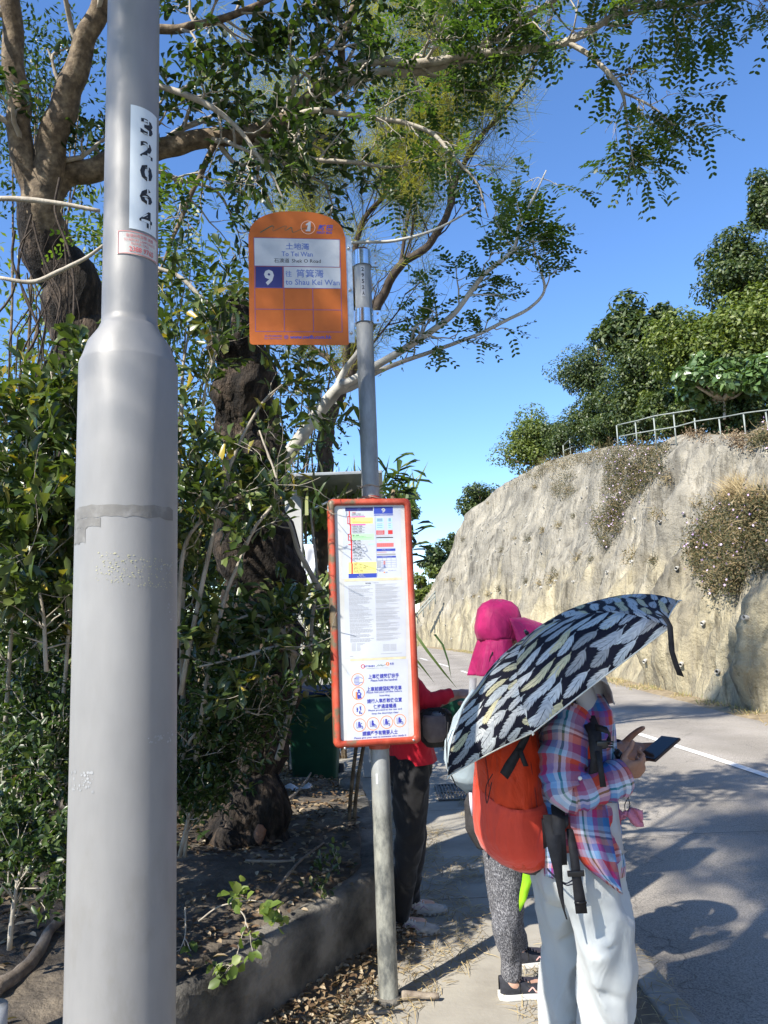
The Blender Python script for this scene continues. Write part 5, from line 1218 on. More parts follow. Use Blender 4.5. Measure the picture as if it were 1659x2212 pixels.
# whorled leaves poking past both sides of the timetable case
for i, (x, y, d, n, lab) in enumerate(((855, 1040, 4.6, 46, 'dark whorled leaves poking out behind the top of the timetable case'), (880, 1160, 4.6, 34, 'dark whorled leaves poking out right of the timetable case'))):
    P = np.array(tuple(at(x, y, d)))+RNG.normal(size=(n, 3))*np.array([.05, .05, .07]); t = empty('whorled_plant', V((P[:, 0].mean(), P[:, 1].mean(), 0)), lab, 'plant')
    link('foliage', leafmesh(P, rdir(n)*np.array([1, 1, .45])+np.array([.45, 0, .1]), rdir(n)*.3+np.array([0, -.4, 1]), RNG.uniform(.10, .16, n), .040, T_OBOV), L_DARK, t)
    mb = MB(); mb.tube(catmull([V((P[0][0]-.35, P[0][1]+.2, .0)), V((P[0][0]-.3, P[0][1]+.1, .7)), V(P.mean(0))], 6), .012, 6); mb.build('stem', BARK_B, t)

# ---------- hillside trees
def hilltree(px, py, rx, ry, d, mat, label, leaf=.16, n=2600, tmpl=T_SIMPLE, clumps=26, flat_=1.0, trunk=True, thr=-.1, bark=BARK_B):
    if 990 < px < 1660:
        tp = top_at(min(px, 1640)); dt = (tp-CAM_C).dot(CAM_M @ V((0, 0, -1))); d0 = d; d = max(d, dt+1.0+rx*dt/FPX*.8)
        leaf *= (d/d0)**.5
    c = at(px, py, d); s_ = d/FPX; RX, RZ = rx*s_, ry*s_; random.seed(int(px*3+py))
    cs = []
    for k in range(clumps):
        q = V((random.gauss(0, 1), random.gauss(0, 1), random.gauss(0, 1)-.25)).normalized()*(.25+.6*random.random()); cs.append((c+V((q.x*RX, q.y*RX*.8, q.z*RZ)), random.uniform(.24, .42)*min(RX, RZ*1.2)))
    per = n//clumps; P = []; Nn = []
    for cc_, r_ in cs:
        q = rdir(per); rad = r_*(1-.35*RNG.random((per, 1))**2); P.append(np.array(tuple(cc_))+q*rad*np.array([1.15, 1.1, .85*flat_])); Nn.append(q+np.array([0, 0, .6]))
    P = np.concatenate(P); Nn = np.concatenate(Nn)+RNG.normal(size=(len(P), 3))*.55; n = len(P)
    gz = c.z-RZ*.9; t = empty('hill_tree' if trunk else 'hill_shrub', V((c.x, c.y, gz)), label, 'tree' if trunk else 'shrub')
    D = np.cross(Nn, rdir(n))+np.array([0, 0, -.1]); link('crown', leafmesh(P, D, Nn, RNG.uniform(.7, 1.25, n)*leaf, leaf*.5 if tmpl is not T_HEART else leaf*.85, tmpl), mat, t)
    mb = MB(); b0 = V((c.x+.1*RX, c.y, gz-.5)); tk_ = 1 if trunk else .35; mid = b0.lerp(c, .5)+V((.08*RX, 0, 0)); mb.tube(catmull([b0, mid, c], 5), [max(.03, .09*RX*tk_*(1-.06*j)) for j in range(11)], 8)
    for cc_, r_ in cs[:16]: mb.tube(catmull([mid, mid.lerp(cc_, .5)+V((0, 0, -.1*RZ)), cc_], 4), [.045*RX*(1-.09*j)+.008 for j in range(9)], 5, cap=False)
    mb.build('trunk', bark, t)
HT = [(1150, 958, 82, 78, 30, L_HILLY, 'rounded olive green tree standing alone left of the short bent railing', .16, 9000, 40), (1040, 1088, 50, 52, 38, L_HILL, 'small dark bush tree lowest on the crest of the rock slope', .2, 5000, 26),
 (1268, 800, 88, 66, 27, L_HILL, 'grey-green layered tree spreading left over the crest', .13, 8000, 40), (1285, 905, 85, 60, 26, L_HILL, 'dark shrubby tree under the layered tree behind the short railing', .14, 8000, 40),
 (1372, 710, 84, 78, 28, L_HILL, 'tree with rosettes of long drooping leaves above the layered tree', .26, 7000, 40), (1392, 815, 92, 105, 25.5, L_HILL, 'dark tree behind the long railing in the middle of the hillside', .15, 10000, 44),
 (1490, 745, 105, 100, 24, L_HILLY, 'yellow-green bushy tree in the middle of the wooded hillside', .15, 11000, 44), (1625, 725, 110, 105, 22, L_HILLY, 'bright bamboo-like foliage at the right edge of the hillside', .16, 11000, 44),
 (1605, 580, 95, 118, 25, L_HILL, 'tall dark creeper-hung tree at the right edge against the sky', .15, 10000, 44), (1655, 440, 58, 80, 25.5, L_HILL, 'topmost dark crown at the right edge against the sky', .15, 5000, 30),
 (1345, 878, 70, 62, 24.5, L_HILL, 'shaded tree directly behind the left end of the long railing', .14, 7000, 36), (1440, 880, 80, 50, 23.5, L_HILL, 'shaded thicket behind the middle of the long railing', .14, 6000, 34), (1560, 870, 120, 66, 24, L_HILL, 'dark thicket tree behind the large-leaved shrub', .14, 9000, 40),
 (1215, 935, 45, 36, 28, L_HILL, 'low dark shrub between the rounded tree and the short railing', .14, 3000, 20)]
for a_ in HT: hilltree(*a_[:9], clumps=a_[9])
hilltree(1405, 868, 36, 24, 20.5, L_HILLY, 'small yellow-green shrub just above the long railing', .09, 2200, clumps=14, trunk=False)
hilltree(1545, 820, 105, 58, 17.5, L_HEART, 'large heart-leaved shrub overhanging the long railing', .17, 5200, T_HEART, 34, trunk=False, bark=BARK_P)
hilltree(1660, 800, 66, 62, 16.5, L_HEART, 'heart-leaved shrub cut by the right edge of the picture', .17, 3400, T_HEART, 22, trunk=False, bark=BARK_P)
hilltree(1770, 620, 110, 200, 22, L_HILL, 'dense dark hillside tree beyond the right edge', .16, 6000)
for i, (x, y, rx, ry, d, mt, lab) in enumerate(((945, 1210, 42, 50, 62, L_HILL, 'distant dark green tree beyond the end of the rock slope'), (912, 1265, 36, 52, 58, L_HILLY, 'distant yellowish bush by the stair railing'), (880, 1090, 28, 50, 70, L_HILLY, 'far pale tree just right of the timetable case top'), (975, 1180, 20, 34, 64, L_HILL, 'far wispy treetop touching the rock slope'), (800, 1220, 110, 130, 60, L_HILL, 'far dark trees hidden mostly behind the timetable case'), (620, 1200, 110, 120, 40, L_HILL, 'far woodland tree behind the shelter'), (860, 1340, 60, 45, 62, L_HILL, 'low far bush where the road bends out of sight'))):
    hilltree(x, y, rx, ry, d, mt, lab, .3, 3000, clumps=20)
HT2 = hilltree(1665, 650, 70, 80, 23, L_HILLY, 'yellow-green crown at the right edge joining the two tall hillside trees', .15, 6000, clumps=30)
for x, y, rx, ry, d, lab in ((1225, 962, 50, 24, 26, 'low crest shrub right beside the short bent railing'), (1305, 935, 52, 34, 25, 'low crest shrub between the short and the long railing'), (1385, 925, 56, 34, 24, 'low shade shrub behind the left posts of the long railing'), (1470, 915, 60, 34, 23, 'low shade shrub behind the middle posts of the long railing'), (1590, 905, 70, 34, 22, 'low shade shrub behind the right posts of the long railing')):
    hilltree(x, y-10, rx*1.1, ry+14, d, L_HILL, lab, .12, 4600, clumps=24, trunk=False)
# far left screen of trees down the bend
for i, (x, y, rx, ry, d) in enumerate(((420, 1150, 150, 200, 26), (180, 1150, 170, 220, 24), (-40, 1150, 170, 240, 22))):
    hilltree(x, y, rx, ry, d, L_HILL, ['background woodland tree behind the dark trunk', 'background woodland tree directly behind the lamp post', 'background woodland tree at the left edge'][i], .3, 4000)

# ---------- creepers and tufts on the rock slope
def patch_on_cliff(poly, n, label, flowers=0, thick=.22, leaf=.055, mat=None, name='creeper', cat='creeper', straw=0):
    xs = [p[0] for p in poly]; ys_ = [p[1] for p in poly]; P = []; Nn = []; ds = []; tries = 0
    def inside(x, y):
        c_ = False; j = len(poly)-1
        for i in range(len(poly)):
            (xi, yi), (xj, yj) = poly[i], poly[j]
            if (yi > y) != (yj > y) and x < (xj-xi)*(y-yi)/(yj-yi)+xi: c_ = not c_
            j = i
        return c_
    rg = random.Random(int(xs[0])); 
    while len(P) < n//6 and tries < n*3:
        tries += 1; x = rg.uniform(min(xs)-6, max(xs)+6); y = rg.uniform(min(ys_)-6, max(ys_)+6)
        x2 = x+20*noise.noise(V((x*.06, y*.06, 0)))+7*noise.noise(V((x*.2, y*.2, 0))); y2 = y+24*noise.noise(V((x*.06, y*.06, 5)))+8*noise.noise(V((x*.2, y*.2, 5)))
        if not inside(x2, y2): continue
        if noise.noise(V((x*.06, y*.06, 2))) < -.28 or noise.noise(V((x*.22, y*.22, 2))) < -.35: continue
        h, n_, d = cliff_hit(x, y)
        if h is None: continue
        P.append(h); Nn.append(n_)
    if not P: return
    PP = np.repeat(arr(P), 6, 0); NN = np.repeat(arr(Nn), 6, 0); m_ = len(PP); s_ = 1
    PP = PP+NN*RNG.random((m_, 1))*thick+RNG.normal(size=(m_, 3))*.10
    c0 = P[0]; t = empty(name, c0, label, cat)
    lf = leaf; link('foliage', leafmesh(PP, rdir(m_)+np.array([0, 0, -.3]), rdir(m_)*.7+NN, RNG.uniform(.7, 1.4, m_)*lf, lf*.55, T_SIMPLE), mat or L_CREEP, t)
    if flowers:
        q = RNG.integers(0, m_, flowers); tag(link('flowers', leafmesh(PP[q]+NN[q]*.12, rdir(flowers), NN[q]+rdir(flowers)*.3, .05, .05, T_SIMPLE), FLOWER, t), kind='stuff')
    if straw:
        q = RNG.integers(0, m_, straw); tag(link('dry_stems', leafmesh(PP[q], rdir(straw)*.7+NN[q]+np.array([0, 0, -.2]), rdir(straw), RNG.uniform(.1, .35, straw), .008, T_NEEDLE), L_STRAW, t), kind='stuff')
cr = lambda L_: [crop(x, y) for x, y in L_]
patch_on_cliff(cr([(930, 270), (1000, 250), (1225, 250), (1200, 330), (1190, 420), (1110, 500), (1030, 525), (950, 500), (935, 400)]), 9000, 'wide brown creeper patch with lilac flowers hanging from the crest left of the boulder', 130, straw=500)
patch_on_cliff(cr([(905, 580), (960, 545), (1030, 530), (1035, 600), (1000, 660), (960, 730), (925, 690), (895, 640)]), 3600, 'brown flowering creeper tongue in the middle of the rock slope', 70, straw=250)
patch_on_cliff(cr([(1330, 700), (1430, 560), (1560, 520), (1700, 520), (1700, 820), (1600, 850), (1560, 930), (1480, 940), (1400, 900), (1340, 820), (1310, 760)]), 14000, 'largest creeper patch, hanging under the straw grass at right', 130, .3, straw=900)
patch_on_cliff(cr([(720, 430), (790, 410), (810, 450), (790, 510), (750, 520), (700, 470)]), 1500, 'thin dry creeper under the crest, left of the big patch', 0, straw=160)
patch_on_cliff(cr([(600, 400), (760, 330), (880, 310), (930, 280), (930, 345), (800, 370), (690, 420), (560, 450), (480, 490)]), 2600, 'dry weeds along the crest between the round tree and the railing', 0, .2, straw=900, name='crest_weeds', cat='weeds')
patch_on_cliff(cr([(1290, 240), (1330, 205), (1480, 215), (1560, 240), (1590, 300), (1520, 250), (1400, 245)]), 1800, 'fallen brown leaves lying on top of the boulder', 0, .05, mat=L_DRY, name='leaf_litter', cat='leaf litter')
patch_on_cliff(cr([(1580, 230), (1700, 150), (1700, 300), (1610, 260)]), 1400, 'reddish weeds at the right edge on top of the rock slope', 20, .2, name='crest_weeds', cat='weeds', straw=100)
for i, (x, y, n, L_) in enumerate(((1540, 520, 420, .62), (1620, 540, 260, .55), (1480, 530, 160, .4))):
    h, n_, d = cliff_hit(*crop(x, y)); 
    if h is not None: blades(h, n, L_, .009, ['tall straw-coloured grass tuft above the biggest creeper', 'straw grass tuft at the right edge above the biggest creeper', 'shorter straw tuft left of the tall one'][i], L_STRAW, 'straw_tuft', 'grass tuft', .14, .9)
tl = 'small dry weed tuft rooted in the rock slope'
for i, (x, y) in enumerate(((800, 600), (740, 640), (665, 660), (1150, 795), (1175, 600), (1355, 545), (880, 790), (1060, 780), (700, 880), (590, 890), (540, 700), (650, 900), (480, 750), (420, 540), (820, 790), (310, 700), (265, 880), (240, 880), (470, 920), (420, 945), (360, 955), (720, 860), (1215, 440), (625, 470), (600, 700))):
    h, n_, d = cliff_hit(*crop(x, y))
    if h is None: continue
    t = empty('weed_tuft', h, tl, 'weed tuft', 'dry weed tufts on the rock slope'); n = 90; s_ = .6+.6*((i*37) % 10)/10
    P = np.array(tuple(h))+RNG.normal(size=(n, 3))*.11*s_; D = rdir(n)+np.array([-.6, -.2, .1]); link('blades', leafmesh(P, D, rdir(n), RNG.uniform(.08, .32, n)*s_, .012, T_NEEDLE), L_STRAW if i % 3 else L_CREEP, t)
    link('leaves', leafmesh(P, rdir(n), rdir(n)+np.array([-1, 0, .5]), .06*s_, .035*s_, T_SIMPLE), L_CREEP, t)

# ---------- roadside verge at the foot of the slope, kerb weeds, litter
ys_ = RNG.uniform(2, 48, 9000); xs_ = np.array([footx(y) for y in ys_])-np.abs(RNG.normal(size=9000))*.22-.02; P = np.stack([xs_, ys_, np.full(9000, ROADZ+.01)], 1)
keep = np.array([noise.noise(V((0, y*.9, x*1.2))) > -.12 for x, y in zip(xs_, ys_)]); P = P[keep]; n = len(P)
tag(link('verge_grass', leafmesh(P, rdir(n)+np.array([-.1, 0, .8]), rdir(n), RNG.uniform(.04, .17, n), .012, T_BLADE), leafmat('verge_blade', [(0, (.30, .22, .11)), (.55, (.48, .38, .2)), (.8, (.22, .22, .07)), (1, (.14, .19, .05))], .2, .7)), kind='stuff')
mb = MB(); g = []
for i in range(120): y = 1+i*.45; g.append([(footx(y)-.42-.12*noise.noise(V((y, 3, 0))), y, ROADZ+.006), (footx(y)-.15, y, ROADZ+.035), (footx(y)+.35, y, ROADZ+.06)][::-1])
mb.sheet(g); tag(mb.build('verge', noisy('verge_earth', (.14, .105, .06), (.34, .27, .17), 7, .95, .6, .02)), kind='structure')
def litter(name, xr, yr, n, zf, L_, W_, mat, tmpl, cond=None, up=.12):
    X = RNG.uniform(*xr, n); Y = RNG.uniform(*yr, n)
    P = np.array([(x, y, zf(x, y)+.004+RNG.random()*.02) for x, y in zip(X, Y) if (cond is None or cond(x, y))]); n = len(P)
    return link(name, leafmesh(P, rdir(n)*np.array([1, 1, up]), rdir(n)*.45+np.array([0, 0, 1]), RNG.uniform(.6, 1.2, n)*L_, W_, tmpl), mat)
wd = lambda x, y: x-wallx(y)
tag(litter('bank_leaf_litter', (-3.5, -.2), (1.6, 9), 13000, bankz, .048, .019, L_DRY, T_OVAL, lambda x, y: wd(x, y) < -.04 and noise.noise(V((x*2, y*2, 0))) > -.35), kind='stuff')
tag(litter('wall_foot_litter', (-1.6, .6), (2.2, 5.2), 22000, lambda x, y: .0+.07*max(0, 1-wd(x, y)/.28), .040, .017, L_DRY, T_OVAL, lambda x, y: wd(x, y) > .01 and wd(x, y) < (.36 if y < 3.4 else .15)+.22*noise.noise(V((x*5, y*5, 0))) and RNG.random() < 1.1-wd(x, y)*1.8), kind='stuff')
tag(litter('pine_needles', (-1.0, 1.3), (2.2, 7), 16000, lambda x, y: .002, .10, .0034, L_STRAW, T_NEEDLE, lambda x, y: wd(x, y) > .05 and (noise.noise(V((x*2.3, y*1.7, 8))) > .12 or wd(x, y) < .5) and x < pk(y)), kind='stuff')
tag(litter('kerb_needles', (.6, 1.7), (2.0, 13), 12000, lambda x, y: .0 if x < kerbx(y)-.0 else ROADZ, .10, .003, L_STRAW, T_NEEDLE, lambda x, y: abs(x-kerbx(y)+.16) < .16+.12*noise.noise(V((0, y*2, 4)))), kind='stuff')
tag(litter('kerb_grass', (-.6, 1.2), (4.2, 24), 9000, lambda x, y: -.01, .15, .008, L_STRAW, T_BLADE, lambda x, y: abs(x-kerbx(y)+.2) < .11+.10*noise.noise(V((0, y*1.3, 7))), up=1.6), kind='stuff')
tag(litter('undergrowth', (-5, -.6), (3.2, 11), 5000, bankz, .10, .035, L_DARK, T_OVAL, lambda x, y: wd(x, y) < -.9 and noise.noise(V((x*1.2, y*1.2, 4))) > -.05, up=.9), kind='stuff')
# sticks
ST_ = noisy('dead_wood', (.13, .10, .075), (.33, .28, .22), 16, .9, .6, .01)
def stick(pts, r, label, name='dead_branch', cat='dead branch', group=None):
    mb = MB(); P = catmull(pts, 5); mb.tube(P, [r*(1-.5*i/len(P)) for i in range(len(P))], 10, wob=.3); tag(mb.build(name, ST_), label, cat, group)
zb_ = lambda x, y, d, h=.02: (lambda p: V((p.x, p.y, bankz(p.x, p.y)+h)))(at(x, y, d))
gb = lambda x, y, h=.0: (lambda r_: r_)(None)
def bankhit(x, y, h=.02):
    r_ = ray(x, y); p = CAM_C.copy()
    for i in range(900):
        p = p+r_*.01
        if p.z < bankz(p.x, p.y): break
    return V((p.x, p.y, bankz(p.x, p.y)+h))
stick([bankhit(-20, 2160), bankhit(60, 2100), bankhit(110, 2020), bankhit(150, 1990)], .03, 'thick dead branch lying in the lower left corner of the bank')
stick([bankhit(20, 1760), bankhit(100, 1755), bankhit(190, 1740), bankhit(240, 1735)], .045, 'pale fallen log lying behind the lamp post on the bank')
stick([bankhit(560, 1985), bankhit(640, 1880), bankhit(700, 1830)], .008, 'long thin twig lying on the bank below the dark trunk')
stick([bankhit(530, 1870), bankhit(620, 1870), bankhit(670, 1860)], .007, 'short thin twig at the foot of the dark trunk')
stick([ground(868, 2150, .022), ground(900, 2150, .022), ground(948, 2152, .022)], .020, 'short thick stick lying at the foot of the bus stop pole')
stick([ground(845, 2185, .012), ground(790, 2190, .012), ground(735, 2212, .012)], .008, 'curved twig lying beside the base of the bus stop pole')
stick([bankhit(560, 1760), bankhit(640, 1720), bankhit(690, 1640)], .012, 'grey root-like stick rising behind the dark trunk foot')
# crumpled white paper on the bank
c = bankhit(642, 1712, .03); mb = MB(); g = []
for i in range(9):
    g.append([(c.x-.10+.025*j*1.0, c.y-.04+.012*i, c.z+.02*noise.noise(V((i*.6, j*.5, 1)))*2.2+.012*math.sin(j*1.1)) for j in range(9)])
mb.sheet(g, thick=.002); tag(mb.build('paper_litter', flat('white_paper', (.6, .6, .6), .7)), 'crumpled white tissue lying on the dark bank behind the wall', 'litter')
# trees standing behind the photographer (their shade falls on the road and on the left bank)
def shade(tb_, top, rad, zr, seed, label, K, mat, needle, nb=16):
    random.seed(seed); t = empty('shade_tree', tb_, label, 'tree'); top = V(top)
    mb = MB(); L_ = catmull([tb_, tb_.lerp(top, .35)+V((.2, .1, 0)), tb_.lerp(top, .7), top], 6); mb.tube(L_, [.2-.008*i for i in range(len(L_))], 12); br = []
    for k in range(nb):
        i = random.randint(6, len(L_)-1); a = random.uniform(0, 6.28); e = top+V((math.cos(a)*random.uniform(.4, 1)*rad, math.sin(a)*random.uniform(.4, 1)*rad, random.uniform(-1, .4)*zr)); pp_ = catmull([L_[i], L_[i].lerp(e, .5)+V((0, 0, .4)), e], 5); rb_ = [.05-.004*j for j in range(len(pp_))]; mb.tube(pp_, rb_, 6); br.append((pp_, rb_))
    mb.build('trunk', BARK_C, t); tm = MB(); an = []
    for pp_, rb_ in br:
        tw, a_ = twigs(pp_, rb_, 9, .75, (R(20), R(60)), V((0, 0, .1)), .2, 2, .15); branch_tubes(tm, tw, 4); an += a_
    tm.build('twigs', BARK_C, t); P = arr([a for a, _ in an]); n = len(P); PP = np.repeat(P, K, 0)+RNG.normal(size=(n*K, 3))*.08
    if needle: me = leafmesh(PP, rdir(n*K)+np.array([0, 0, -.5]), rdir(n*K), RNG.uniform(.2, .4, n*K), .007, T_NEEDLE)
    else: me = leafmesh(PP, rdir(n*K), rdir(n*K), .065, .034, T_SIMPLE)
    link('crown', me, mat, t)
shade(V((-2.2, -3.1, .2)), (-.9, -2.2, 8.4), 3.4, 1.2, 99, 'tall casuarina standing behind the viewer, outside the photograph', 7, L_CAS, True, 24)
shade(V((-7.9, -2.2, .3)), (-7.3, -1.0, 6.6), 1.9, 2.0, 17, 'broadleaf tree behind and left of the viewer, outside the photograph', 4, L_DARK, False, 14)
# ============================================================ PEOPLE
FWD = CAM_M @ V((0, 0, -1))
def depth(p): return (V(p)-CAM_C).dot(FWD)
SKIN = noisy('skin', (.30, .15, .09), (.42, .24, .16), 30, .5, .15, .001, spec=.4, c3=(.36, .19, .125))
SKIN_P = noisy('paler_skin', (.42, .24, .17), (.55, .34, .26), 30, .5, .15, .001, c3=(.48, .29, .21))
def fold_mesh(me, amp, sc=(8, 8, 8), amp2=0, sc2=(25, 25, 25), off=0):
    me.update(); co = [v.co.copy() for v in me.vertices]; nr = [v.normal.copy() for v in me.vertices]
    for v, c, n in zip(me.vertices, co, nr):
        q = V((c.x*sc[0]+off, c.y*sc[1], c.z*sc[2])); a = noise.noise(q)
        d = amp*(1-2*abs(a)*1.6)
        if amp2: d += amp2*noise.noise(V((c.x*sc2[0], c.y*sc2[1], c.z*sc2[2])))
        v.co = c+n*d
    me.update(); return me
def limbt(mb, pts, rads, n=20, k=5):
    P = catmull(pts, k); mb.tube(P, lerpl(rads, len(P)), n, closed_round=True); return P
def head(mb, c, face, r=1.0):
    yaw = math.atan2(face.y, face.x); M = Matrix.Rotation(yaw, 3, 'Z') @ Matrix.Rotation(-math.asin(max(-1, min(1, face.normalized().z))), 3, 'Y')
    c = V(c); w = lambda x, y, z: c+M @ (V((x, y, z))*r)
    mb.ball(c+M @ (V((-.012, 0, .025))*r), (.092*r, .076*r, .092*r), 20, M); mb.ball(w(.012, 0, -.03), (.070*r, .060*r, .082*r), 18, M)
    mb.tube([w(.078, 0, .012), w(.092, 0, -.012), w(.10, 0, -.03)], [.010*r, .013*r, .016*r], 10, closed_round=True)
    mb.ball(w(.075, 0, -.062), (.016*r, .024*r, .011*r), 10, M); mb.ball(w(.068, 0, -.093), (.022*r, .026*r, .018*r), 10, M)
    for s_ in (-1, 1): mb.ball(w(-.008, s_*.078, -.012), (.018*r, .010*r, .030*r), 10, M); mb.ball(w(.066, s_*.030, -.022), (.02*r, .026*r, .018*r), 10, M)
    return w, M
def eyes(root, w, M):
    for s_ in (-1, 1):
        mb = MB(); mb.ball(w(.079, s_*.031, .006), (.009, .013, .006), 10, M); mb.build('eye', flat('eye_dark', (.03, .02, .015), .2) if 'eye_dark' not in bpy.data.materials else bpy.data.materials['eye_dark'], root)
def hand(mb, wrist, fdir, palm, s=1.0, curls=(.3, .35, .4, .45), thumb=(.5, .6), side=1, tdir=None, spread_=.06):
    """palm = direction out of the palm; fingers curl towards it; side: which side the thumb leaves"""
    f = V(fdir).normalized(); p = V(palm); p = (p-f*p.dot(f)).normalized(); a = f.cross(p)*side; w = V(wrist)
    M = Matrix((f, a, p)).transposed()
    mb.ball(w+f*.048*s, (.052*s, .040*s, .0155*s), 16, M); mb.ball(w+f*.030*s+a*.020*s, (.036*s, .020*s, .019*s), 12, M)
    mb.tube([w-f*.03*s, w+f*.02*s], [.023*s, .024*s], 12, closed_round=True)
    for i, (o, L_) in enumerate(zip((.029, .010, -.010, -.028), (.074, .082, .076, .060))):
        b0 = w+f*(.084-.004*abs(i-1))*s+a*o*s; d = (f+a*(o*2.2*spread_/.06)).normalized(); pts = [b0-d*.02*s, b0]; c = curls[i]
        for seg in (.46, .30, .24):
            ax = d.cross(p).normalized(); d = Matrix.Rotation(c, 3, ax) @ d; pts.append(pts[-1]+d*L_*seg*s)
        mb.tube(pts, [.0095*s, .0095*s, .0088*s, .008*s, .0068*s], 10, closed_round=True)
    b0 = w+f*.018*s+a*.028*s; d = (V(tdir).normalized() if tdir is not None else (f*.62+a*.72+p*.25).normalized()); pts = [b0-d*.01, b0]
    for L_, c in ((.042, 0), (.032, thumb[0]*.5), (.026, thumb[1]*.5)):
        ax = d.cross((f*.6+p*.6)).normalized(); d = Matrix.Rotation(c, 3, ax) @ d; pts.append(pts[-1]+d*L_*s)
    mb.tube(pts, [.015*s, .0135*s, .0115*s, .0105*s, .0085*s], 10, closed_round=True)
def shoe(root, heel, yaw, L_, mats, style, z0=0):
    """heel: ground point under the heel; mats: sole, upper, accent, lace"""
    M = Matrix.Rotation(yaw, 3, 'Z'); h = V(heel); T = lambda x, y, z: h+M @ V((x*L_, y*L_, z*L_))
    g = []; N_ = 22; K = 18
    wid = lambda u: .17*(.78+.30*math.sin(min(1, u*1.15)*math.pi*.62)-.10*math.exp(-((u-.42)/.16)**2))*(math.sqrt(max(0, 1-((u-.62)/.40)**4)) if u > .62 else 1)*(math.sqrt(max(0.02, 1-((.14-u)/.15)**2)) if u < .14 else 1)
    hei = lambda u: .36-.02*u if u < .2 else (.36-.16*((u-.2)/.35)**1.2 if u < .55 else max(.06, .20-.11*((u-.55)/.45)**1.5))
    for i in range(N_+1):
        u = .005+.985*i/N_; row = []; wu = wid(u); hu = hei(u)
        for k in range(K+1):
            a = math.pi*k/K; row.append(T(u, wu*math.copysign(abs(math.cos(a))**.75, math.cos(a)), .075+(hu-.075)*math.sin(a)**.72))
        g.append(row)
    mb = MB(); mb.sheet(g); up = mb.build('upper', mats[1], root)
    mb = MB(); out = []
    for i in range(N_+1): u = -.012+1.03*i/N_; out.append((u, wid(min(.99, max(.01, u)))+.008))
    top = .105; o = [(u, w) for u, w in out]+[(u, -w) for u, w in out[::-1]]
    g = []
    for z, e in ((.0, .94), (.012, .99), (.03, 1.0), (top-.02, 1.01), (top, .985)): g.append([T(u, w*e, z+(.03*(u-.75)**2*4 if z < .02 and u > .75 else 0)) for u, w in o]+[T(o[0][0], o[0][1]*e, z)])
    mb.sheet([r[::-1] for r in g]); n = len(o); mb.add([T(u, w*.94, .0+(.03*(u-.75)**2*4 if u > .75 else 0)) for u, w in o], [list(range(n))])
    mb.add([T(u, w*.98, top-.002) for u, w in o], [list(range(n))[::-1]])
    so = mb.build('sole', mats[0], root)
    if style == 'lug':
        mb = MB()
        for i in range(9):
            for s_ in (-1, 1): u = .05+i*.105; mb.box(T(u, s_*wid(min(.98, u))*.98, .022), (L_*.055, L_*.04, L_*.05), M)
        mb.build('lug_edge', flat('grey_rubber', (.22, .20, .18), .8) if 'grey_rubber' not in bpy.data.materials else bpy.data.materials['grey_rubber'], so)
    mb = MB()
    for i in range(5):
        u = .30+i*.055; z = hei(u)+.012; mb.tube(catmull([T(u, -.085, z-.05), T(u+.01, 0, z+.004), T(u+.03, .085, z-.05)], 4), .0032, 6)
    u = .29; mb.tube(catmull([T(u, 0, hei(u)+.02), T(u-.02, -.07, hei(u)+.05), T(u+.03, -.13, hei(u)-.06), T(u+.04, -.15, .14)], 5), .0026, 6)
    mb.tube(catmull([T(u, 0, hei(u)+.02), T(u+.05, -.06, hei(u)+.04), T(u+.08, -.09, hei(u)-.04)], 5), .0026, 6)
    mb.build('laces', mats[3], up)
    mb = MB()
    def on(u, v, s_=-1, o_=.004):   # point on the upper's side: v height fraction
        a = math.asin(min(1, max(0, v))); wu = wid(u); return T(u, s_*(wu*math.cos(a)**.75+o_), .075+(hei(u)-.075)*math.sin(a)**.72+o_*.5)
    def stroke(a, b_, w, s_=-1):
        n = 6; L1 = []; 
        for i in range(n+1): t = i/n; u = a[0]+(b_[0]-a[0])*t; v = a[1]+(b_[1]-a[1])*t; L1.append([on(u-w/2, v, s_), on(u+w/2, v, s_)])
        mb.sheet(L1)
    if style == 'n':
        for s_ in (-1, 1): stroke((.47, .25), (.55, .80), .022, s_); stroke((.55, .80), (.60, .25), .026, s_); stroke((.60, .25), (.68, .72), .022, s_)
        mb.build('letter_n', mats[2], up, smooth=False)
    else:
        for s_ in (-1, 1):
            for q in ((.25, .2, .42, .75), (.42, .2, .52, .8), (.60, .2, .50, .72), (.12, .3, .28, .35)): stroke((q[0], q[1]), (q[2], q[3]), .02, s_)
        mb.build('side_stripes', mats[2], up, smooth=False)
    mb = MB(); mb.tube([T(.12, 0, .30), T(.13, 0, .39)], [.085*L_/.25*.25*4*.25, .085*L_/.25*.25], 20, cap=False)

PLM, nt, N, L, b = nmat('plaid_cotton')
uvn = N.new('ShaderNodeUVMap'); sp = N.new('ShaderNodeSeparateXYZ'); wob_ = N.new('ShaderNodeTexNoise'); wob_.inputs['Scale'].default_value = 9; L.new(texco(nt), wob_.inputs['Vector'])
L.new(uvn.outputs[0], sp.inputs[0])
BLU, LBL, RED_, MAG, PUR, WHT, GRN_, SAL, GRY = (.05, .22, .52), (.30, .50, .76), (.62, .09, .05), (.45, .05, .20), (.20, .10, .36), (.72, .76, .84), (.03, .22, .12), (.66, .28, .26), (.22, .22, .28)
def strip(out, per, seq):
    f = math_(nt, 'FRACT', math_(nt, 'ADD', math_(nt, 'MULTIPLY', out, 1/per), math_(nt, 'MULTIPLY', wob_.outputs['Fac'], .10))); r = ramp(nt, seq, 'CONSTANT'); L.new(f, r.inputs[0]); return r.outputs[0]
s1 = strip(sp.outputs[0], .175, [(0, BLU), (.15, PUR), (.27, RED_), (.43, SAL), (.50, WHT), (.56, GRN_), (.60, WHT), (.66, LBL), (.78, MAG), (.88, GRY)])
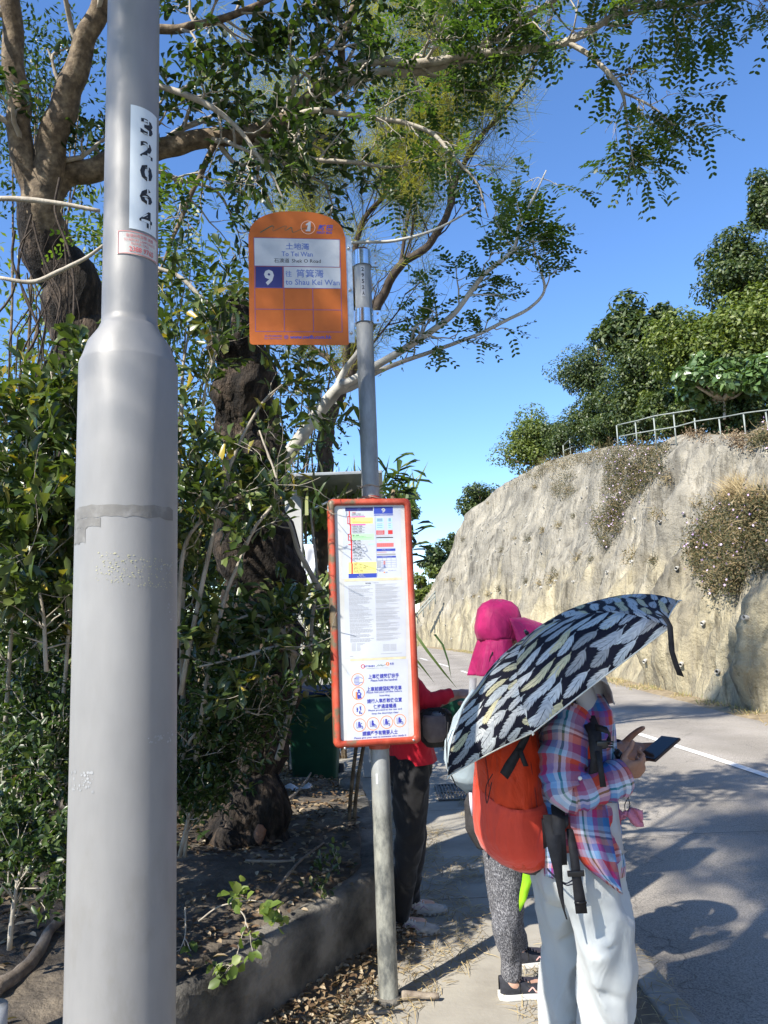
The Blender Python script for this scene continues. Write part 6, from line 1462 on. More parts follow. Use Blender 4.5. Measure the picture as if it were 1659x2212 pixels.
s2 = strip(sp.outputs[1], .165, [(0, RED_), (.16, MAG), (.28, BLU), (.42, LBL), (.50, GRY), (.54, WHT), (.60, (.14, .10, .14)), (.64, SAL), (.74, PUR), (.86, LBL)])
c = mix(nt, .5, s1, s2); c = mix(nt, .12, c, mix(nt, 1, s1, s2, 'OVERLAY')); c = mix(nt, 1.0, c, (.78, .78, .80), 'MULTIPLY'); L.new(c, b.inputs['Base Color']); b.inputs['Roughness'].default_value = .85; b.inputs['Specular IOR Level'].default_value = .2
bump(nt, b, noisetex(nt, texco(nt, (1, 1, .5)), 22, 4, .5, 1.5), .6, .012)
WEBB = noisy('black_webbing', (.008, .008, .010), (.022, .022, .026), 60, .7, .3, .001)
BUCK = flat('black_buckle', (.012, .012, .013), .3)

# ---------------------------------------------------------------- woman in the plaid shirt
pd = 2.45
Pb = ground(1255, 2385); Pb = at(1240, 2300, 2.42); Pb.z = 0
pers = empty('person', Pb, 'person in a multicoloured plaid shirt and white trousers looking down at a phone', 'person')
J = dict(hipR=at(1268, 1880, 2.40), hipL=at(1222, 1880, 2.56), knR=at(1312, 2065, 2.37), knL=at(1228, 2050, 2.60), anR=at(1300, 2330, 2.45), anL=at(1215, 2310, 2.66),
         pel=at(1248, 1850, 2.48), wst=at(1240, 1770, 2.48), chs=at(1232, 1640, 2.48), nck=at(1244, 1520, 2.50), hd=at(1238, 1448, 2.50),
         shR=at(1232, 1566, 2.36), elR=at(1208, 1705, 2.27), wrR=at(1332, 1668, 2.31), shL=at(1252, 1562, 2.62), elL=at(1275, 1690, 2.68), wrL=at(1338, 1618, 2.56))
J['anR'].z = J['anL'].z = .09
PF = V((.93, .36, 0)).normalized()
mb = MB()
limbt(mb, [J['hipR'], J['knR'], J['anR']], [.075, .052, .036]); limbt(mb, [J['hipL'], J['knL'], J['anL']], [.075, .052, .036])
limbt(mb, [J['pel'], J['wst'], J['chs'], J['nck']+V((0, 0, -.06))], [.10, .095, .10, .06])
limbt(mb, [J['shR'], J['chs']+V((0, 0, .06)), J['shL']], [.05, .08, .05])
limbt(mb, [J['nck']+V((0, 0, -.08)), J['nck'], J['hd']], [.055, .048, .05])
limbt(mb, [J['shR'], J['elR'], J['wrR']], [.046, .036, .024]); limbt(mb, [J['shL'], J['elL'], J['wrL']], [.046, .036, .024])
hw_, hM = head(mb, J['hd'], V((.80, .3, -.62)), .95)
for an in ('anR', 'anL'): limbt(mb, [J[an], J[an]+V((.02, .0, -.05)), J[an]+PF*.12+V((0, 0, -.06))], [.034, .034, .024])
body = mb
# hands
hR = at(1346, 1655, 2.31)
UMB_AX = V((-.548, .097, .831)).normalized(); APEX = V((.417, 2.506, 1.562))-UMB_AX*.076
hand(mb, J['wrR'], (at(1372, 1662, 2.31)-J['wrR']), UMB_AX.cross(V((0, 1, 0)))*-.2+V((.1, .9, .5)), .92, (.95, 1.0, 1.05, 1.1), (.9, .9), 1, V((.5, .4, .75)))
hand(mb, J['wrL'], at(1415, 1622, 2.53)-at(1345, 1612, 2.56), V((-.1, -.75, .65)), .95, (.30, .32, .36, .45), (.2, .25), -1, at(1401, 1570, 2.50)-at(1368, 1604, 2.54))
bm_ = remesh(body.mesh(), .0042, 3); bo = link('body', bm_, SKIN, pers)
eyes(bo, hw_, hM)
# trousers
mb = MB()
limbt(mb, [J['pel']+V((0, 0, .06)), J['pel'], (J['hipR']+J['hipL'])/2], [.105, .122, .118])
mb.ball(J['hipR']+V((0, 0, .0)), (.118, .10, .13), 18); mb.ball(J['hipL'], (.112, .10, .13), 18); mb.ball(J['pel']+V((-.035, .02, -.04)), (.11, .13, .12), 18)
limbt(mb, [J['hipR'], J['hipR'].lerp(J['knR'], .5)+V((.005, 0, 0)), J['knR'], J['knR'].lerp(J['anR'], .45), J['anR']+V((0, 0, -.02))], [.106, .094, .082, .082, .074], 28)
limbt(mb, [J['hipL'], J['hipL'].lerp(J['knL'], .5)+V((-.005, 0, 0)), J['knL'], J['knL'].lerp(J['anL'], .45), J['anL']+V((0, 0, -.02))], [.104, .090, .078, .080, .074], 28)
me = remesh(mb.mesh(), .008, 4); fold_mesh(me, .014, (10, 10, 5), .004, (26, 26, 12))
def crease(me, spots):
    for v in me.vertices:
        for c_, d_, r_, a_ in spots:
            q = v.co-c_; t_ = q.dot(d_); w_ = (q-d_*t_).length
            if w_ < r_*4 and abs(t_) < .09: v.co += v.normal*(-a_*math.exp(-(w_/r_)**2)*math.cos(t_/.09*math.pi/2))
    me.update()
kn = J['knR']; crease(me, [(at(1270, 2010, 2.28), V((1, 0, -.5)).normalized(), .014, .014), (at(1300, 2065, 2.27), V((1, 0, .35)).normalized(), .014, .014), (at(1280, 2110, 2.28), V((1, 0, -.7)).normalized(), .014, .014), (at(1215, 2040, 2.5), V((1, 0, .6)).normalized(), .014, .014), (at(1320, 2160, 2.3), V((1, 0, -.4)).normalized(), .014, .014), (at(1265, 1960, 2.28), V((1, 0, -1.2)).normalized(), .014, .014), (at(1220, 2120, 2.5), V((1, 0, -.3)).normalized(), .014, .014), (at(1235, 2180, 2.5), V((1, 0, .4)).normalized(), .014, .014)])
tr = link('trousers', me, clothmat('white_cotton', (.50, .525, .52), .85, .05, 6, bs=.5, bd=.02), pers)
# shirt: torso, sleeves, tails
mb = MB(); yw = math.atan2(PF.y, PF.x); S = []
for py, cx_, rx, ry in ((1492, 1262, .048, .052), (1508, 1258, .060, .085), (1530, 1248, .076, .140), (1560, 1240, .092, .165), (1590, 1235, .104, .172), (1640, 1232, .118, .172), (1700, 1232, .124, .166), (1760, 1236, .126, .166), (1810, 1240, .128, .170), (1850, 1244, .134, .176), (1872, 1240, .137, .180)):
    S.append((at(cx_, py, 2.48), rx, ry, yw))
SS = []
for i in range(len(S)-1):
    for k in range(4): t_ = k/4; SS.append((S[i][0].lerp(S[i+1][0], t_), S[i][1]*(1-t_)+S[i+1][1]*t_, S[i][2]*(1-t_)+S[i+1][2]*t_, yw))
SS.append(S[-1]); mb.loft(SS[::-1], 56, cap=False, fold=.10, fk=9, pw=2.2)
def sleeve(pts, rads, seed):
    P = catmull(pts, 9); rr_ = lerpl(rads, len(P)); P = [p+V((noise.noise(p*17), noise.noise(p*17+V((4, 0, 0))), noise.noise(p*17+V((0, 4, 0)))))*.007 for p in P]
    mb.tube(P, [r*(1+.07*math.sin(i*1.25+seed)+.04*math.sin(i*2.9)) for i, r in enumerate(rr_)], 28, cap=False, wob=.12, seed=seed)
    mb.tube([P[0]-(P[1]-P[0]).normalized()*.01, P[0]], [rads[0]*.4, rads[0]], 28, cap=False)
sleeve([at(1240, 1545, 2.37), at(1228, 1575, 2.33), at(1215, 1660, 2.28), at(1222, 1706, 2.25), at(1262, 1704, 2.25), at(1310, 1690, 2.27), at(1346, 1678, 2.29)], [.055, .070, .070, .060, .056, .054, .056], 1)
sleeve([at(1254, 1556, 2.62), at(1262, 1640, 2.68), at(1280, 1688, 2.68), at(1312, 1650, 2.62), at(1345, 1613, 2.57)], [.055, .066, .062, .048, .036], 4)
def cloth(px, n=8, th=.004):
    """px rows: [(left px),(right px)] x,y,d ; bulging"""
    g = []; uv = []; P0_ = None
    rows = []
    for (xl, yl, dl), (xr, yr, dr_) in px: rows.append((V((xl, yl, dl)), V((xr, yr, dr_))))
    Lr = catmull([a for a, _ in rows], 5); Rr = catmull([b_ for _, b_ in rows], 5); acc = 0; prev = None
    for i, (a, b_) in enumerate(zip(Lr, Rr)):
        row = []; ur = []
        for j in range(n+1):
            t_ = j/n; q = a.lerp(b_, t_); w_ = .012*math.sin(j*1.9+i*.12)*(.3+.7*min(1, i/10)); p = at(q.x, q.y, q.z-.03*math.sin(t_*math.pi)+w_); row.append(p)
        if prev: acc += (row[n//2]-prev).length
        prev = row[n//2]; Wd = (row[-1]-row[0]).length; ur = [(.045+Wd*j/n, acc) for j in range(n+1)]
        g.append(row[::-1]); uv.append(ur[::-1])
    mb.sheet(g, 0, uv, th)
cloth([((1228, 1735, 2.30), (1312, 1735, 2.34)), ((1232, 1780, 2.27), (1318, 1790, 2.32)), ((1240, 1830, 2.26), (1328, 1840, 2.30)), ((1256, 1862, 2.25), (1336, 1880, 2.29)), ((1285, 1890, 2.25), (1342, 1915, 2.28)), ((1325, 1915, 2.26), (1346, 1932, 2.27))])
cloth([((1160, 1800, 2.45), (1200, 1790, 2.36)), ((1166, 1850, 2.45), (1206, 1850, 2.34)), ((1170, 1892, 2.44), (1200, 1896, 2.34))], 6)
mb.tube([J['nck']+V((-.0, 0, -.025)), J['nck']+V((.0, 0, .012))], [.066, .056], 24, cap=False)
sh_ = mb.build('shirt', PLM, pers)
mb = MB(); q = at(1253, 1681, 2.182); mb.cyl(q, .0058, .004, 14, (0, 1, .1)); mb.build('button', flat('white_button', (.7, .7, .68), .3), sh_)
# grey undershirt edge, sun hat with brim and neck cloth
mb = MB(); g = []
for i in range(10):
    t_ = i/9; g.append([at(1308+8*t_+a*(26+6*t_), 1735+t_*(98+12*a), 2.33+.02*a+.008*math.sin(i*.9)) for a in (0, .33, .66, 1)][::-1])
mb.sheet(g, thick=.003); GREYCL = clothmat('pale_grey_cloth', (.42, .42, .43), .9, .06, 8); mb.build('undershirt', GREYCL, pers)
mb = MB(); hc = J['hd']+V((0, 0, .03)); N_ = 40; g = []
for r_, z in ((.004, .080), (.05, .076), (.080, .055), (.094, .016), (.098, -.012)): g.append([hc+hM @ V((r_*1.02*math.cos(2*math.pi*k/N_), r_*.92*math.sin(2*math.pi*k/N_), z)) for k in range(N_+1)])
for r_, z in ((.115, -.020), (.135, -.030), (.155, -.042), (.172, -.058)):
    g.append([hc+hM @ V((r_*1.05*math.cos(2*math.pi*k/N_), r_*math.sin(2*math.pi*k/N_), z-.012*math.sin(k*6*2*math.pi/N_)*(r_-.1)/.07)) for k in range(N_+1)])
mb.sheet([r_[::-1] for r_ in g], thick=.003); hat = mb.build('sun_hat', GREYCL, pers)
mb = MB(); g = []
for i in range(9):
    t_ = i/8; w0, w1 = (1225+36*t_, 1276+26*math.sin(t_*2.2)); g.append([at(w0+(w1-w0)*a, 1474+t_*(78+48*a), 2.36-.03*math.sin(a*2.6)+.06*a+.004*math.sin(i+a*5)) for a in [k/7 for k in range(8)]][::-1])
mb.sheet(g, thick=.003); limbt(mb, [J['nck']+V((.01, 0, -.05)), J['nck']+V((.015, 0, .0)), J['hd']+V((.02, 0, -.03))], [.066, .064, .088]); mb.build('neck_cloth', GREYCL, hat)
DSH = flat('dark_shoe', (.03, .03, .035), .7); WS = noisy('white_sole', (.5, .5, .48), (.72, .72, .7), 20, .6, .1); LC = flat('black_lace', (.015, .015, .015), .8)
for an in ('anR', 'anL'):
    hp = J[an].copy(); hp.z = 0; hp -= PF*.05; shoe(pers, hp, math.atan2(PF.y, PF.x), .235, (WS, DSH, LC, LC), 'plain')

# ---------------------------------------------------------------- orange backpack
OR_ = clothmat('orange_nylon', (.70, .055, .012), .5, .12, 10, bs=.8, bd=.02); CORAL = clothmat('coral_mesh_pocket', (.80, .075, .038), .6, .06, 9, bs=.6, bd=.02)
bp = empty('backpack', at(1105, 1870, 2.50), 'bright orange backpack with a coral lower pocket worn over the plaid shirt', 'backpack')
ya = math.atan2(PF.y, PF.x)
tab = [(1560, 1098, .050, .09), (1578, 1096, .080, .115), (1610, 1094, .092, .125), (1650, 1096, .096, .128), (1700, 1100, .102, .130), (1750, 1106, .107, .132), (1800, 1112, .106, .130), (1835, 1118, .096, .125), (1858, 1123, .076, .11), (1872, 1126, .04, .07)]
def packloft(mb, tab, d, n=44, fold=.05, fk=11, e=0, sc=1.0, arc=None):
    S = []
    for i in range(len(tab)-1):
        for k in range(4):
            t_ = k/4; r_ = [a*(1-t_)+b_*t_ for a, b_ in zip(tab[i], tab[i+1])]; S.append((at(r_[1], r_[0], d), r_[2]*sc+e, r_[3]*sc+e, ya))
    S.append((at(tab[-1][1], tab[-1][0], d), tab[-1][2]*sc+e, tab[-1][3]*sc+e, ya)); mb.loft(S[::-1], n, fold=fold, fk=fk, pw=2.5); return S
mb = MB(); packloft(mb, tab, 2.50, n=64, fold=.09, fk=14); pk_main = mb.build('main_bag', OR_, bp)
mb = MB(); pt_ = [(1692, 1100, .100, .130), (1705, 1102, .106, .136), (1730, 1104, .113, .140), (1770, 1107, .118, .143), (1800, 1110, .117, .141), (1832, 1116, .105, .134), (1852, 1121, .083, .115), (1866, 1125, .05, .085)]
S = []
for i in range(len(pt_)-1):
    for k in range(5): t_ = k/5; r_ = [a*(1-t_)+b_*t_ for a, b_ in zip(pt_[i], pt_[i+1])]; S.append(r_)
S.append(pt_[-1]); g = []
for r_ in S:
    row = []; cc_ = at(r_[1], r_[0], 2.50)
    for k in range(33):
        q = R(132)+R(196)*k/32; cq, sq_ = math.cos(q), math.sin(q); x = r_[2]*math.copysign(abs(cq)**.8, cq); y = r_[3]*math.copysign(abs(sq_)**.8, sq_)
        gat = 1+.016*math.sin(k*2.2+r_[0]*.02)*math.exp(-(r_[0]-1695)/50)
        dz = -.05*math.sin(math.pi*k/32)*max(0, 1-(r_[0]-1692)/60)+.035*(1-k/16)*max(0, 1-(r_[0]-1692)/60)
        gat *= 1+.018*math.sin(k*1.9+r_[0]*.012)*(k/32)
        row.append(cc_+V((x*gat*math.cos(ya)-y*gat*math.sin(ya), x*gat*math.sin(ya)+y*gat*math.cos(ya), dz)))
    g.append(row[::-1])
mb.sheet(g, thick=.004); pocket = mb.build('pocket', CORAL, bp)
mb = MB(); packloft(mb, [(1800, 1135, .10, .14), (1835, 1140, .095, .13), (1862, 1145, .075, .10), (1878, 1143, .04, .06)], 2.52, fold=.02); mb.build('black_base', noisy('black_nylon', (.010, .010, .012), (.025, .025, .03), 30, .6, .3, .003), bp)
mb = MB(); X = V((1, 0, 0))
mb.strap([at(1150, 1560, 2.34), at(1132, 1600, 2.335), at(1118, 1625, 2.325), at(1100, 1655, 2.32), at(1088, 1676, 2.315)], [.022, .024, .026, .034, .032], .003, at(1, 0, 1)-at(0, -.9, 1))
mb.strap([at(1122, 1618, 2.322), at(1130, 1640, 2.318), at(1136, 1655, 2.316)], .016, .003, X)
mb.build('compression_strap', WEBB, bp)
mb = MB(); mb.strap([at(1268, 1548, 2.36), at(1284, 1585, 2.25), at(1288, 1640, 2.22), at(1278, 1690, 2.25), at(1262, 1722, 2.30)], [.045, .040, .034, .028, .024], .008, X); mb.build('shoulder_strap', WEBB, bp)
mb = MB(); mb.strap([at(1262, 1545, 2.40), at(1272, 1600, 2.30), at(1276, 1640, 2.27)], [.03, .03, .028], .006, X); mb.build('orange_strap_lining', OR_, bp)
mb = MB(); mb.strap([at(1285, 1605, 2.24), at(1296, 1650, 2.20), at(1303, 1700, 2.185)], [.014, .016, .018], .002, X); mb.strap([at(1286, 1570, 2.26), at(1312, 1578, 2.24), at(1318, 1592, 2.24), at(1308, 1610, 2.24), at(1288, 1612, 2.25)], .020, .003, V((0, .2, 1))); mb.build('loose_strap', WEBB, bp)
mb = MB(); mb.box(at(1300, 1608, 2.235), (.034, .012, .022), bev=.003)
for k in (-1, 0, 1): mb.box(at(1316, 1608+k*5.5, 2.235), (.02, .006, .004))
mb.build('chest_buckle', BUCK, bp)
mb = MB()
mb.strap([at(1205, 1738, 2.30), at(1207, 1790, 2.255), at(1210, 1830, 2.25), at(1212, 1868, 2.25)], [.044, .036, .036, .036], .003, X)
mb.strap([at(1192, 1760, 2.29), at(1196, 1820, 2.24), at(1205, 1880, 2.235), at(1212, 1935, 2.24), at(1218, 1965, 2.24), at(1224, 1985, 2.24)], [.055, .044, .026, .014, .006, .004], .003, X)
mb.strap([at(1230, 1790, 2.275), at(1240, 1850, 2.245), at(1246, 1900, 2.235), at(1252, 1940, 2.235), at(1256, 1972, 2.235)], [.020, .026, .028, .034, .034], .004, X)
mb.strap([at(1175, 1800, 2.33), at(1205, 1790, 2.28), at(1228, 1770, 2.27)], [.09, .06, .03], .006, V((0, 0, 1)))
mb.build('hip_straps', WEBB, bp)
mb = MB(); mb.box(at(1244, 1887, 2.232), (.050, .010, .016), bev=.002); mb.box(at(1254, 1950, 2.23), (.036, .008, .004)); mb.build('hip_buckle', BUCK, bp)
mb = MB(); mb.tube(catmull([at(1182, 1876, 2.30), at(1200, 1895, 2.27), at(1222, 1908, 2.25), at(1240, 1900, 2.245), at(1252, 1902, 2.24)], 5), .0022, 6); mb.tube(catmull([at(1184, 1880, 2.30), at(1204, 1900, 2.27), at(1224, 1912, 2.25), at(1236, 1910, 2.245), at(1250, 1910, 2.24)], 5), .0022, 6)
mb.build('cord', flat('navy_cord', (.01, .01, .03), .8), bp)
mb = MB(); mb.tube(catmull([at(1062, 1690, 2.33), at(1052, 1735, 2.345), at(1050, 1700, 2.345), at(1064, 1672, 2.335)], 5), .0016, 6); mb.build('zip_cord', WEBB, pk_main)
mb = MB(); mb.tube(catmull([at(1046, 1620, 2.40), at(1052, 1660, 2.385), at(1056, 1700, 2.37)], 5), .0022, 6); mb.tube(catmull([at(1140, 1605, 2.40), at(1148, 1660, 2.39), at(1156, 1710, 2.385), at(1162, 1760, 2.385)], 5), .002, 6); mb.build('seam', flat('dark_orange_seam', (.25, .02, .01), .7), pk_main)

# ---------------------------------------------------------------- umbrella
um = empty('umbrella', APEX-UMB_AX*.62, 'open black umbrella printed with white and cream feathers, tilted over the plaid-shirted person', 'umbrella')
UMAT, nt, N, L, b = nmat('feather_print'); uvn = N.new('ShaderNodeUVMap')
def feathers(ang, off, CA, CB_, seed, gap):
    mp = N.new('ShaderNodeMapping'); mp.inputs['Rotation'].default_value = (0, 0, R(ang)); mp.inputs['Location'].default_value = (off, off*.37, 0); sp = N.new('ShaderNodeSeparateXYZ')
    wz = N.new('ShaderNodeTexNoise'); wz.inputs['Scale'].default_value = 7; wz.inputs['Detail'].default_value = 1; L.new(uvn.outputs[0], wz.inputs['Vector'])
    wm = N.new('ShaderNodeVectorMath'); wm.operation = 'MULTIPLY_ADD'; wm.inputs[1].default_value = (.06, .06, 0); L.new(wz.outputs['Color'], wm.inputs[0]); L.new(uvn.outputs[0], wm.inputs[2])
    L.new(wm.outputs[0], mp.inputs[0]); L.new(mp.outputs[0], sp.inputs[0])
    M_ = lambda op, a, b_=0.0: math_(nt, op, a, b_)
    vv = M_('DIVIDE', sp.outputs[1], CB_); row = M_('ADD', M_('FLOOR', vv), seed); w1 = N.new('ShaderNodeTexWhiteNoise'); w1.noise_dimensions = '1D'; L.new(row, w1.inputs['W'])
    uu = M_('ADD', M_('DIVIDE', sp.outputs[0], CA), w1.outputs['Value']); cmb = N.new('ShaderNodeCombineXYZ'); L.new(M_('FLOOR', uu), cmb.inputs[0]); L.new(row, cmb.inputs[1])
    w2 = N.new('ShaderNodeTexWhiteNoise'); w2.noise_dimensions = '2D'; L.new(cmb.outputs[0], w2.inputs['Vector']); rv = w2.outputs['Value']
    fu = M_('SUBTRACT', M_('FRACT', uu), .5); fv = M_('SUBTRACT', M_('FRACT', vv), .54)
    fv = M_('ADD', fv, M_('MULTIPLY', M_('MULTIPLY', fu, fu), .5)); fv = M_('ADD', fv, M_('MULTIPLY', M_('SUBTRACT', rv, .5), .2)); fv = M_('ADD', fv, M_('MULTIPLY', fu, M_('SUBTRACT', M_('FRACT', M_('MULTIPLY', rv, 7.3)), .5)))
    av = M_('ABSOLUTE', fv); jag = M_('FRACT', M_('ADD', M_('MULTIPLY', fu, 6.5), M_('MULTIPLY', av, 3.0)))
    e = M_('ADD', M_('POWER', M_('ABSOLUTE', M_('MULTIPLY', M_('ADD', fu, .02), 2.2)), 2.6), M_('POWER', M_('MULTIPLY', av, 2.2), 2.0)); e = M_('ADD', e, M_('MULTIPLY', M_('MULTIPLY', jag, av), 1.7))
    mask = M_('LESS_THAN', e, .88); mask = M_('MULTIPLY', mask, M_('MAXIMUM', M_('GREATER_THAN', av, .016), M_('GREATER_THAN', fu, .12)))
    mask = M_('MAXIMUM', mask, M_('MULTIPLY', M_('LESS_THAN', av, .045), M_('GREATER_THAN', fu, .32)))
    if gap: mask = M_('MULTIPLY', mask, M_('LESS_THAN', M_('FRACT', M_('MULTIPLY', rv, 3.7)), gap))
    fc = ramp(nt, [(0, (.47, .50, .50)), (.3, (.37, .39, .40)), (.46, (.52, .48, .30)), (.68, (.29, .29, .28)), (.80, (.50, .51, .50))], 'CONSTANT'); L.new(rv, fc.inputs[0])
    bb_ = ramp(nt, [(0, (.78, .78, .78)), (.5, (1.08, 1.08, 1.08)), (1, (.85, .85, .85))]); L.new(jag, bb_.inputs[0])
    edge = ramp(nt, [(.70, (1, 1, 1)), (.86, (.75, .75, .75))]); L.new(e, edge.inputs[0])
    return mask, mix(nt, 1, mix(nt, 1, fc.outputs[0], bb_.outputs[0], 'MULTIPLY'), edge.outputs[0], 'MULTIPLY')
m1, c1 = feathers(14, 0, .112, .046, 0, 0); m2, c2 = feathers(24, .33, .125, .052, 40, .5)
L.new(mix(nt, m2, mix(nt, m1, (.012, .012, .020), c1), c2), b.inputs['Base Color']); b.inputs['Roughness'].default_value = .75; b.inputs['Specular IOR Level'].default_value = .12
bump(nt, b, noisetex(nt, texco(nt), 14, 3), .35, .012)
a1 = UMB_AX.cross(V((0, 0, 1))).normalized(); b1 = UMB_AX.cross(a1); RO_, RU, HU = 1.787, .475, .198; KR = 6; NU, NR = 14, 14
TIPS = [APEX-UMB_AX*HU+(a1*math.cos(RO_+k*math.pi/3)+b1*math.sin(RO_+k*math.pi/3))*RU for k in range(KR)]
def canopy_pt(k, f, r_):
    t0_, t1_ = RO_+k*math.pi/3, RO_+(k+1)*math.pi/3; d0 = a1*math.cos(t0_)+b1*math.sin(t0_); d1 = a1*math.cos(t1_)+b1*math.sin(t1_)
    d = d0.lerp(d1, f); sag = math.sin(math.pi*f); rad = RU*(math.sin(r_*1.25)/math.sin(1.25)); ax = HU*(1-math.cos(r_*1.35))/(1-math.cos(1.35))
    return APEX+d*rad*(1-.05*sag*r_)-UMB_AX*(ax-.014*sag*math.sin(r_*math.pi)*1.0+.010*sag*r_*r_*0)
mb = MB()
for k in range(KR):
    g = []; uv = []
    for i in range(NR+1):
        r_ = i/NR; g.append([canopy_pt(k, j/NU, r_) for j in range(NU+1)]); uv.append([((j/NU-.5)*r_*.50+k*.37, r_*.54+k*.11) for j in range(NU+1)])
    mb.sheet(g, 0, uv)
cn = mb.build('canopy', UMAT, um); sm = cn.modifiers.new('solid', 'SOLIDIFY'); sm.thickness = .0012
PIP = noisy('cream_piping', (.5, .5, .44), (.66, .66, .58), 30, .7, 0)
mb = MB()
for k in range(KR): mb.tube([canopy_pt(k, j/10, 1.0) for j in range(11)], .0022, 6, cap=False)
mb.build('rim_piping', PIP, cn)
for k in range(KR):
    mb = MB(); mb.tube([canopy_pt(k, 0, r_/8)-UMB_AX*.006 for r_ in range(1, 9)], .0018, 6); mb.tube([APEX-UMB_AX*.16, canopy_pt(k, 0, .5)-UMB_AX*.008], .0018, 6); mb.build('rib', STEEL, um)
    mb = MB(); d = (TIPS[k]-APEX).normalized(); mb.tube([canopy_pt(k, 0, 1.0)-d*.004, canopy_pt(k, 0, 1.0)+d*.012], [.003, .002], 8); mb.build('rib_tip', PIP, um)
mb = MB(); mb.tube([APEX+UMB_AX*.022, APEX-UMB_AX*.46], .0045, 12); mb.build('shaft', flat('gold_shaft', (.40, .38, .24), .3, .8), um)
mb = MB(); mb.tube([APEX-UMB_AX*.44, APEX-UMB_AX*.46, APEX-UMB_AX*.49, APEX-UMB_AX*.53], [.010, .014, .015, .013], 16); mb.tube([APEX+UMB_AX*.005, APEX+UMB_AX*.018], [.008, .005], 12); mb.build('handle', BUCK, um)
tipC = max(TIPS, key=lambda t_: -abs(proj(t_)[0]-1443)-abs(proj(t_)[1]-1361)); dC2 = depth(tipC); print('tips', [tuple(round(q) for q in proj(t_)) for t_ in TIPS])
mb = MB(); mb.strap([at(1418, 1326, dC2+.03), at(1436, 1334, dC2-.005), at(1447, 1352, dC2-.015), at(1451, 1406, dC2-.015), at(1460, 1435, dC2-.012), at(1470, 1460, dC2-.01)], [.020, .020, .016, .016, .018, .020], .002, at(10, 3, 1)-at(0, 0, 1)); mb.build('tie_strap', WEBB, um)

# ---------------------------------------------------------------- phone and pink bow
pc_ = at(1423, 1617, 2.47); Lx = (at(1453, 1588, 2.52)-at(1388, 1644, 2.42)).normalized(); Sx = (at(1434, 1625, 2.42)-at(1409, 1607, 2.50)); Sx = (Sx-Lx*Sx.dot(Lx)).normalized(); Nx = Lx.cross(Sx)
if Nx.z < 0: Nx = -Nx
Mx = Matrix((Lx, Sx, Nx)).transposed()
ph = empty('phone', pc_, 'black smartphone held flat in the open left hand', 'phone')
mb = MB(); mb.box(pc_, (.150, .074, .009), Mx, bev=.003); mb.build('case', flat('brown_black_case', (.045, .025, .018), .4), ph)
mb = MB(); mb.box(pc_+Nx*.0052, (.142, .067, .001), Mx); mb.build('screen', flat('dark_glass', (.010, .011, .009), .12, 0, .35), ph, smooth=False)
PK = clothmat('pink_cotton', (.62, .22, .30), .85, .12, 30, bs=.5)
bw_ = empty('bow_charm', at(1352, 1775, 2.42), 'small pink fabric bow dangling on a black cord below the plaid sleeve', 'charm')
mb = MB(); c0_ = at(1352, 1757, 2.42)
for s_ in (-1, 1):
    g = []
    for i in range(8):
        t_ = i/7; w_ = .006+.022*math.sin(min(1, t_*1.2)*math.pi*.62); g.append([c0_+V((s_*(.004+.048*t_), .012*math.sin(j*1.2+i), -.014*t_*t_-.006+w_*(j/5-.5)*2)) for j in range(6)])
    mb.sheet(g, thick=.006)
mb.ball(c0_, (.010, .010, .010), 10); mb.build('bow', PK, bw_)
mb = MB(); mb.tube(catmull([c0_, at(1349, 1740, 2.41), at(1356, 1722, 2.38), at(1352, 1700, 2.33)], 4), .0013, 6); mb.tube(catmull([c0_, at(1360, 1742, 2.41), at(1358, 1725, 2.38), at(1354, 1702, 2.33)], 4), .0013, 6); mb.build('cord', WEBB, bw_)
# ---------------------------------------------------------------- woman with the pink hat
WF = V((.94, .34, 0)).normalized(); wy = math.atan2(WF.y, WF.x)
Wb = at(1100, 2100, 3.15); Wb.z = 0
ww = empty('person', Wb, 'person in a magenta sun hat and heather grey leggings, half hidden by the umbrella', 'person')
K_ = dict(hipN=at(1092, 1760, 3.08), hipF=at(1082, 1760, 3.26), knN=at(1099, 1945, 3.08), knF=at(1086, 1940, 3.30), anN=at(1104, 2100, 3.14), anF=at(1122, 2048, 3.42), pel=at(1085, 1735, 3.17), wst=at(1085, 1650, 3.18), chs=at(1090, 1540, 3.18), nck=at(1092, 1452, 3.18), hd=at(1092, 1372, 3.18), shN=at(1085, 1478, 3.02), shF=at(1095, 1475, 3.34), elN=at(1130, 1590, 2.98), elF=at(1150, 1580, 3.36), wrN=at(1215, 1560, 3.05), wrF=at(1220, 1555, 3.25))
K_['anN'].z = K_['anF'].z = .10
mb = MB(); limbt(mb, [K_['hipN'], K_['knN'], K_['anN']], [.072, .05, .034]); limbt(mb, [K_['hipF'], K_['knF'], K_['anF']], [.072, .05, .034]); limbt(mb, [K_['pel'], K_['wst'], K_['chs'], K_['nck']-V((0, 0, .07))], [.10, .10, .11, .06])
limbt(mb, [K_['shN'], K_['chs']+V((0, 0, .08)), K_['shF']], [.05, .08, .05]); limbt(mb, [K_['nck']-V((0, 0, .08)), K_['nck'], K_['hd']], [.055, .048, .05]); limbt(mb, [K_['shN'], K_['elN'], K_['wrN']], [.045, .035, .024]); limbt(mb, [K_['shF'], K_['elF'], K_['wrF']], [.045, .035, .024])
hw_, hM = head(mb, K_['hd'], V((.85, .5, -.12)), .98)
hand(mb, K_['wrN'], WF, V((0, .3, .9)), .92, (.5, .5, .55, .6), (.5, .5), 1); hand(mb, K_['wrF'], WF, V((0, -.3, .9)), .92, (.5, .5, .55, .6), (.5, .5), -1)
for an in ('anN', 'anF'): limbt(mb, [K_[an], K_[an]+V((.01, 0, -.05)), K_[an]+WF*.12+V((0, 0, -.07))], [.034, .036, .024])
bo = link('body', remesh(mb.mesh(), .006, 3), SKIN_P, ww); eyes(bo, hw_, hM)
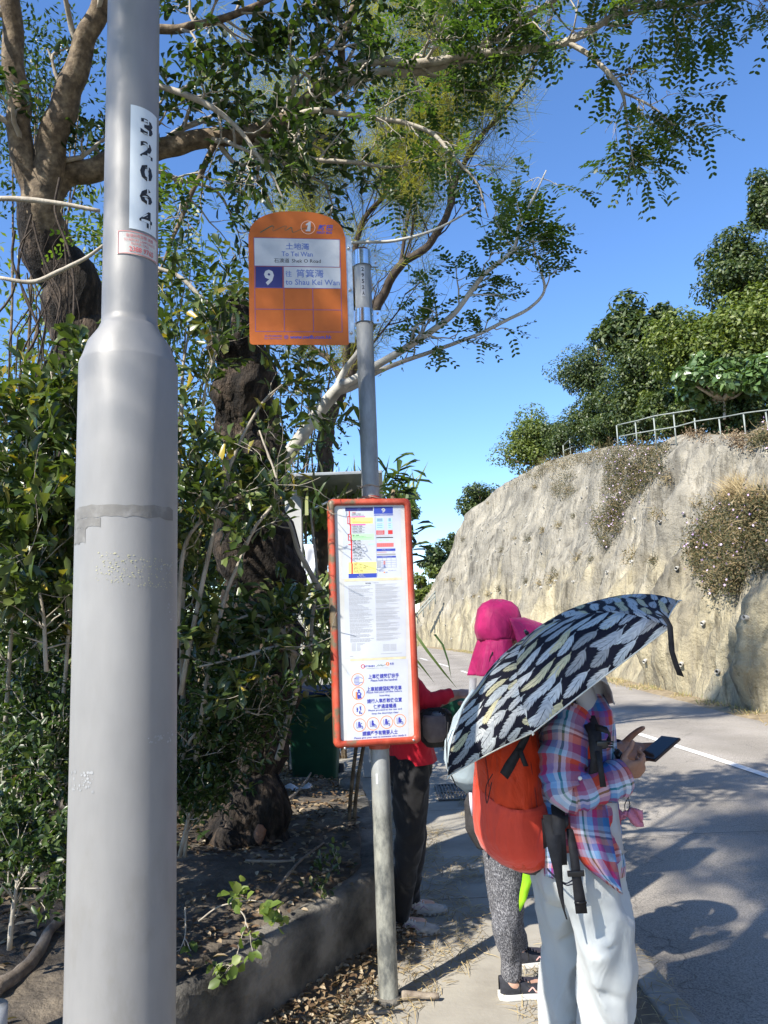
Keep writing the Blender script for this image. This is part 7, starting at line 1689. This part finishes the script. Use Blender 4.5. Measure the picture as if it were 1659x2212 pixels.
m, nt, N, L, b = nmat('heather_grey_knit'); f = noisetex(nt, texco(nt, (1, 1, .6)), 190, 3, .8); r = ramp(nt, [(.40, (.035, .035, .042)), (.52, (.13, .13, .145)), (.66, (.40, .40, .42))]); L.new(f, r.inputs[0]); L.new(r.outputs[0], b.inputs['Base Color']); b.inputs['Roughness'].default_value = .9
mb = MB(); limbt(mb, [K_['pel']+V((0, 0, .05)), (K_['hipN']+K_['hipF'])/2], [.11, .11]); mb.ball(K_['pel']+V((-.03, 0, -.03)), (.11, .14, .11), 16)
calf = lambda a, b_: [a, a.lerp(b_, .5), b_]
limbt(mb, [K_['hipN'], K_['hipN'].lerp(K_['knN'], .55), K_['knN'], K_['knN'].lerp(K_['anN'], .35)-WF*.012, K_['anN'].lerp(K_['knN'], .25), K_['anN']-V((0, 0, .015))], [.095, .078, .062, .062, .045, .042], 24)
limbt(mb, [K_['hipF'], K_['hipF'].lerp(K_['knF'], .55), K_['knF'], K_['knF'].lerp(K_['anF'], .35)-WF*.012, K_['anF'].lerp(K_['knF'], .25), K_['anF']-V((0, 0, .015))], [.095, .078, .062, .062, .045, .042], 24)
me = remesh(mb.mesh(), .007, 3); fold_mesh(me, .003, (18, 18, 10)); lg = link('leggings', me, m, ww)
mb = MB(); mb.tube([K_['knN']+V((.03, -.052, .10)), K_['knN']+V((.028, -.056, 0)), K_['anN']+V((.022, -.042, .12)), K_['anN']+V((.018, -.043, .02))], .002, 6); mb.build('seam', WEBB, lg)
BLK = noisy('black_knit', (.012, .013, .018), (.03, .032, .042), 60, .8, .3, .002); ROSE = flat('rose_letter', (.62, .36, .33), .5)
for an, dx in (('anN', 0), ('anF', 0)):
    hp = K_[an].copy(); hp.z = 0; hp -= V((.93, .10 if an == 'anN' else .3, 0)).normalized()*.055; shoe(ww, hp, R(6 if an == 'anN' else 10), .245, (WS, BLK, ROSE, LC), 'n')
mb = MB(); S = [(at(1085, py, 3.18), rx, ry, wy) for py, rx, ry in ((1770, .125, .165), (1700, .118, .158), (1620, .115, .160), (1540, .120, .175), (1490, .10, .165), (1465, .06, .10), (1450, .05, .06))]
mb.loft(S, 40, cap=False, fold=.06, fk=8); TEE = clothmat('grey_tee', (.36, .38, .40), .85, .06, 8); 
for a in ('N', 'F'): P = catmull([K_['sh'+a], K_['el'+a], K_['wr'+a]], 6); mb.tube(P, [.062-.0016*i for i in range(len(P))], 20, cap=False, wob=.1)
mb.build('shirt', TEE, ww)
PINKM = clothmat('magenta_nylon', (.50, .020, .14), .55, .22, 14, trans=.2, bs=.6, bd=.015)
hc = at(1079, 1352, 3.16); mb = MB(); g = []; N_ = 44; HF = V((.97, .25, 0)).normalized(); hy = math.atan2(HF.y, HF.x); RM = Matrix.Rotation(hy, 3, 'Z')
for r_, z in ((.003, .112), (.03, .110), (.058, .098), (.078, .074), (.089, .04), (.094, .0), (.095, -.022), (.090, -.045), (.086, -.062)):
    g.append([hc+RM @ V((r_*1.10*math.cos(2*math.pi*k/N_)-.004, r_*.95*math.sin(2*math.pi*k/N_), z*(1+.015*math.sin(k*2*math.pi/N_*6)))) for k in range(N_+1)])
mb.sheet([r_[::-1] for r_ in g], thick=.002)
mb.v = [v_+V((noise.noise(v_*26), noise.noise(v_*26+V((5, 0, 0))), noise.noise(v_*20+V((0, 5, 0)))))*.006 for v_ in mb.v]; ht = mb.build('sun_hat', PINKM, ww)
mb = MB(); g = []
for i in range(10):
    t_ = i/9; row = []
    for k in range(25):
        q = R(-88)+R(176)*k/24; rr_ = .098+(.155*max(0, math.cos(q*.75)))*t_; row.append(hc+RM @ V((rr_*math.cos(q)*1.08, rr_*math.sin(q), .030-.085*t_+.030*t_*max(0, math.cos(q))-.02*t_*abs(math.sin(q)))))
    g.append(row)
mb.sheet(g, thick=.002); mb.build('brim', PINKM, ht)
mb = MB(); g = []
for i in range(16):
    t_ = i/15; row = []
    for k in range(33):
        q = R(78)+R(204)*k/32; rr_ = .087+.032*t_**.8; flare = .009*math.sin(k*.9+1)*(.35+t_)+.006*math.sin(k*2.1)*(.3+t_)
        row.append(hc+RM @ V(((rr_+flare)*math.cos(q)*1.06-.012*t_, (rr_+flare)*math.sin(q), -.055-.142*t_)))
    g.append(row)
mb.sheet(g, thick=.002); mb.build('neck_flap', PINKM, ht)
mb = MB(); q0 = at(1064, 1408, 3.05); mb.tube(catmull([q0, at(1058, 1425, 3.045), at(1060, 1445, 3.045), at(1066, 1432, 3.045), at(1064, 1408, 3.05)], 5), .0018, 6); mb.ball(at(1062, 1442, 3.045), .005, 8); mb.build('drawstring', WEBB, ht)
# lime ribbon against the leg
mb = MB(); mb.strap([at(1146, 1856, 2.93), at(1141, 1885, 2.935), at(1139, 1900, 2.925), at(1133, 1925, 2.935), at(1129, 1945, 2.93), at(1123, 1968, 2.935)], [.045, .044, .042, .038, .030, .004], .002, V((.9, -.3, .2))); mb.build('lime_ribbon', flat('lime_ribbon', (.34, .72, .02), .6), ww)
# pale blue backpack
PBL = clothmat('pale_blue_nylon', (.38, .46, .50), .6, .06, 7, bs=.5, bd=.015); ya = wy
bp2 = empty('backpack', at(1030, 1710, 3.15), 'pale blue-grey backpack on the pink-hatted person, left of the orange one', 'backpack')
mb = MB(); packloft(mb, [(1508, 1046, .04, .07), (1522, 1042, .070, .10), (1550, 1034, .095, .125), (1600, 1026, .108, .130), (1650, 1026, .108, .130), (1690, 1032, .095, .12), (1712, 1040, .06, .08)], 3.17, fold=.02, fk=6); mb.build('main_bag', PBL, bp2)
mb = MB(); packloft(mb, [(1575, 1018, .080, .09), (1600, 1014, .096, .105), (1640, 1014, .100, .11), (1680, 1020, .088, .10), (1700, 1026, .06, .07)], 3.13, fold=.02, fk=6); mb.build('pocket', PBL, bp2)
mb = MB(); mb.tube(catmull([at(1024, 1490, 3.0), at(1000, 1525, 2.99), at(992, 1555, 2.98), at(1003, 1560, 2.98), at(1010, 1540, 2.98)], 5), .007, 8); mb.build('grab_loop', PBL, bp2)
mb = MB(); mb.strap([at(1022, 1465, 3.06), at(1020, 1500, 3.02), at(1010, 1530, 3.0)], .03, .003, V((1, 0, 0))); mb.build('shoulder_strap', noisy('grey_strap', (.3, .3, .3), (.4, .4, .4), 20, .7), bp2)
mb = MB(); mb.strap([at(967, 1560, 3.1), at(963, 1610, 3.1), at(966, 1660, 3.1), at(985, 1700, 3.08)], .006, .004, V((0, 1, 0))); mb.build('edge_binding', WEBB, bp2)
pu = empty('waist_pouch', at(1035, 1830, 3.05), 'small black pouch hanging below the pale blue backpack', 'pouch')
mb = MB(); packloft(mb, [(1715, 1030, .03, .05), (1735, 1031, .045, .06), (1790, 1034, .048, .065), (1815, 1040, .036, .05), (1832, 1042, .02, .03)], 3.05, n=24, fold=.08, fk=9); mb.build('pouch_body', noisy('black_pouch', (.02, .02, .022), (.07, .065, .065), 20, .6, .4, .004), pu)
mb = MB(); mb.strap([at(1016, 1712, 2.98), at(1018, 1740, 2.97), at(1022, 1762, 2.97)], .012, .003, V((1, 0, 0))); mb.build('white_tab', flat('white_tab', (.6, .58, .68), .6), pu)

# ---------------------------------------------------------------- person in red behind the timetable
RF = V((.96, .27, 0)).normalized(); ry_ = math.atan2(RF.y, RF.x)
Rb = at(885, 1970, 3.86); Rb.z = 0
rr = empty('person', Rb, 'person in a red jacket and black trousers standing behind the timetable case', 'person')
Q = dict(hipN=at(888, 1665, 3.76), hipF=at(880, 1665, 3.96), knN=at(884, 1815, 3.76), knF=at(892, 1810, 3.98), anN=at(862, 1955, 3.84), anF=at(884, 1925, 4.08), pel=at(884, 1640, 3.86), wst=at(878, 1580, 3.86), chs=at(868, 1510, 3.86), nck=at(862, 1435, 3.86), hd=at(858, 1372, 3.86), shN=at(868, 1468, 3.70), shF=at(868, 1466, 4.02), elN=at(922, 1517, 3.66), elF=at(915, 1530, 4.06), wrN=at(984, 1500, 3.70), wrF=at(980, 1520, 3.95))
Q['anN'].z = Q['anF'].z = .10
mb = MB(); limbt(mb, [Q['hipN'], Q['knN'], Q['anN']], [.072, .052, .036]); limbt(mb, [Q['hipF'], Q['knF'], Q['anF']], [.072, .052, .036]); limbt(mb, [Q['pel'], Q['wst'], Q['chs'], Q['nck']-V((0, 0, .07))], [.10, .10, .11, .06]); limbt(mb, [Q['shN'], Q['chs']+V((0, 0, .08)), Q['shF']], [.05, .08, .05]); limbt(mb, [Q['nck']-V((0, 0, .08)), Q['nck'], Q['hd']], [.055, .048, .05])
limbt(mb, [Q['shN'], Q['elN'], Q['wrN']], [.045, .036, .025]); limbt(mb, [Q['shF'], Q['elF'], Q['wrF']], [.045, .036, .025]); hw_, hM = head(mb, Q['hd'], V((.9, .4, -.1)), 1.0)
hand(mb, Q['wrN'], at(1010, 1499, 3.68)-Q['wrN'], V((.1, .3, -.9)), .95, (.55, .6, .65, .7), (.4, .5), 1); hand(mb, Q['wrF'], RF, V((0, -.2, -.9)), .95, (.5, .5, .5, .5), (.4, .5), -1)
for an in ('anN', 'anF'): limbt(mb, [Q[an], Q[an]+V((.01, 0, -.05)), Q[an]+RF*.12+V((0, 0, -.07))], [.036, .036, .026])
bo = link('body', remesh(mb.mesh(), .006, 3), SKIN_P, rr); eyes(bo, hw_, hM)
mb = MB(); mb.ball(Q['hd']+V((-.018, 0, .03)), (.100, .088, .100), 20); mb.ball(Q['hd']+V((-.06, 0, -.04)), (.055, .07, .08), 16); link('hair', fold_mesh(remesh(mb.mesh(), .008, 2), .004, (30, 30, 10)), noisy('dark_hair', (.012, .010, .009), (.04, .033, .028), 50, .5, .5, .004, stretch=(1, 1, .2)), bo)
mb = MB(); limbt(mb, [Q['pel']+V((0, 0, .05)), (Q['hipN']+Q['hipF'])/2], [.115, .115]); mb.ball(Q['pel']+V((-.02, 0, -.03)), (.12, .15, .12), 16)
for a in ('N', 'F'): limbt(mb, [Q['hip'+a], Q['hip'+a].lerp(Q['kn'+a], .5), Q['kn'+a], Q['kn'+a].lerp(Q['an'+a], .6), Q['an'+a]-V((0, 0, .02))], [.092, .085, .070, .056, .052], 24)
me = remesh(mb.mesh(), .008, 3); fold_mesh(me, .007, (11, 11, 7), .003); link('trousers', me, clothmat('black_cotton', (.012, .012, .014), .8, .2, 8, bs=.5, bd=.015), rr)
REDJ = clothmat('red_fleece', (.60, .014, .035), .8, .12, 8, bs=.5, bd=.02)
mb = MB(); S = [(at(cx_, py, 3.86), rx_, r2_, ry_) for py, cx_, rx_, r2_ in ((1440, 862, .055, .07), (1455, 864, .075, .12), (1475, 866, .10, .17), (1520, 868, .118, .178), (1580, 876, .118, .165), (1620, 884, .122, .168), (1642, 887, .128, .175))]
SS = []
for i in range(len(S)-1):
    for k in range(4): t_ = k/4; SS.append((S[i][0].lerp(S[i+1][0], t_), S[i][1]*(1-t_)+S[i+1][1]*t_, S[i][2]*(1-t_)+S[i+1][2]*t_, ry_))
SS.append(S[-1]); mb.loft(SS[::-1], 44, cap=False, fold=.07, fk=9)
for a in ('N', 'F'):
    P = catmull([Q['sh'+a]+V((-.01, 0, .01)), Q['sh'+a].lerp(Q['el'+a], .5), Q['el'+a], Q['el'+a].lerp(Q['wr'+a], .5), Q['wr'+a]-V((.022, 0, 0))], 6)
    P = [p+V((noise.noise(p*19), 0, noise.noise(p*19+V((0, 4, 0)))))*.006 for p in P]; mb.tube(P, [(.068-.0016*i)*(1+.05*math.sin(i*1.4)) for i in range(len(P))], 24, cap=False, wob=.12)
jk = mb.build('jacket', REDJ, rr)
TAUPE = noisy('taupe_mesh', (.36, .31, .26), (.52, .47, .41), 40, .8, .3, .003); MAUVE = flat('mauve_trim', (.30, .16, .24), .6); LL = flat('pale_lace', (.6, .57, .52), .7); TS = noisy('taupe_sole', (.30, .28, .25), (.5, .47, .43), 18, .8, .3, .003)
for an, yy in (('anN', 2), ('anF', 8)): hp = Q[an].copy(); hp.z = 0; hp -= RF*.06; shoe(rr, hp, R(yy), .255, (TS, TAUPE, MAUVE, LL), 'lug')
# shoulder bag with bottle, green bag
sb_ = empty('shoulder_bag', at(940, 1605, 3.55), 'black shoulder bag with a grey bottle pocket beside the red sleeve', 'bag'); ya = ry_
BN = noisy('bag_nylon', (.012, .012, .014), (.03, .03, .034), 30, .6, .3, .003)
mb = MB(); packloft(mb, [(1532, 938, .060, .05), (1540, 940, .075, .06), (1570, 942, .078, .065), (1600, 942, .070, .06), (1612, 942, .045, .04)], 3.60, n=32, fold=.04, fk=8); mb.build('bag_body', BN, sb_)
mb = MB(); packloft(mb, [(1545, 938, .050, .035), (1560, 938, .056, .045), (1590, 939, .052, .042), (1602, 940, .035, .03)], 3.535, n=28, fold=.05, fk=9); mb.build('grey_pocket', noisy('grey_mesh', (.12, .10, .105), (.2, .175, .18), 20, .7, .3, .003), sb_)
mb = MB(); mb.tube([at(943, 1556, 3.53), at(943, 1545, 3.53), at(943, 1539, 3.53)], [.026, .026, .020], 16); mb.build('bottle_cap', flat('bottle_cap', (.16, .18, .19), .3), sb_)
mb = MB(); mb.strap([at(905, 1545, 3.58), at(925, 1532, 3.555), at(950, 1530, 3.55), at(975, 1545, 3.57), at(972, 1580, 3.57)], .012, .004, V((0, 0, 1))); mb.tube(catmull([at(948, 1540, 3.52), at(958, 1532, 3.52), at(964, 1541, 3.52), at(956, 1548, 3.52)], 5), .0028, 6); mb.build('strap', WEBB, sb_)
gb_ = empty('green_bag', at(975, 1580, 3.95), 'dark green bag partly seen between the red sleeve and the pale blue backpack', 'bag')
ya = 0; mb = MB(); packloft(mb, [(1504, 975, .05, .04), (1512, 975, .085, .06), (1550, 978, .095, .07), (1585, 978, .085, .065), (1600, 978, .05, .04)], 3.98, n=32, fold=.06, fk=8); mb.build('bag_body', clothmat('green_nylon', (.012, .10, .055), .6, .15, 8), gb_)
mb = MB(); mb.tube(catmull([at(960, 1506, 3.93), at(968, 1494, 3.93), at(982, 1494, 3.93), at(990, 1506, 3.93)], 4), .006, 8); mb.build('handle', BN, gb_)
